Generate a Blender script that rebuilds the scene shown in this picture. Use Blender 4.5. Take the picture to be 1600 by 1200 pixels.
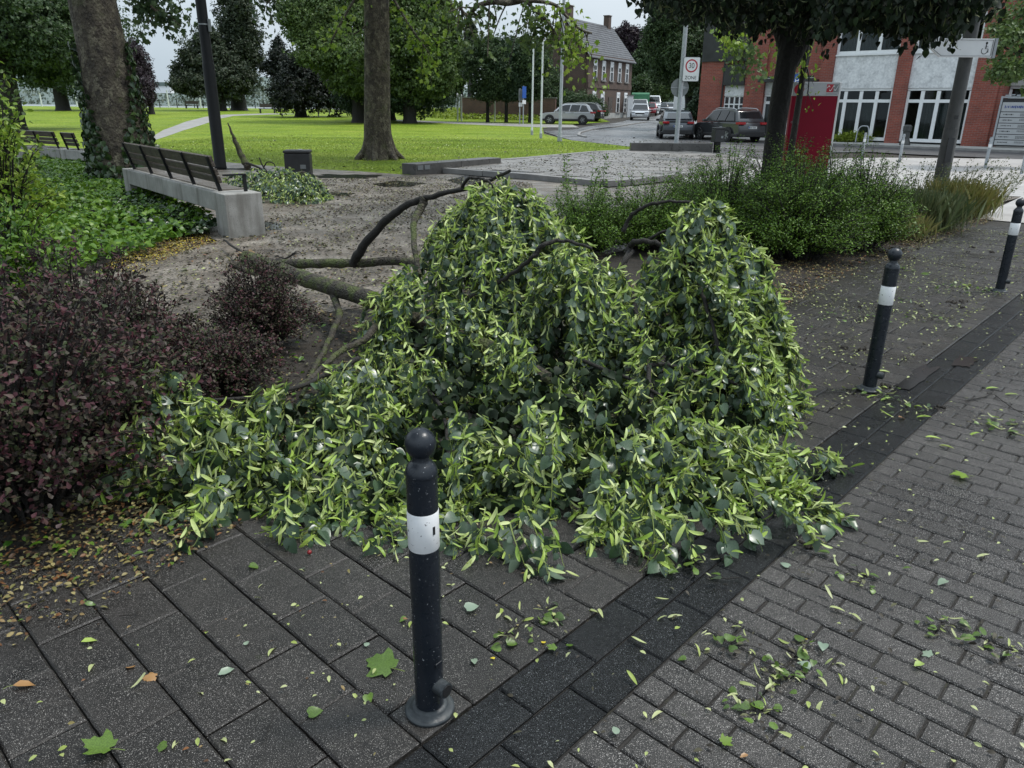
import bpy, bmesh, math, random
import numpy as np
from mathutils import Vector, Matrix
rng = np.random.default_rng(7)
random.seed(7)
S = bpy.context.scene
C = S.collection
for o in list(bpy.data.objects): bpy.data.objects.remove(o)

# ---------------------------------------------------------------- camera, sky, sun, exposure
FPX, PITCH, ROLL, EYE = 1168.9, .35444, .010436, 1.65
_fw = np.array([0, math.cos(PITCH), -math.sin(PITCH)])
_u0 = np.array([0, math.sin(PITCH), math.cos(PITCH)])
_r0 = np.array([1., 0, 0])
_rt = _r0*math.cos(ROLL) + _u0*math.sin(ROLL)
_up = _u0*math.cos(ROLL) - _r0*math.sin(ROLL)
cd = bpy.data.cameras.new('camera'); cam = bpy.data.objects.new('camera', cd); C.objects.link(cam)
cd.sensor_width = 36; cd.lens = FPX/1600*36; cd.clip_start = .05; cd.clip_end = 6000
cam.matrix_world = Matrix(((_rt[0], _up[0], -_fw[0], 0), (_rt[1], _up[1], -_fw[1], 0), (_rt[2], _up[2], -_fw[2], EYE), (0, 0, 0, 1)))
S.camera = cam
S.render.engine = 'CYCLES'
S.view_settings.view_transform = 'Standard'; S.view_settings.look = 'None'
S.view_settings.gamma = 1; S.view_settings.use_curve_mapping = False
S.view_settings.exposure = 0.90
S.cycles.use_denoising = True
S.cycles.max_bounces = 6; S.cycles.transparent_max_bounces = 8

SUN_EL, SUN_AZ = math.radians(62), math.radians(78)      # azimuth clockwise from +Y: over the road on the right
w = bpy.data.worlds.new('World'); S.world = w; w.use_nodes = True
nt = w.node_tree; nt.nodes.clear()
def wn(t, **k):
    n = nt.nodes.new(t)
    for a, b in k.items(): setattr(n, a, b)
    return n
sky = wn('ShaderNodeTexSky', sky_type='NISHITA', sun_disc=False, sun_elevation=SUN_EL, sun_rotation=SUN_AZ)
sky.dust_density = 3.0; sky.air_density = 1.0; sky.ozone_density = 1.0
hs = wn('ShaderNodeHueSaturation'); hs.inputs['Saturation'].default_value = .30
nt.links.new(sky.outputs[0], hs.inputs['Color'])
tc = wn('ShaderNodeTexCoord'); mp = wn('ShaderNodeMapping'); mp.inputs['Scale'].default_value = (1, 1, 2.6)
nz = wn('ShaderNodeTexNoise'); nz.inputs['Scale'].default_value = 1.6; nz.inputs['Detail'].default_value = 5
nt.links.new(tc.outputs['Generated'], mp.inputs[0]); nt.links.new(mp.outputs[0], nz.inputs['Vector'])
cr = wn('ShaderNodeValToRGB')
cr.color_ramp.elements[0].position = .30; cr.color_ramp.elements[0].color = (3.9, 5.0, 5.9, 1)
cr.color_ramp.elements[1].position = .68; cr.color_ramp.elements[1].color = (6.3, 7.0, 7.6, 1)
nt.links.new(nz.outputs['Fac'], cr.inputs[0])
sep = wn('ShaderNodeSeparateXYZ'); nt.links.new(tc.outputs['Generated'], sep.inputs[0])
mr = wn('ShaderNodeMapRange'); mr.inputs[1].default_value = 0; mr.inputs[2].default_value = 1; mr.inputs[3].default_value = 1.0; mr.inputs[4].default_value = 2.6
nt.links.new(sep.outputs[2], mr.inputs[0])                # an overcast sky is about three times brighter overhead than at the horizon
vs = wn('ShaderNodeVectorMath', operation='SCALE'); nt.links.new(cr.outputs[0], vs.inputs[0]); nt.links.new(mr.outputs[0], vs.inputs['Scale'])
mx = wn('ShaderNodeMix', data_type='RGBA'); mx.inputs['Factor'].default_value = .85      # cloud cover over the clear sky
nt.links.new(hs.outputs[0], mx.inputs['A']); nt.links.new(vs.outputs[0], mx.inputs['B'])
bg = wn('ShaderNodeBackground'); bg.inputs['Strength'].default_value = .060
nt.links.new(mx.outputs['Result'], bg.inputs['Color'])
ow = wn('ShaderNodeOutputWorld'); nt.links.new(bg.outputs[0], ow.inputs[0])
sl = bpy.data.lights.new('sun', 'SUN'); sl.energy = 1.5; sl.angle = math.radians(10); sl.color = (1, .96, .9)
so = bpy.data.objects.new('sun', sl); C.objects.link(so)
sd = Vector((math.sin(SUN_AZ)*math.cos(SUN_EL), math.cos(SUN_AZ)*math.cos(SUN_EL), math.sin(SUN_EL)))
so.rotation_euler = sd.to_track_quat('Z', 'Y').to_euler(); so.location = (20, 40, 60)

# ---------------------------------------------------------------- places
def T(y):                                                 # the park and street rise gently away from the camera
    t = min(max((y-35)/85, 0), 1); return 1.05*t*t*(3-2*t)
def ray(px, py): return _fw + (px-800)/FPX*_rt + (600-py)/FPX*_up
def at(px, py, z=0.):                                     # a point of the ground seen at that place of the photo
    d = ray(px, py); d = d/d[1]; f = lambda y: EYE+d[2]*y-z-T(y); lo = .2; hi = .2
    while hi < 420 and f(hi) > 0: lo = hi; hi += 2
    for _ in range(40):
        y = (lo+hi)/2
        if f(y) > 0: lo = y
        else: hi = y
    return Vector((d[0]*lo, lo, z+T(lo)))
def ay(px, py, Y):                                        # the point at depth Y
    d = ray(px, py)*(Y/ray(px, py)[1]); return Vector((d[0], d[1], d[2]+EYE))
KA = math.radians(47)
U2 = Vector((math.cos(KA), math.sin(KA))); V2 = Vector((-math.sin(KA), math.cos(KA)))     # along the gutter / towards the park
def uv(a, b, z=0.): p = U2*a + V2*b; return Vector((p.x, p.y, z))

# ---------------------------------------------------------------- mesh helpers
class MB:
    def __init__(s): s.v = []; s.f = []
    def add(s, vs, fs):
        n = len(s.v); s.v += [tuple(v) for v in vs]; s.f += [tuple(i+n for i in f) for f in fs]; return s
    def box(s, c, d, R=None):
        x, y, z = d[0]/2, d[1]/2, d[2]/2
        vs = [Vector((a*x, b*y, e*z)) for a in (-1, 1) for b in (-1, 1) for e in (-1, 1)]
        if R is not None: vs = [R @ v for v in vs]
        c = Vector(c)
        return s.add([v+c for v in vs], [(0,1,3,2),(4,6,7,5),(0,4,5,1),(2,3,7,6),(0,2,6,4),(1,5,7,3)])
    def bar(s, a, b, w, h, up=(0,0,1)):                   # a box from a to b
        a, b = Vector(a), Vector(b); x = (b-a).normalized(); y = Vector(up).cross(x)
        y = y.normalized() if y.length > 1e-5 else Vector((0,1,0)); z = x.cross(y)
        R = Matrix((x, y, z)).transposed(); return s.box((a+b)/2, ((b-a).length, w, h), R)
    def tube(s, pts, r, n=8, cap=True):
        pts = [Vector(p) for p in pts]; m = len(pts)
        rs = r if hasattr(r, '__len__') else [r]*m
        b = len(s.v); ref = None; vs = []; fs = []
        for i, p in enumerate(pts):
            d = (pts[min(i+1, m-1)]-pts[max(i-1, 0)]).normalized()
            if ref is None: ref = Vector((1,0,0)) if abs(d.x) < .8 else Vector((0,1,0))
            x = (ref - d*ref.dot(d)).normalized(); y = d.cross(x); ref = x
            for k in range(n):
                a = 2*math.pi*k/n; vs.append(p + (x*math.cos(a)+y*math.sin(a))*rs[i])
        for i in range(m-1):
            for k in range(n):
                k2 = (k+1) % n; fs.append((i*n+k, i*n+k2, (i+1)*n+k2, (i+1)*n+k))
        if cap: vs += vs[:n]+vs[(m-1)*n:m*n]; fs += [tuple(range(m*n+n-1, m*n-1, -1)), tuple(range((m+1)*n, (m+2)*n))]
        return s.add(vs, fs)
    def lathe(s, prof, n=24, c=(0,0,0)):
        c = Vector(c); vs = []; fs = []; m = len(prof)
        for r, z in prof:
            for k in range(n):
                a = 2*math.pi*k/n; vs.append(c + Vector((r*math.cos(a), r*math.sin(a), z)))
        for i in range(m-1):
            for k in range(n):
                k2 = (k+1) % n; fs.append((i*n+k, i*n+k2, (i+1)*n+k2, (i+1)*n+k))
        vs += vs[:n]+vs[(m-1)*n:m*n]; fs += [tuple(range(m*n+n-1, m*n-1, -1)), tuple(range((m+1)*n, (m+2)*n))]
        return s.add(vs, fs)
    def prism(s, poly, h0, h1, M=None):                   # poly in xy raised from h0 to h1, then moved by M
        n = len(poly); vs = [Vector((p[0], p[1], h0)) for p in poly]+[Vector((p[0], p[1], h1)) for p in poly]
        if M is not None: vs = [M @ v for v in vs]
        return s.add(vs, [tuple(range(n-1, -1, -1)), tuple(range(n, 2*n))]+[(i, (i+1) % n, n+(i+1) % n, n+i) for i in range(n)])
    def mesh(s, name, m=None, smooth=False):
        me = bpy.data.meshes.new(name); me.from_pydata(s.v, [], s.f)
        if m: me.materials.append(m)
        if smooth: me.polygons.foreach_set('use_smooth', [len(f) < 5 for f in s.f])
        me.update(); return me
def npmesh(name, V, F, m, smooth=False):                  # many alike pieces at once: F is an (n, k) index array
    me = bpy.data.meshes.new(name); V = np.asarray(V, np.float32); F = np.asarray(F, np.int32)
    me.vertices.add(len(V)); me.vertices.foreach_set('co', V.ravel())
    k = F.shape[1]; me.loops.add(F.size); me.loops.foreach_set('vertex_index', F.ravel())
    me.polygons.add(len(F)); me.polygons.foreach_set('loop_start', np.arange(0, F.size, k, dtype=np.int32))
    if smooth: me.polygons.foreach_set('use_smooth', np.ones(len(F), bool))
    me.materials.append(m); me.update(calc_edges=True); return me
def tag(o, label=None, cat=None, group=None, kind=None):
    for k, x in (('label', label), ('category', cat), ('group', group), ('kind', kind)):
        if x: o[k] = x
    return o
def link(name, me, parent=None, world=False):
    o = bpy.data.objects.new(name, me); C.objects.link(o)
    if parent is not None:
        o.parent = parent
        if world: o.matrix_parent_inverse = wmat(parent).inverted()
    return o
def wmat(o):
    m = o.matrix_basis.copy()
    return wmat(o.parent) @ o.matrix_parent_inverse @ m if o.parent else m
def obj(name, mb, m, parent=None, world=False, smooth=False, bevel=0, seg=2):
    o = link(name, mb.mesh(name, m, smooth), parent, world)
    if bevel:
        b = o.modifiers.new('bevel', 'BEVEL'); b.width = bevel; b.segments = seg; b.limit_method = 'ANGLE'; b.angle_limit = math.radians(35)
    return o
def thing(name, label, cat, loc=(0,0,0), rz=0., group=None):
    o = bpy.data.objects.new(name, None); C.objects.link(o); o.empty_display_size = .2
    o.location = loc; o.rotation_euler = (0, 0, rz); return tag(o, label, cat, group)
def copy_tree(o, parent=None):
    c = o.copy(); C.objects.link(c)
    if parent is not None: c.parent = parent
    for ch in list(o.children): copy_tree(ch, c)
    return c
def text(s, size, m, parent, loc, rot=(math.pi/2, 0, 0), name='lettering', align='CENTER', ext=.002, sx=1.):
    cu = bpy.data.curves.new(name, 'FONT'); cu.body = s; cu.size = size; cu.extrude = ext; cu.align_x = align; cu.align_y = 'CENTER'
    cu.materials.append(m); tmp = bpy.data.objects.new('lettering_tmp', cu); C.objects.link(tmp); dg = bpy.context.evaluated_depsgraph_get()
    me = bpy.data.meshes.new_from_object(tmp.evaluated_get(dg)); bpy.data.objects.remove(tmp); bpy.data.curves.remove(cu)
    o = link(name, me, parent); o.location = loc; o.rotation_euler = rot; o.scale = (sx, 1, 1); return o

# ---------------------------------------------------------------- materials
def newmat(name):
    m = bpy.data.materials.new(name); m.use_nodes = True; t = m.node_tree
    p = next(n for n in t.nodes if n.type == 'BSDF_PRINCIPLED'); return m, t, p
def node(t, ty, **k):
    n = t.nodes.new(ty)
    for a, b in k.items():
        if a.startswith('i_'): n.inputs[a[2:].replace('_', ' ')].default_value = b
        else: setattr(n, a, b)
    return n
def ramp(t, fac, cols):
    r = node(t, 'ShaderNodeValToRGB'); e = r.color_ramp.elements
    while len(e) < len(cols): e.new(.5)
    for i, (p, c) in enumerate(cols): e[i].position = p; e[i].color = (*c, 1)
    t.links.new(fac, r.inputs[0]); return r.outputs[0]
def coords(t, world=True):
    if world: return node(t, 'ShaderNodeNewGeometry').outputs['Position']
    return node(t, 'ShaderNodeTexCoord').outputs['Object']
def noise(t, vec, scale, detail=3, rough=.55, stretch=None):
    if stretch:
        mp = node(t, 'ShaderNodeMapping'); mp.inputs['Scale'].default_value = stretch; t.links.new(vec, mp.inputs[0]); vec = mp.outputs[0]
    n = node(t, 'ShaderNodeTexNoise', i_Scale=scale, i_Detail=detail, i_Roughness=rough); t.links.new(vec, n.inputs['Vector']); return n.outputs['Fac']
def mixc(t, fac, a, b, mode='MIX'):
    n = node(t, 'ShaderNodeMix', data_type='RGBA', blend_type=mode)
    for s, x in (('Factor', fac), ('A', a), ('B', b)):
        if isinstance(x, (int, float)): n.inputs[s].default_value = x
        elif isinstance(x, tuple): n.inputs[s].default_value = (*x, 1)
        else: t.links.new(x, n.inputs[s])
    return n.outputs['Result']
def bump(t, p, h, strength, dist=.01):
    b = node(t, 'ShaderNodeBump', i_Strength=strength, i_Distance=dist); t.links.new(h, b.inputs['Height']); t.links.new(b.outputs[0], p.inputs['Normal'])
def maprange(t, x, a, b, c, d):
    n = node(t, 'ShaderNodeMapRange'); t.links.new(x, n.inputs[0])
    for i, q in zip((1, 2, 3, 4), (a, b, c, d)): n.inputs[i].default_value = q
    return n.outputs[0]
def plain(name, col, rough=.5, metal=0., spec=.5, grain=.12, scale=6., world=True, bmp=0., coat=0.):
    m, t, p = newmat(name); v = coords(t, world)
    n = noise(t, v, scale, 5, .6)
    c = ramp(t, n, [(.3, tuple(x*(1-grain) for x in col)), (.7, tuple(min(1, x*(1+grain)) for x in col))])
    t.links.new(c, p.inputs['Base Color']); p.inputs['Roughness'].default_value = rough; p.inputs['Metallic'].default_value = metal
    p.inputs['Specular IOR Level'].default_value = spec; p.inputs['Coat Weight'].default_value = coat
    if bmp: bump(t, p, noise(t, v, scale*8, 4), bmp)
    return m
def multi(name, cols, scale=3., detail=6, rough=(.5, .8), bmp=.3, bscale=40., stretch=None, world=True, fine=None, spec=.5, bdist=.01, objrand=0.):
    m, t, p = newmat(name); v = coords(t, world)
    c = ramp(t, noise(t, v, scale, detail, .62, stretch), cols)
    if fine: c = mixc(t, fine[1], c, ramp(t, noise(t, v, fine[0], 3, .6), [(.35, (0,0,0)), (.65, (1,1,1))]), 'OVERLAY')
    if objrand:
        oi = node(t, 'ShaderNodeObjectInfo'); gi = node(t, 'ShaderNodeNewGeometry')
        ad = node(t, 'ShaderNodeMath', operation='ADD'); t.links.new(oi.outputs['Random'], ad.inputs[0]); t.links.new(gi.outputs['Random Per Island'], ad.inputs[1])
        fr = node(t, 'ShaderNodeMath', operation='FRACT'); t.links.new(ad.outputs[0], fr.inputs[0])
        b = maprange(t, fr.outputs[0], 0, 1, 1-objrand, 1+objrand)
        vm = node(t, 'ShaderNodeVectorMath', operation='SCALE'); t.links.new(c, vm.inputs[0]); t.links.new(b, vm.inputs['Scale']); c = vm.outputs[0]
    t.links.new(c, p.inputs['Base Color'])
    t.links.new(maprange(t, noise(t, v, scale*1.7, 4), .3, .7, *rough), p.inputs['Roughness']); p.inputs['Specular IOR Level'].default_value = spec
    if bmp: bump(t, p, noise(t, v, bscale, 5, .65), bmp, bdist)
    return m
def leafmat(name, cols, under=None, rough=.5, trans=.3, spec=.4, tr_col=None, vein=0.):
    m, t, p = newmat(name); out = next(n for n in t.nodes if n.type == 'OUTPUT_MATERIAL')
    g = node(t, 'ShaderNodeNewGeometry'); oi = node(t, 'ShaderNodeObjectInfo')
    ad = node(t, 'ShaderNodeMath', operation='ADD'); t.links.new(oi.outputs['Random'], ad.inputs[0]); t.links.new(g.outputs['Random Per Island'], ad.inputs[1])
    fr = node(t, 'ShaderNodeMath', operation='FRACT'); t.links.new(ad.outputs[0], fr.inputs[0])
    n = len(cols); c = ramp(t, fr.outputs[0], [(i/(n-1), k) for i, k in enumerate(cols)])
    if vein: c = mixc(t, vein, c, ramp(t, noise(t, g.outputs['Position'], 260, 3), [(.35, (.1,.1,.1)), (.65, (.9,.9,.9))]), 'OVERLAY')
    if under: c = mixc(t, g.outputs['Backfacing'], c, under)
    t.links.new(c, p.inputs['Base Color']); p.inputs['Roughness'].default_value = rough; p.inputs['Specular IOR Level'].default_value = spec
    tl = node(t, 'ShaderNodeBsdfTranslucent')
    if tr_col: tl.inputs[0].default_value = (*tr_col, 1)
    else: t.links.new(c, tl.inputs[0])
    ms = node(t, 'ShaderNodeMixShader'); ms.inputs[0].default_value = trans
    t.links.new(p.outputs[0], ms.inputs[1]); t.links.new(tl.outputs[0], ms.inputs[2]); t.links.new(ms.outputs[0], out.inputs['Surface'])
    return m
def stonemat(name, dark, light, fleck, fleck_lo, rough, objrand=.2, fscale=400., spec=.27):
    """wet exposed-aggregate concrete: dark matrix, pale grit, damp patches"""
    m, t, p = newmat(name); v = coords(t)
    base = ramp(t, noise(t, v, 2.3, 8, .7), [(.34, tuple(x*.7 for x in dark)), (.62, light)])
    base = mixc(t, .6, base, ramp(t, noise(t, v, 38, 4), [(.3, (.25,.25,.25)), (.7, (.78,.78,.78))]), 'OVERLAY')
    base = mixc(t, maprange(t, noise(t, v, 4.5, 7, .68), .52, .70, 0, .62), base, tuple(x*.35 for x in dark))     # damp stains
    base = mixc(t, maprange(t, noise(t, v, 11, 6, .7), .63, .72, 0, .55), base, (.020,.024,.009))               # algae
    fl = noise(t, v, fscale, 2, .5)
    fac = maprange(t, fl, fleck_lo, fleck_lo+.07, 0, 1)
    fl2 = noise(t, v, fscale*2.3, 1, .5); fac2 = maprange(t, fl2, .60, .68, 0, .45)
    oi = node(t, 'ShaderNodeObjectInfo'); gi = node(t, 'ShaderNodeNewGeometry')
    ad = node(t, 'ShaderNodeMath', operation='ADD'); t.links.new(oi.outputs['Random'], ad.inputs[0]); t.links.new(gi.outputs['Random Per Island'], ad.inputs[1])
    fr = node(t, 'ShaderNodeMath', operation='FRACT'); t.links.new(ad.outputs[0], fr.inputs[0])
    sc = node(t, 'ShaderNodeVectorMath', operation='SCALE'); t.links.new(base, sc.inputs[0]); t.links.new(maprange(t, fr.outputs[0], 0, 1, 1-objrand, 1+objrand), sc.inputs['Scale'])
    c = mixc(t, fac2, sc.outputs[0], tuple(x*.55 for x in fleck)); c = mixc(t, fac, c, fleck)
    t.links.new(c, p.inputs['Base Color'])
    wet = noise(t, v, 1.3, 5, .6)
    r = maprange(t, wet, .35, .65, *rough); t.links.new(r, p.inputs['Roughness'])
    h = node(t, 'ShaderNodeMath', operation='ADD'); t.links.new(fl, h.inputs[0]); t.links.new(noise(t, v, 90, 3), h.inputs[1])
    p.inputs['Specular IOR Level'].default_value = spec; bump(t, p, h.outputs[0], .5, .003); return m
def brickmat(name, c1, c2, mortar, bw=.25, bh=.08, rough=.8):
    m, t, p = newmat(name); tcn = node(t, 'ShaderNodeTexCoord'); g = node(t, 'ShaderNodeNewGeometry')
    # object coordinates, laid along whichever horizontal axis the face runs
    sx = node(t, 'ShaderNodeSeparateXYZ'); t.links.new(tcn.outputs['Object'], sx.inputs[0])
    ad = node(t, 'ShaderNodeMath', operation='ADD'); t.links.new(sx.outputs[0], ad.inputs[0]); t.links.new(sx.outputs[1], ad.inputs[1])
    cb = node(t, 'ShaderNodeCombineXYZ'); t.links.new(ad.outputs[0], cb.inputs[0]); t.links.new(sx.outputs[2], cb.inputs[1])
    b = node(t, 'ShaderNodeTexBrick'); t.links.new(cb.outputs[0], b.inputs['Vector'])
    b.inputs['Color1'].default_value = (*c1, 1); b.inputs['Color2'].default_value = (*c2, 1); b.inputs['Mortar'].default_value = (*mortar, 1)
    b.inputs['Scale'].default_value = 1; b.inputs['Brick Width'].default_value = bw; b.inputs['Row Height'].default_value = bh; b.inputs['Mortar Size'].default_value = .009; b.inputs['Bias'].default_value = -.1
    c = mixc(t, .5, b.outputs['Color'], ramp(t, noise(t, g.outputs['Position'], 1.1, 6, .65), [(.3, (.3,.3,.3)), (.7, (.72,.72,.72))]), 'OVERLAY')
    t.links.new(c, p.inputs['Base Color']); p.inputs['Roughness'].default_value = rough
    bump(t, p, b.outputs['Fac'], -.5, .006); return m
def glassmat(name, tint=(.55,.6,.6)):
    m, t, p = newmat(name); out = next(n for n in t.nodes if n.type == 'OUTPUT_MATERIAL')
    tr = node(t, 'ShaderNodeBsdfTransparent'); tr.inputs[0].default_value = (*tint, 1)
    gl = node(t, 'ShaderNodeBsdfGlossy'); gl.inputs['Roughness'].default_value = .03
    fr = node(t, 'ShaderNodeFresnel'); fr.inputs[0].default_value = 1.5
    ms = node(t, 'ShaderNodeMixShader'); t.links.new(fr.outputs[0], ms.inputs[0]); t.links.new(tr.outputs[0], ms.inputs[1]); t.links.new(gl.outputs[0], ms.inputs[2])
    t.links.new(ms.outputs[0], out.inputs['Surface']); return m

MAT = {}
MAT['paver'] = stonemat('wet_paver', (.012,.011,.0105), (.027,.0245,.023), (.46,.435,.41), .605, (.16, .52), .28, spec=.32)  # flecks are pale grit, brightened to hold its wet glints in the colour
MAT['slab'] = stonemat('wet_slab', (.0085,.0075,.007), (.020,.0175,.016), (.40,.38,.355), .622, (.18, .5), .3, spec=.29)
MAT['gutter'] = stonemat('wet_channel_stone', (.004,.0045,.005), (.008,.0085,.009), (.30,.31,.32), .655, (.10, .38), .15, spec=.16)
MAT['joint'] = multi('joint_sand', [(.3, (.008,.007,.006)), (.55, (.018,.015,.012)), (.72, (.028,.030,.012))], 9, 5, (.6,.9), .5, 120)
MAT['soil'] = multi('dark_soil', [(.25, (.010,.008,.006)), (.5, (.022,.017,.012)), (.75, (.040,.030,.020))], 5, 8, (.6,.95), .8, 60, bdist=.02)
MAT['gravel'] = multi('wet_path_gravel', [(.30, (.052,.041,.031)), (.48, (.120,.099,.078)), (.70, (.24,.212,.178))], 1.6, 9, (.28,.7), .5, 70, fine=(55, .7))
MAT['lawn'] = multi('lawn_turf', [(.25, (.085,.145,.012)), (.45, (.140,.205,.020)), (.62, (.195,.250,.032)), (.80, (.23,.235,.055))], .22, 10, (.6,.9), .8, 30, fine=(9, .6), bdist=.05, stretch=(1, 2.2, 1), spec=.08)
MAT['path_far'] = multi('pale_gravel_walk', [(.3, (.20,.19,.18)), (.7, (.30,.29,.27))], .8, 6, (.5,.8), .3, 20)
MAT['asphalt'] = multi('wet_asphalt', [(.3, (.07,.07,.072)), (.5, (.12,.12,.122)), (.7, (.19,.19,.19))], .35, 9, (.16,.55), .3, 30, fine=(9, .5))
MAT['asphalt_dark'] = multi('dark_asphalt', [(.3, (.040,.040,.042)), (.7, (.075,.075,.078))], .8, 8, (.45,.8), .3, 40)
MAT['plaza'] = multi('plaza_slabs', [(.3, (.13,.12,.11)), (.7, (.23,.215,.20))], .9, 8, (.28,.6), .2, 40, objrand=.2, fine=(30, .5))
MAT['cobble'] = multi('pale_cobble', [(.3, (.30,.285,.275)), (.7, (.42,.405,.39))], 1.2, 8, (.3,.6), .4, 30, objrand=.2)
MAT['kerb'] = multi('kerb_stone', [(.3, (.16,.155,.15)), (.7, (.27,.26,.25))], 3, 6, (.4,.7), .3, 50)
MAT['granite'] = multi('dark_wet_granite', [(.3, (.045,.043,.042)), (.7, (.10,.096,.092))], 3, 7, (.2,.5), .15, 60)
MAT['concrete'] = None
def concrete():
    m, t, p = newmat('weathered_concrete'); v = coords(t, False)
    c = ramp(t, noise(t, v, 3, 7, .65), [(.3, (.20,.195,.18)), (.7, (.36,.35,.33))])
    st = noise(t, v, 5.5, 5, .6, (1, 1, .12))                        # rain streaks run down
    c = mixc(t, maprange(t, st, .5, .72, 0, .7), c, (.085,.075,.06))
    c = mixc(t, maprange(t, noise(t, v, 85, 2), .62, .68, 0, .7), c, (.09,.085,.08))
    t.links.new(c, p.inputs['Base Color']); p.inputs['Roughness'].default_value = .75; bump(t, p, noise(t, v, 60, 5), .25); return m
MAT['concrete'] = concrete()
MAT['wood'] = multi('weathered_timber', [(.3, (.030,.022,.017)), (.5, (.055,.042,.033)), (.7, (.10,.080,.064))], 2.4, 7, (.4,.7), .5, 30, stretch=(1,1,14), world=False, fine=(60,.4))
MAT['seatwood'] = multi('wet_seat_timber', [(.3, (.09,.075,.062)), (.7, (.20,.175,.15))], 3, 7, (.25,.5), .4, 40, world=False)
MAT['iron'] = plain('dark_iron', (.010,.011,.012), .5, .0, .25, .2, 20, bmp=.1)
MAT['bollard'] = None
def bollardmat():
    m, t, p = newmat('anthracite_paint'); v = coords(t, False)
    c = ramp(t, noise(t, v, 7, 6), [(.3, (.008,.011,.016)), (.7, (.014,.018,.025))])
    c = mixc(t, maprange(t, noise(t, v, 150, 2), .69, .73, 0, 1), c, (.30,.31,.32))          # dried splashes of grit
    c = mixc(t, maprange(t, noise(t, v, 12, 6, .7, (1,1,.3)), .64, .78, 0, .25), c, (.05,.052,.052))
    t.links.new(c, p.inputs['Base Color']); p.inputs['Roughness'].default_value = .34; p.inputs['Specular IOR Level'].default_value = .4
    t.links.new(maprange(t, noise(t, v, 25, 5), .3, .7, .18, .42), p.inputs['Roughness']); bump(t, p, noise(t, v, 120, 4), .06); return m
MAT['bollard'] = bollardmat(); MAT['flange'] = multi('worn_base_paint', [(.3, (.016,.020,.024)), (.6, (.040,.046,.050)), (.8, (.075,.08,.08))], 28, 6, (.3,.6), .2, 120, world=False)
def bandmat():
    m, t, p = newmat('white_reflective_film'); v = coords(t, False)
    c = ramp(t, noise(t, v, 9, 6), [(.3, (.62,.62,.63)), (.7, (.80,.80,.80))])
    c = mixc(t, maprange(t, noise(t, v, 95, 3, .6), .645, .68, 0, 1), c, (.06,.06,.062))
    t.links.new(c, p.inputs['Base Color']); p.inputs['Roughness'].default_value = .4; return m
MAT['band'] = bandmat()
def bark(name, cols, scale, bmp, moss=None, stretch=(1,1,.35), patch=0):
    m, t, p = newmat(name); v = coords(t)
    c = ramp(t, noise(t, v, scale, 7, .68, stretch), cols)
    if patch:
        vp = node(t, 'ShaderNodeTexVoronoi', i_Scale=patch, feature='F1'); mp0 = node(t, 'ShaderNodeMapping'); mp0.inputs['Scale'].default_value = (1, 1, .55)
        wv = node(t, 'ShaderNodeTexNoise', i_Scale=patch*1.5, i_Detail=4); t.links.new(v, wv.inputs['Vector'])
        av = node(t, 'ShaderNodeVectorMath', operation='MULTIPLY_ADD'); t.links.new(wv.outputs['Color'], av.inputs[0]); av.inputs[1].default_value = (.22, .22, .22); t.links.new(v, av.inputs[2])
        t.links.new(av.outputs[0], mp0.inputs[0]); t.links.new(mp0.outputs[0], vp.inputs['Vector'])
        sp_ = node(t, 'ShaderNodeSeparateColor'); t.links.new(vp.outputs['Color'], sp_.inputs[0])
        c = mixc(t, .5, c, ramp(t, sp_.outputs[0], [(0, cols[0][1]), (.4, cols[1][1]), (.7, cols[2][1]), (1, cols[-1][1])]))
    if moss: c = mixc(t, maprange(t, noise(t, v, moss[1], 6, .65), moss[2], moss[2]+.12, 0, .85), c, moss[0])
    t.links.new(c, p.inputs['Base Color']); p.inputs['Roughness'].default_value = .8
    vo = node(t, 'ShaderNodeTexVoronoi', i_Scale=scale*3.2, feature='F1')
    mp = node(t, 'ShaderNodeMapping'); mp.inputs['Scale'].default_value = stretch; t.links.new(v, mp.inputs[0]); t.links.new(mp.outputs[0], vo.inputs['Vector'])
    h = node(t, 'ShaderNodeMath', operation='ADD'); t.links.new(vo.outputs['Distance'], h.inputs[0]); t.links.new(noise(t, v, scale*6, 5), h.inputs[1])
    bump(t, p, h.outputs[0], bmp, .03); return m
MAT['plane_bark'] = bark('flaking_plane_bark', [(.34, (.016,.012,.008)), (.47, (.045,.034,.023)), (.56, (.080,.066,.044)), (.64, (.15,.13,.085)), (.74, (.21,.19,.13))], 6.5, 1.0, ((.050,.058,.016), 2.2, .57), (1,1,.7), 11.)
MAT['dark_bark'] = bark('dark_bark', [(.3, (.006,.0055,.005)), (.7, (.018,.016,.013))], 5, .8)
MAT['branch_bark'] = bark('mossy_branch_bark', [(.3, (.014,.012,.010)), (.5, (.048,.040,.029)), (.75, (.11,.095,.070))], 16, .8, ((.075,.098,.020), 7, .47), (1,1,1))
MAT['twig_bark'] = bark('wet_twig_bark', [(.3, (.008,.007,.006)), (.7, (.026,.022,.018))], 40, .4, None, (1,1,1))
MAT['splinter'] = multi('torn_wood', [(.3, (.22,.15,.08)), (.7, (.40,.29,.17))], 30, 5, (.5,.8), .4, 90)
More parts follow.
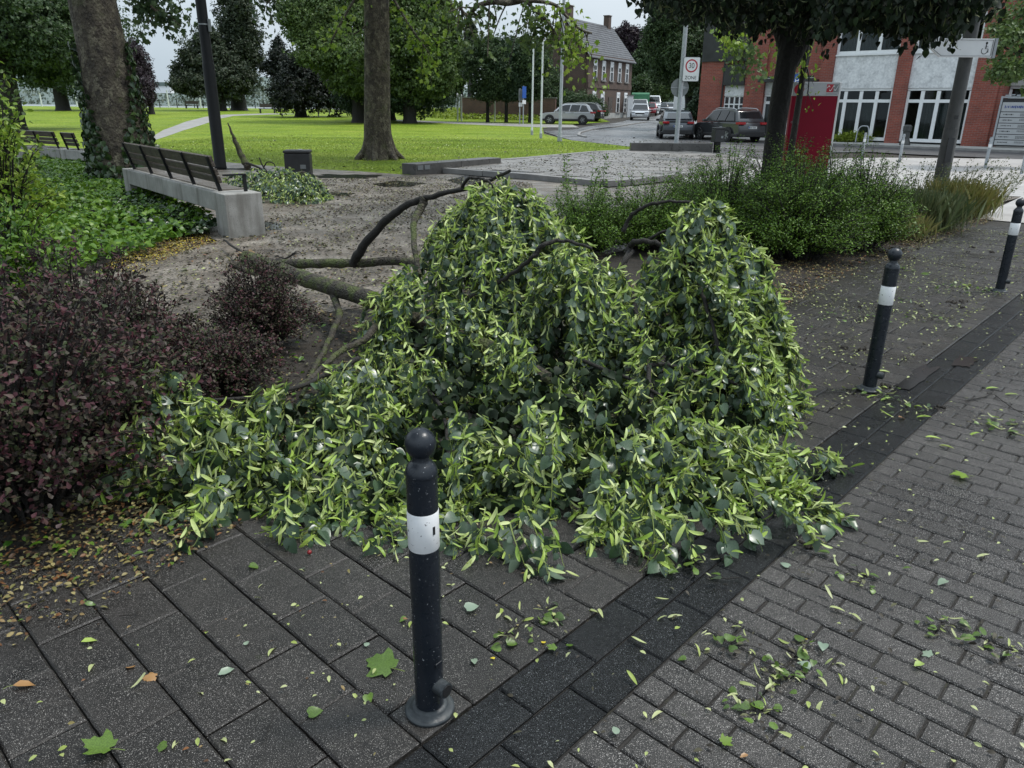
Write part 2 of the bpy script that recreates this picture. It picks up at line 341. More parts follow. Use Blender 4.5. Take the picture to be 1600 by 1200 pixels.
# foliage
MAT['lime_leaf'] = leafmat('lime_leaf', [(.036,.066,.036), (.054,.090,.050), (.085,.128,.080), (.038,.076,.028)], (.11,.15,.105), .30, .12, .5, vein=.35)
MAT['lime_bract'] = leafmat('lime_bract', [(.29,.42,.065), (.43,.54,.145), (.60,.66,.31), (.23,.36,.05), (.36,.48,.09)], None, .42, .25, .45)
MAT['lime_flower'] = leafmat('lime_flower', [(.25,.33,.05), (.36,.38,.09)], None, .6, .2)
MAT['lime_stalk'] = leafmat('lime_stalk', [(.10,.15,.03), (.16,.20,.05)], None, .5, .1)
MAT['barberry'] = leafmat('barberry_leaf', [(.042,.016,.021), (.088,.029,.038), (.034,.052,.018), (.075,.050,.050), (.030,.054,.014), (.09,.040,.046)], (.060,.046,.044), .5, .12, .22)
MAT['hedge'] = leafmat('box_honeysuckle_leaf', [(.050,.115,.012), (.095,.19,.018), (.18,.30,.034), (.030,.070,.010)], None, .4, .25, .5)
MAT['weed'] = leafmat('weed_leaf', [(.06,.085,.03), (.10,.13,.05), (.15,.16,.07), (.05,.08,.03)], None, .6, .25)
MAT['drygrass'] = leafmat('dry_grass', [(.15,.15,.04), (.24,.21,.07), (.12,.15,.035), (.28,.23,.09)], None, .6, .25)
MAT['grass'] = leafmat('grass_blade', [(.10,.165,.018), (.145,.21,.024), (.20,.25,.045)], None, .6, .3)
MAT['ivy'] = leafmat('ivy_leaf', [(.014,.034,.012), (.026,.056,.018), (.050,.085,.022)], None, .32, .12, .55)
MAT['cover'] = leafmat('ground_cover_leaf', [(.040,.11,.012), (.085,.18,.014), (.15,.26,.022), (.040,.10,.016)], None, .42, .28, .45)
MAT['brightleaf'] = leafmat('bright_leaf', [(.12,.21,.02), (.19,.30,.03), (.28,.37,.05), (.08,.16,.02)], None, .5, .35)
MAT['plane_leaf'] = leafmat('plane_leaf', [(.050,.090,.026), (.080,.130,.034), (.125,.185,.045), (.034,.068,.022)], None, .5, .35)
MAT['yellow_cover'] = leafmat('yellow_ground_cover', [(.16,.22,.02), (.24,.30,.03), (.10,.16,.02)], None, .6, .3)
MAT['oakgreen'] = leafmat('mid_green_leaf', [(.028,.056,.022), (.046,.084,.030), (.076,.122,.040), (.022,.046,.018)], None, .55, .28)
MAT['darkgreen'] = leafmat('deep_green_leaf', [(.020,.044,.020), (.032,.064,.028), (.048,.082,.032)], None, .55, .2)
MAT['conifer'] = leafmat('conifer_needles', [(.022,.038,.020), (.036,.052,.026), (.052,.064,.034)], None, .6, .15)
MAT['yew'] = leafmat('yew_needles', [(.010,.016,.012), (.016,.024,.016), (.022,.026,.020)], None, .6, .1)
MAT['copper'] = leafmat('copper_leaf', [(.022,.013,.020), (.036,.020,.030), (.028,.024,.024)], None, .5, .15)
MAT['farwood'] = leafmat('far_wood', [(.06,.085,.06), (.09,.12,.08), (.12,.14,.10)], None, .7, .2)
# litter
MAT['litter_green'] = leafmat('fallen_green_leaf', [(.075,.13,.020), (.11,.19,.028), (.055,.10,.022)], (.19,.25,.15), .38, .2, .5, vein=.3)
MAT['litter_pale'] = leafmat('fallen_pale_leaf', [(.20,.27,.20), (.26,.33,.24)], (.24,.31,.22), .4, .2, .5)
MAT['litter_yellow'] = leafmat('fallen_yellow_leaf', [(.58,.44,.02), (.68,.54,.05)], None, .4, .2, .5)
MAT['litter_brown'] = leafmat('fallen_brown_leaf', [(.26,.12,.035), (.36,.20,.08), (.20,.10,.04)], None, .4, .15, .5)
MAT['litter_bract'] = leafmat('fallen_bract', [(.38,.44,.14), (.50,.53,.28), (.30,.38,.08)], None, .45, .25)
MAT['litter_mix'] = leafmat('litter_bits', [(.16,.09,.035), (.26,.20,.08), (.12,.12,.035), (.34,.29,.13), (.05,.03,.018), (.09,.045,.02), (.20,.085,.03)], None, .5, .1)
MAT['litter_dark'] = leafmat('dark_litter_bits', [(.018,.014,.010), (.035,.028,.018), (.06,.055,.03), (.12,.12,.06)], None, .6, .1)
MAT['berry'] = plain('red_berry', (.20,.012,.015), .3)
# built things
MAT['redbrick'] = brickmat('red_brick', (.26,.058,.036), (.18,.042,.030), (.20,.13,.11))
MAT['brownbrick'] = brickmat('brown_brick', (.080,.044,.032), (.056,.033,.025), (.11,.095,.08), .25, .085)
MAT['oldbrick'] = brickmat('old_garden_brick', (.13,.065,.05), (.09,.05,.042), (.14,.12,.10), .3, .1)
MAT['render_panel'] = multi('stained_render', [(.3, (.52,.53,.54)), (.6, (.68,.69,.70)), (.8, (.74,.75,.75))], 2.2, 8, (.7,.9), .15, 30, fine=(9,.25))
MAT['greywall'] = multi('grey_render', [(.3, (.26,.26,.25)), (.7, (.40,.40,.38))], 2, 7, (.7,.9), .2, 30)
MAT['whiteframe'] = plain('white_window_frame', (.74,.75,.76), .4, grain=.05)
MAT['glass'] = glassmat('window_glass')
MAT['room'] = plain('dim_interior', (.035,.035,.036), .8)
MAT['curtain'] = multi('grey_curtain', [(.35, (.22,.23,.22)), (.65, (.42,.43,.42))], 7, 3, (.8,.9), .3, 10, stretch=(1,1,.02), world=False)
MAT['darkmetal'] = plain('dark_sheet_metal', (.03,.031,.033), .5, .3, grain=.3, scale=2)
MAT['slate'] = multi('slate_roof', [(.3, (.030,.030,.035)), (.7, (.065,.065,.072))], 1.5, 6, (.35,.6), .3, 10)
MAT['stele'] = plain('dark_red_panel', (.19,.004,.020), .5, spec=.2, grain=.05)
MAT['silver'] = plain('silver_panel', (.42,.43,.44), .4, .3, grain=.05)
MAT['signwhite'] = plain('sign_white', (.72,.73,.74), .35, grain=.03)
MAT['signgrey'] = plain('sign_back_grey', (.20,.215,.22), .4, .4, grain=.1)
MAT['signred'] = plain('sign_red', (.42,.012,.03), .4, grain=.03)
MAT['signblue'] = plain('sign_blue', (.010,.08,.36), .4, grain=.03)
MAT['black'] = plain('black_print', (.012,.012,.013), .5, grain=.05)
MAT['textblue'] = plain('blue_print', (.03,.06,.22), .5, grain=.05)
MAT['galv'] = multi('galvanised_steel', [(.3, (.24,.26,.28)), (.7, (.38,.40,.42))], 12, 5, (.35,.6), .1, 40)
MAT['greypole'] = multi('grey_concrete_pole', [(.3, (.035,.036,.036)), (.7, (.075,.075,.073))], 9, 6, (.5,.75), .35, 60, stretch=(1,1,.3))
MAT['whitepole'] = plain('white_pole', (.62,.64,.65), .35, grain=.06)
MAT['water'] = None
def watermat(name, col, rough):
    m, t, p = newmat(name); p.inputs['Base Color'].default_value = (*col, 1); p.inputs['Roughness'].default_value = rough
    p.inputs['Specular IOR Level'].default_value = .2; v = coords(t); bump(t, p, noise(t, v, 9, 3), .03); return m
MAT['puddle'] = watermat('puddle_water', (.010,.0095,.009), .16)
MAT['river'] = watermat('river_water', (.20,.22,.22), .25)
MAT['tyre'] = plain('tyre_rubber', (.012,.012,.013), .7)
MAT['rim'] = plain('alloy_rim', (.30,.31,.32), .3, .8)
MAT['carglass'] = plain('car_glass', (.012,.014,.016), .06, 0, .6, .05)
MAT['cladding'] = plain('black_cladding', (.014,.014,.015), .55)
MAT['taillight'] = plain('tail_lamp_red', (.32,.008,.012), .2, grain=.05)
MAT['headlight'] = plain('head_lamp', (.55,.57,.6), .1, grain=.05)
MAT['plate'] = plain('number_plate', (.68,.69,.68), .4, grain=.03)
def paint(n, c): 
    m = plain(n, c, .28, .35, .5, .03, 2, coat=.7); return m
MAT['car_silver'] = paint('silver_paint', (.42,.43,.45)); MAT['car_grey'] = paint('grey_paint', (.050,.053,.058)); MAT['car_dark'] = paint('slate_paint', (.06,.07,.085))
MAT['car_black'] = paint('black_paint', (.015,.016,.018)); MAT['car_red'] = paint('red_paint', (.22,.012,.02)); MAT['car_white'] = paint('white_paint', (.70,.71,.72))
MAT['green_tarp'] = plain('green_tarp', (.05,.20,.10), .6, grain=.15)
MAT['shade_toned_leaf'] = leafmat('shade_toned_leaf', [(.008,.016,.007), (.014,.026,.010), (.024,.042,.014)], (.014,.022,.012), .55, .08, .2)  # lime leaf darkened; the canopy's backlit shade is put into its colour
MAT['hill'] = multi('hazy_hill', [(.3, (.10,.135,.125)), (.7, (.16,.195,.18))], .05, 8, (.9,1), 0)
# ---------------------------------------------------------------- scattering small pieces
def strip(mid, out, fold, curl, side=0.):
    """leaf from a midrib and a half outline, folded along the rib and curled"""
    V = [(0, m, -curl*m*m) for m in mid]; n = len(mid)
    z = lambda x, y: fold*abs(x) - curl*y*y
    V += [(x + side*y*y, y, z(x, y)) for x, y in out] + [(-x*.94 + side*y*y, y*.985, z(x, y)*1.15) for x, y in out]
    V = [(x + (side*y*y if i < n else 0), y, zz) for i, (x, y, zz) in enumerate(V)]
    F = []
    for s, b in ((1, n), (-1, 2*n)):
        for i in range(n-1):
            q = [(i, b+i, b+i+1), (i, b+i+1, i+1)]
            F += q if s == 1 else [(a, c, e) for a, e, c in q]
    return np.array(V), np.array(F)
_hm = [.06, .20, .40, .60, .80, 1.0]; _ho = [(.03, .02), (.26, -.03), (.46, .18), (.45, .44), (.28, .74), (.0, 1.04)]
HEART = [strip(_hm, _ho, f, c, s) for f, c, s in ((.28, .18, .05), (.12, .30, -.12), (.45, .10, .10), (-.15, .22, -.05))]
_bm = [0, .2, .45, .7, .9, 1.]; _bo = [(.012, 0), (.08, .2), (.13, .45), (.14, .7), (.10, .9), (.02, 1.0)]
BRACT = [strip(_bm, _bo, f, c, s) for f, c, s in ((.5, .35, .34), (.3, .65, -.40), (.7, .15, .12), (.4, -.4, -.2), (.5, .8, .15), (.2, .1, .55), (.6, -.6, .3))]
_lm = [0, .3, .65, 1.]; _lo = [(.02, 0), (.26, .3), (.24, .65), (0, 1.)]
LEAF = [strip(_lm, _lo, f, c, s) for f, c, s in ((.4, .15, .0), (.2, .35, .1), (.5, .1, -.1))]
_om = [0, .4, .8, 1.]; _oo = [(.03, 0), (.20, .4), (.34, .78), (.1, 1.)]
OBOV = [strip(_om, _oo, f, c, 0) for f, c in ((.3, .15), (-.2, .25), (.45, .05))]
DIAM = [(np.array([(0,0,0), (w, .45, .1), (0, 1, -c), (-w, .45, .1)]), np.array([(0,1,2), (0,2,3)])) for w, c in ((.32, .1), (.42, .25), (.25, -.1))]
BLADE = [(np.array([(-.02,0,0), (.02,0,0), (.013+b, .6, -.1), (b*2.6, 1, -.3)]), np.array([(0,1,2), (0,2,3)])) for b in (.03, -.06, .1)]
def lobed(pts, curl, fold):
    out = [(x, y) for x, y in pts] + [(-x*.95, y*.98) for x, y in pts[::-1][1:-1]]
    V = [(0, .36, 0)] + [(x, y, fold*abs(x) - curl*(x*x+(y-.36)**2)) for x, y in out]
    n = len(out); return np.array(V), np.array([(0, 1+i, 1+(i+1) % n) for i in range(n)])
_pl = [(0, .05), (.10, -.08), (.34, -.02), (.30, .12), (.52, .36), (.58, .58), (.34, .55), (.26, .60), (.26, .78), (.12, .82), (0, 1.06)]
MAPLE = [lobed(_pl, c, f) for c, f in ((.3, .15), (-.25, .1), (.5, -.2))]
def blob(r, c, n=6):
    V = [(r,0,0), (-r,0,0), (0,r,0), (0,-r,0), (0,0,r), (0,0,-r)]
    return np.array(V)+np.array(c), np.array([(0,2,4), (2,1,4), (1,3,4), (3,0,4), (2,0,5), (1,2,5), (3,1,5), (0,3,5)])
def merge(ts):
    Vs, Fs, n = [], [], 0
    for V, F in ts: Vs.append(V); Fs.append(F+n); n += len(V)
    return np.concatenate(Vs), np.concatenate(Fs)
def stem(a, b, w):
    a, b = np.array(a, float), np.array(b, float); e = np.array((w, 0, 0)); g = np.array((0, 0, w))
    return np.array([a-e, a+e, b, a-g, a+g]), np.array([(0,1,2), (3,4,2)])
FLOWER = []
for k in range(3):
    r = random.Random(k); ts = [stem((0,0,0), (.05,.55,-.05), .012)]
    for j in range(5):
        q = (r.uniform(-.22,.28), r.uniform(.75,1.15), r.uniform(-.25,.15)); ts += [stem((.05,.55,-.05), q, .009), blob(r.uniform(.045,.07), q)]
    FLOWER.append(merge(ts))
CLUMP = []
for k in range(4):                                          # a spray of five leaves for crowns seen from afar
    r = random.Random(k+10); ts = []
    for j in range(4):
        a = r.uniform(-1.9, 1.9); s = r.uniform(.42, .62); R = np.array(Matrix.Rotation(a, 3, 'Z') @ Matrix.Rotation(r.uniform(-.7,.7), 3, 'Y') @ Matrix.Rotation(r.uniform(-.5,.5), 3, 'X'))
        V, F = DIAM[j % 3]; ts.append(((V*s) @ R.T + np.array((r.uniform(-.3,.3), r.uniform(-.1,.45), r.uniform(-.25,.25))), F))
    CLUMP.append(merge(ts))
def unit(a): return a/np.maximum(np.linalg.norm(a, axis=-1, keepdims=True), 1e-9)
def frames(Y, N):
    Y = unit(Y); X = unit(np.cross(Y, N)); Z = np.cross(X, Y); return np.stack([X, Y, Z], axis=2)     # columns
def scatter(tm, P, Y, N, s, pick=None):
    """the arrays of len(P) copies of the templates tm, each along Y with its face towards N"""
    n = len(P); R = frames(Y, N); k = rng.integers(0, len(tm), n) if pick is None else pick
    Vs, Fs, off = [], [], 0
    for i, (V, F) in enumerate(tm):
        m = np.nonzero(k == i)[0]
        if not len(m): continue
        W = np.einsum('nij,vj->nvi', R[m], V)*np.asarray(s)[m][:, None, None] + P[m][:, None, :]
        Vs.append(W.reshape(-1, 3)); Fs.append((F[None]+(np.arange(len(m))*len(V))[:, None, None]).reshape(-1, 3)+off); off += len(m)*len(V)
    return (np.concatenate(Vs), np.concatenate(Fs)) if Vs else (np.zeros((0,3)), np.zeros((0,3), int))
def stuff(name, tm, P, Y, N, s, m, parent=None, kind='stuff', smooth=True, base=None):
    V, F = scatter(tm, P, Y, N, s)
    if parent is not None: V = V - np.array(wmat(parent).translation)
    o = link(name, npmesh(name, V, F, m, smooth), parent)
    if kind: o['kind'] = kind
    return o
def pieces(name, tm, P, Y, N, s, m, parent):
    """single leaves, each its own object, sharing the template meshes"""
    R = frames(Y, N); b = np.array(wmat(parent).translation)
    key = (name, id(tm), m.name)
    if key not in _shared: _shared[key] = [npmesh(name, V, F, m, True) for V, F in tm]
    ms = _shared[key]
    for i in range(len(P)):
        o = link(name, ms[i % len(ms)], parent); r = R[i]*s[i]; p = P[i]-b
        o.matrix_basis = Matrix(((*r[0], p[0]), (*r[1], p[1]), (*r[2], p[2]), (0,0,0,1)))
_shared = {}
def rvec(n): return unit(rng.normal(size=(n, 3)))

# ---------------------------------------------------------------- ground
def region(name, poly, m, dz, kind='structure', step=3.):
    bm = bmesh.new(); vs = [bm.verts.new((p[0], p[1], 0)) for p in poly]; f = bm.faces.new(vs)
    if f.normal.z < 0: f.normal_flip()
    bmesh.ops.triangulate(bm, faces=bm.faces[:])
    ys = [p[1] for p in poly]; y = max(33., min(ys))
    while y < min(max(ys), 123):
        bmesh.ops.bisect_plane(bm, geom=bm.verts[:]+bm.edges[:]+bm.faces[:], plane_co=(0, y, 0), plane_no=(0, 1, 0)); y += step
    for v in bm.verts: v.co.z = T(v.co.y)+dz
    me = bpy.data.meshes.new(name); bm.to_mesh(me); bm.free(); me.materials.append(m)
    o = link(name, me)
    if kind: o['kind'] = kind
    return o
PX = lambda *ps: [at(*p).xy for p in ps]
region('ground', [(-160, -8), (160, -8), (160, 135), (-160, 135)], MAT['soil'], -.045)
o = link('river', MB().add([(-900, 132, -.2), (900, 132, -.2), (900, 900, -.2), (-900, 900, -.2)], [(0,1,2,3)]).mesh('river', MAT['river'])); o['kind'] = 'structure'
region('lawn', [(-120, 21)] + PX((60, 243), (240, 246), (330, 251), (400, 257), (480, 263), (560, 267), (640, 273), (652, 268)) + [(-2.2, 23.3)] + PX((760, 257), (830, 252), (960, 240), (1030, 234), (960, 226), (893, 219), (850, 209), (848, 200), (880, 196)) + [(9, 75), (9, 100), (0, 134), (-120, 134)], MAT['lawn'], -.012)
region('park_path', PX((0, 245), (240, 246), (330, 251), (400, 257), (480, 263), (560, 267), (640, 273), (700, 271), (760, 277), (830, 281), (950, 293), (1060, 285), (1250, 262)) + [uv(19, 3.2).xy, uv(14, 3.4).xy, uv(9, 5.4).xy, uv(4.5, 5.2).xy, uv(2.2, 5.6).xy, uv(1.2, 6.1).xy] + PX((40, 455), (340, 375), (250, 340), (180, 315), (0, 260)), MAT['gravel'], -.008)
region('pale_walk', PX((236, 214), (255, 203), (290, 190), (320, 182.5), (350, 179), (420, 177), (470, 178), (420, 178.8), (365, 181), (345, 185), (315, 195), (285, 204), (244, 218)), MAT['path_far'], -.004)
region('far_walk', PX((600, 186.5), (700, 190), (800, 193), (895, 195), (905, 199), (850, 199), (760, 195.5), (640, 190)), MAT['path_far'], -.004)
region('street', PX((848, 205), (893, 219), (960, 226), (1030, 234.5), (1120, 243), (1200, 250), (1300, 238)) + [(16.5, 34), (14.2, 45), (16.0, 62), (24, 92), (36, 133), (25.5, 133), (17.0, 95), (12.6, 84), (9.3, 72), (5.5, 62), (4.2, 57)], MAT['asphalt'], -.002)
region('forecourt', [at(1120, 243).xy, at(1060, 284).xy, uv(19, 3.2).xy, uv(14.4, 3.0).xy, uv(14.4, .96).xy, uv(14.4, -8).xy, uv(34.5, -14).xy, uv(34.5, 6.5).xy, uv(31, 10.).xy, at(1200, 250).xy], MAT['cobble'], .000)
region('side_street', [uv(34.5, -14).xy, uv(40.2, -14).xy, uv(40.2, 21).xy, uv(36.5, 21).xy, uv(34.5, 10).xy, uv(34.5, 6.5).xy], MAT['asphalt_dark'], .004)
o = region('building_pavement', [uv(40.2, -14).xy, uv(52, -14).xy, uv(52, 25).xy, uv(40.2, 25).xy], MAT['greywall'], .085)
k = MB(); k.bar(uv(40.15, -14, .03), uv(40.15, 25, .03), .14, .14); obj('kerb', k, MAT['kerb'], bevel=.01)['kind'] = 'structure'
k = MB(); q = [at(*p) for p in ((1010, 191), (985, 195), (960, 199), (925, 203), (906, 208), (904, 212), (915, 215))]     # curved street kerb
for a, b in zip(q, q[1:]): k.bar(a+Vector((0,0,.03)), b+Vector((0,0,.03)), .16, .10)
obj('street_kerb', k, MAT['kerb'])['kind'] = 'structure'
region('planting_bed', [uv(-4, 2.9).xy, uv(17, 2.9).xy, uv(17.5, 3.6).xy, uv(14, 5.0).xy, uv(9, 6.4).xy, uv(1.5, 7.0).xy, uv(-4, 7.5).xy], MAT['soil'], -.013)
# raised terrace of pale slabs between lawn and hedge
tz = .10
tp = PX((700, 268.5), (760, 257), (830, 251), (930, 241.5), (1010, 237), (1150, 247), (1175, 262), (1080, 274), (975, 287), (940, 289), (830, 278))
t = MB().prism([(p.x, p.y) for p in tp], -.05, tz-.012); tr_ = obj('terrace', t, MAT['kerb']); tr_['kind'] = 'structure'
k = MB()
for a, b in zip(tp, tp[1:]+tp[:1]):
    d = (b-a).normalized(); nrm = Vector((-d.y, d.x))*.12
    L = (b-a).length; n = max(1, int(L/1.0))
    for i in range(n):
        p0 = a.lerp(b, (i+.006)/n)+nrm; p1 = a.lerp(b, (i+.994)/n)+nrm
        k.bar((p0.x, p0.y, .045), (p1.x, p1.y, .045), .22, .13)
obj('terrace_edging', k, MAT['kerb'], tr_)['kind'] = 'stuff'

def inside(p, poly):
    x, y = p; c = False; n = len(poly)
    for i in range(n):
        a, b = poly[i], poly[i-1]
        if (a[1] > y) != (b[1] > y) and x < (b[0]-a[0])*(y-a[1])/(b[1]-a[1])+a[0]: c = not c
    return c
def slab_mesh(name, lx, ly, h, m, ch=.006):
    x, y = lx/2, ly/2; V = []
    for dx, z in ((0, -h), (0, -ch), (ch, 0)): V += [(-x+dx, -y+dx, z), (x-dx, -y+dx, z), (x-dx, y-dx, z), (-x+dx, y-dx, z)]
    F = [(8, 9, 10, 11)]
    for l in (0, 4):
        for i in range(4): F.append((l+i, l+(i+1) % 4, l+4+(i+1) % 4, l+4+i))
    me = bpy.data.meshes.new(name); me.from_pydata(V, [], F); me.materials.append(m); me.update(); return me
def pave(parent, name, cells, lx, ly, m, top, nmax=300, tilt=.006, lift=.003, ang=KA):
    """stones laid one by one: the nmax nearest are objects, the others one mesh"""
    me = slab_mesh(name, lx, ly, .05, m)
    cells = sorted(cells, key=lambda c: c[0]**2+c[1]**2)
    V, F = [], []
    base = [v.co.copy() for v in me.vertices]; faces = [tuple(f.vertices) for f in me.polygons]
    for i, (x, y) in enumerate(cells):
        M = Matrix.Translation((x, y, top+random.uniform(-lift, lift))) @ Matrix.Rotation(ang+random.gauss(0, .004), 4, 'Z') @ Matrix.Rotation(random.gauss(0, tilt), 4, 'X') @ Matrix.Rotation(random.gauss(0, tilt), 4, 'Y')
        if i < nmax: o = link(name, me, parent); o.matrix_basis = M
        else:
            n = len(V); V += [M @ v for v in base]; F += [tuple(a+n for a in f) for f in faces]
    if V:
        e = bpy.data.meshes.new(name+'_field'); e.from_pydata(V, [], F); e.materials.append(m); o = link(name+'_field', e, parent); o['kind'] = 'stuff'
J = .0055
road = region('brick_road', [uv(-2, .955).xy, uv(14.4, .955).xy, uv(14.4, -9).xy, uv(-2, -9).xy], MAT['joint'], -.010)
cells = []
for i in range(-8, 128):
    for j in range(0, 22):
        cells.append(uv(.957+i*.102+.051-.0, .955-.0975-j*.195+(.0975 if i % 2 else 0)).xy)
def vis(p):                                                # roughly what the frame shows
    d = np.array((p[0], p[1], -EYE)); w = d @ _fw
    return w > .3 and abs((d @ _rt)/w*FPX) < 900 and (d @ _up)/w*FPX > -680
cells = [c for c in cells if (c.dot(V2) < .86)]
half = [uv(.957+i*.102+.051, .955-.047).xy for i in range(-8, 128) if i % 2 == 0]
pc = [c for c in cells if vis(c)]; rest = [c for c in cells if not vis(c)]
# courses alternate: whole stone against the channel, then a half stone
wh, hf = [], []
for i in range(-8, 128):
    u = .957+.051+i*.102
    if i % 2 == 0:
        hf.append(uv(u, .955-.0465).xy); v0 = .955-.0975
    else: v0 = .955
    for j in range(0, 40): wh.append(uv(u, v0-.0975-j*.195).xy)
pave(road, 'paver', [c for c in wh if vis(c)], .102-J, .195-J, MAT['paver'], 0., 300)
pave(road, 'half_paver', [c for c in hf if vis(c)], .102-J, .0925-J, MAT['paver'], 0., 60)
V = [c for c in wh if not vis(c) and c.length < 9]
pave(road, 'outer_paver', V, .102-J, .195-J, MAT['paver'], 0., 0)
foot = region('footway', [uv(-3.5, .95).xy, uv(-3.5, 2.95).xy, uv(14.4, 2.95).xy, uv(14.4, .95).xy], MAT['joint'], -.014)
sl_ = []
for i in range(-22, 68):
    u = .1+i*.2
    for j in range(0, 6):
        v = 1.262+.15+j*.3 - (.15 if i % 2 else 0)
        if j == 0 and i % 2: continue
        if v < 3.0: sl_.append(uv(u, v).xy)
sh_ = [uv(.1+i*.2, 1.262+.075).xy for i in range(-22, 68) if i % 2]
pave(foot, 'paving_slab', [c for c in sl_ if c.length < 14], .2-J+.0005, .3-J+.0005, MAT['slab'], .004, 300, .008, .003)
pave(foot, 'half_slab', sh_, .2-J+.0005, .15-J+.0005, MAT['slab'], .004, 60, .006, .002)
for r_, v in enumerate((1.035, 1.186)):
    cs = [uv(1.0+.3*i+(.155 if r_ == 0 else .0)+.15, v).xy for i in range(-14, 45)]
    pave(foot, 'channel_stone', cs, .3-.003, .15-.0035, MAT['gutter'], -.004 if r_ == 0 else -.002, 60, .003, .0012)
# water standing in the channel and on the path
def puddle(name, pts, z, m=MAT['puddle'], n=40, jag=.12):
    c = sum((Vector((p[0], p[1])) for p in pts), Vector((0, 0)))/len(pts); out = []
    for i, p in enumerate(pts):
        a, b = Vector((p[0], p[1])), Vector((pts[(i+1) % len(pts)][0], pts[(i+1) % len(pts)][1]))
        for k in range(5): q = a.lerp(b, k/5); out.append(q+(q-c)*random.uniform(-jag, jag))
    o = link(name, MB().add([(q.x, q.y, z) for q in out], [tuple(range(len(out)))]).mesh(name, m)); o['kind'] = 'structure'
puddle('puddle', PX((1440, 571), (1466, 575), (1428, 607), (1398, 603)), .0035, jag=.22)
puddle('puddle', PX((1500, 556), (1527, 561), (1516, 575), (1487, 571)), .0025, jag=.22)
puddle('puddle', PX((582, 287), (620, 282), (668, 286), (640, 291), (600, 292)), -.002)
puddle('puddle', PX((700, 281), (730, 274), (755, 281), (725, 290)), -.002)
puddle('puddle', PX((405, 345), (440, 348), (440, 358), (412, 360)), -.002)
puddle('puddle', PX((275, 325), (330, 335), (325, 347), (270, 335)), -.002)
puddle('puddle', PX((120, 480), (170, 470), (180, 490), (130, 500)), -.002)
for a, b in (((500, 272), (575, 279)), ((355, 262), (405, 266)), ((520, 300), (545, 306))):
    p, q = at(*a), at(*b); puddle('puddle', [(p.x, p.y), (q.x, p.y-.1), (q.x, q.y), (p.x, q.y+.1)], -.002, jag=.3)
# terrace paving, seen from afar
tc_ = [Vector((x*.5, y*.5+(x % 2)*.25)) for x in range(-8, 30) for y in range(34, 66)]
ta = math.atan2(tp[10].y-tp[8].y, tp[10].x-tp[8].x)
R2 = lambda p, a: Vector((p.x*math.cos(a)-p.y*math.sin(a), p.x*math.sin(a)+p.y*math.cos(a)))
tc_ = [R2(Vector((x*.6+(y % 2)*.3, y*.4)), ta+math.pi) + tp[9] for x in range(-30, 30) for y in range(-50, 50)]
inner = [(p.x, p.y) for p in tp]
cen = sum(tp, Vector((0, 0)))/len(tp)
inner = [tuple((cen+(p-cen)*.955)) for p in tp]
pave(tr_, 'terrace_slab', [c for c in tc_ if inside(c, inner)], .595, .395, MAT['plaza'], tz+.004, 200, .006, .004, ta)

# ---------------------------------------------------------------- bollards on the footway edge
def bollard(label, loc, rz=0., lean=(0, 0)):
    t = thing('bollard', label, 'bollard', loc, rz, 'ball-topped bollards along the footway edge')
    t.rotation_euler = (lean[0], lean[1], rz); m = MAT['bollard']
    obj('flange', MB().lathe([(.066, 0), (.072, .003), (.072, .010), (.066, .014), (.054, .016), (.053, .024), (.048, .028), (.0435, .030)], 40), MAT['flange'], t, smooth=True)
    b = MB().lathe([(.0405, .02), (.041, .20), (.041, .764)], 40)
    obj('post', b, m, t, smooth=True)
    obj('shoulder', MB().lathe([(.0415, .7642), (.0425, .767), (.0425, .772), (.0412, .778), (.037, .789), (.031, .797), (.025, .802), (.0225, .806), (.0225, .822)], 40), m, t, smooth=True)
    obj('ball', MB().lathe([(.0405*math.sin(math.pi*i/18), .851-.0405*math.cos(math.pi*i/18)) for i in range(1, 18)]+[(.001, .8915)], 32), m, t, smooth=True)
    obj('reflective_band', MB().lathe([(.0411, .552), (.0418, .553), (.0418, .663), (.0411, .664)], 40), MAT['band'], t, smooth=True)
    # lock barrel near the foot, pointing at the road
    k = MB().tube([(0, -.032, .108), (0, -.070, .108)], .0225, 24)
    st = obj('lock_barrel', k, MAT['flange'], t, smooth=False, bevel=.004)
    k = MB().lathe([(.0172, 0), (.0172, .004)], 20); o = obj('lock_core', k, MAT['black'], st); o.location = (0, -.0685, .108); o.rotation_euler = (math.pi/2, 0, 0)
    k = MB().box((0, -.0412, .185), (.026, .003, .012)); obj('maker_plate', k, m, t, bevel=.002)
    return t
b1 = bollard('nearest dark bollard with scuffed white band, fallen branch behind it', (-.229, 1.712, .004), math.radians(52))
k = MB().box((0, 0, 0), (.008, .0012, .024)); sc_ = obj('scrape', k, MAT['black'], b1, bevel=.0005); a = math.radians(-94); sc_.location = (.0419*math.cos(a), .0419*math.sin(a), .615); sc_.rotation_euler = (0, 0, a+math.pi/2)
bollard('middle dark bollard beside the channel puddle, right of the fallen branch', (2.244, 4.41, .004), math.radians(48), (0, math.radians(1.2)))
bollard('dark bollard cut by the right edge, leaf heap at its foot', (4.76, 7.2, .004), math.radians(48), (0, 0))
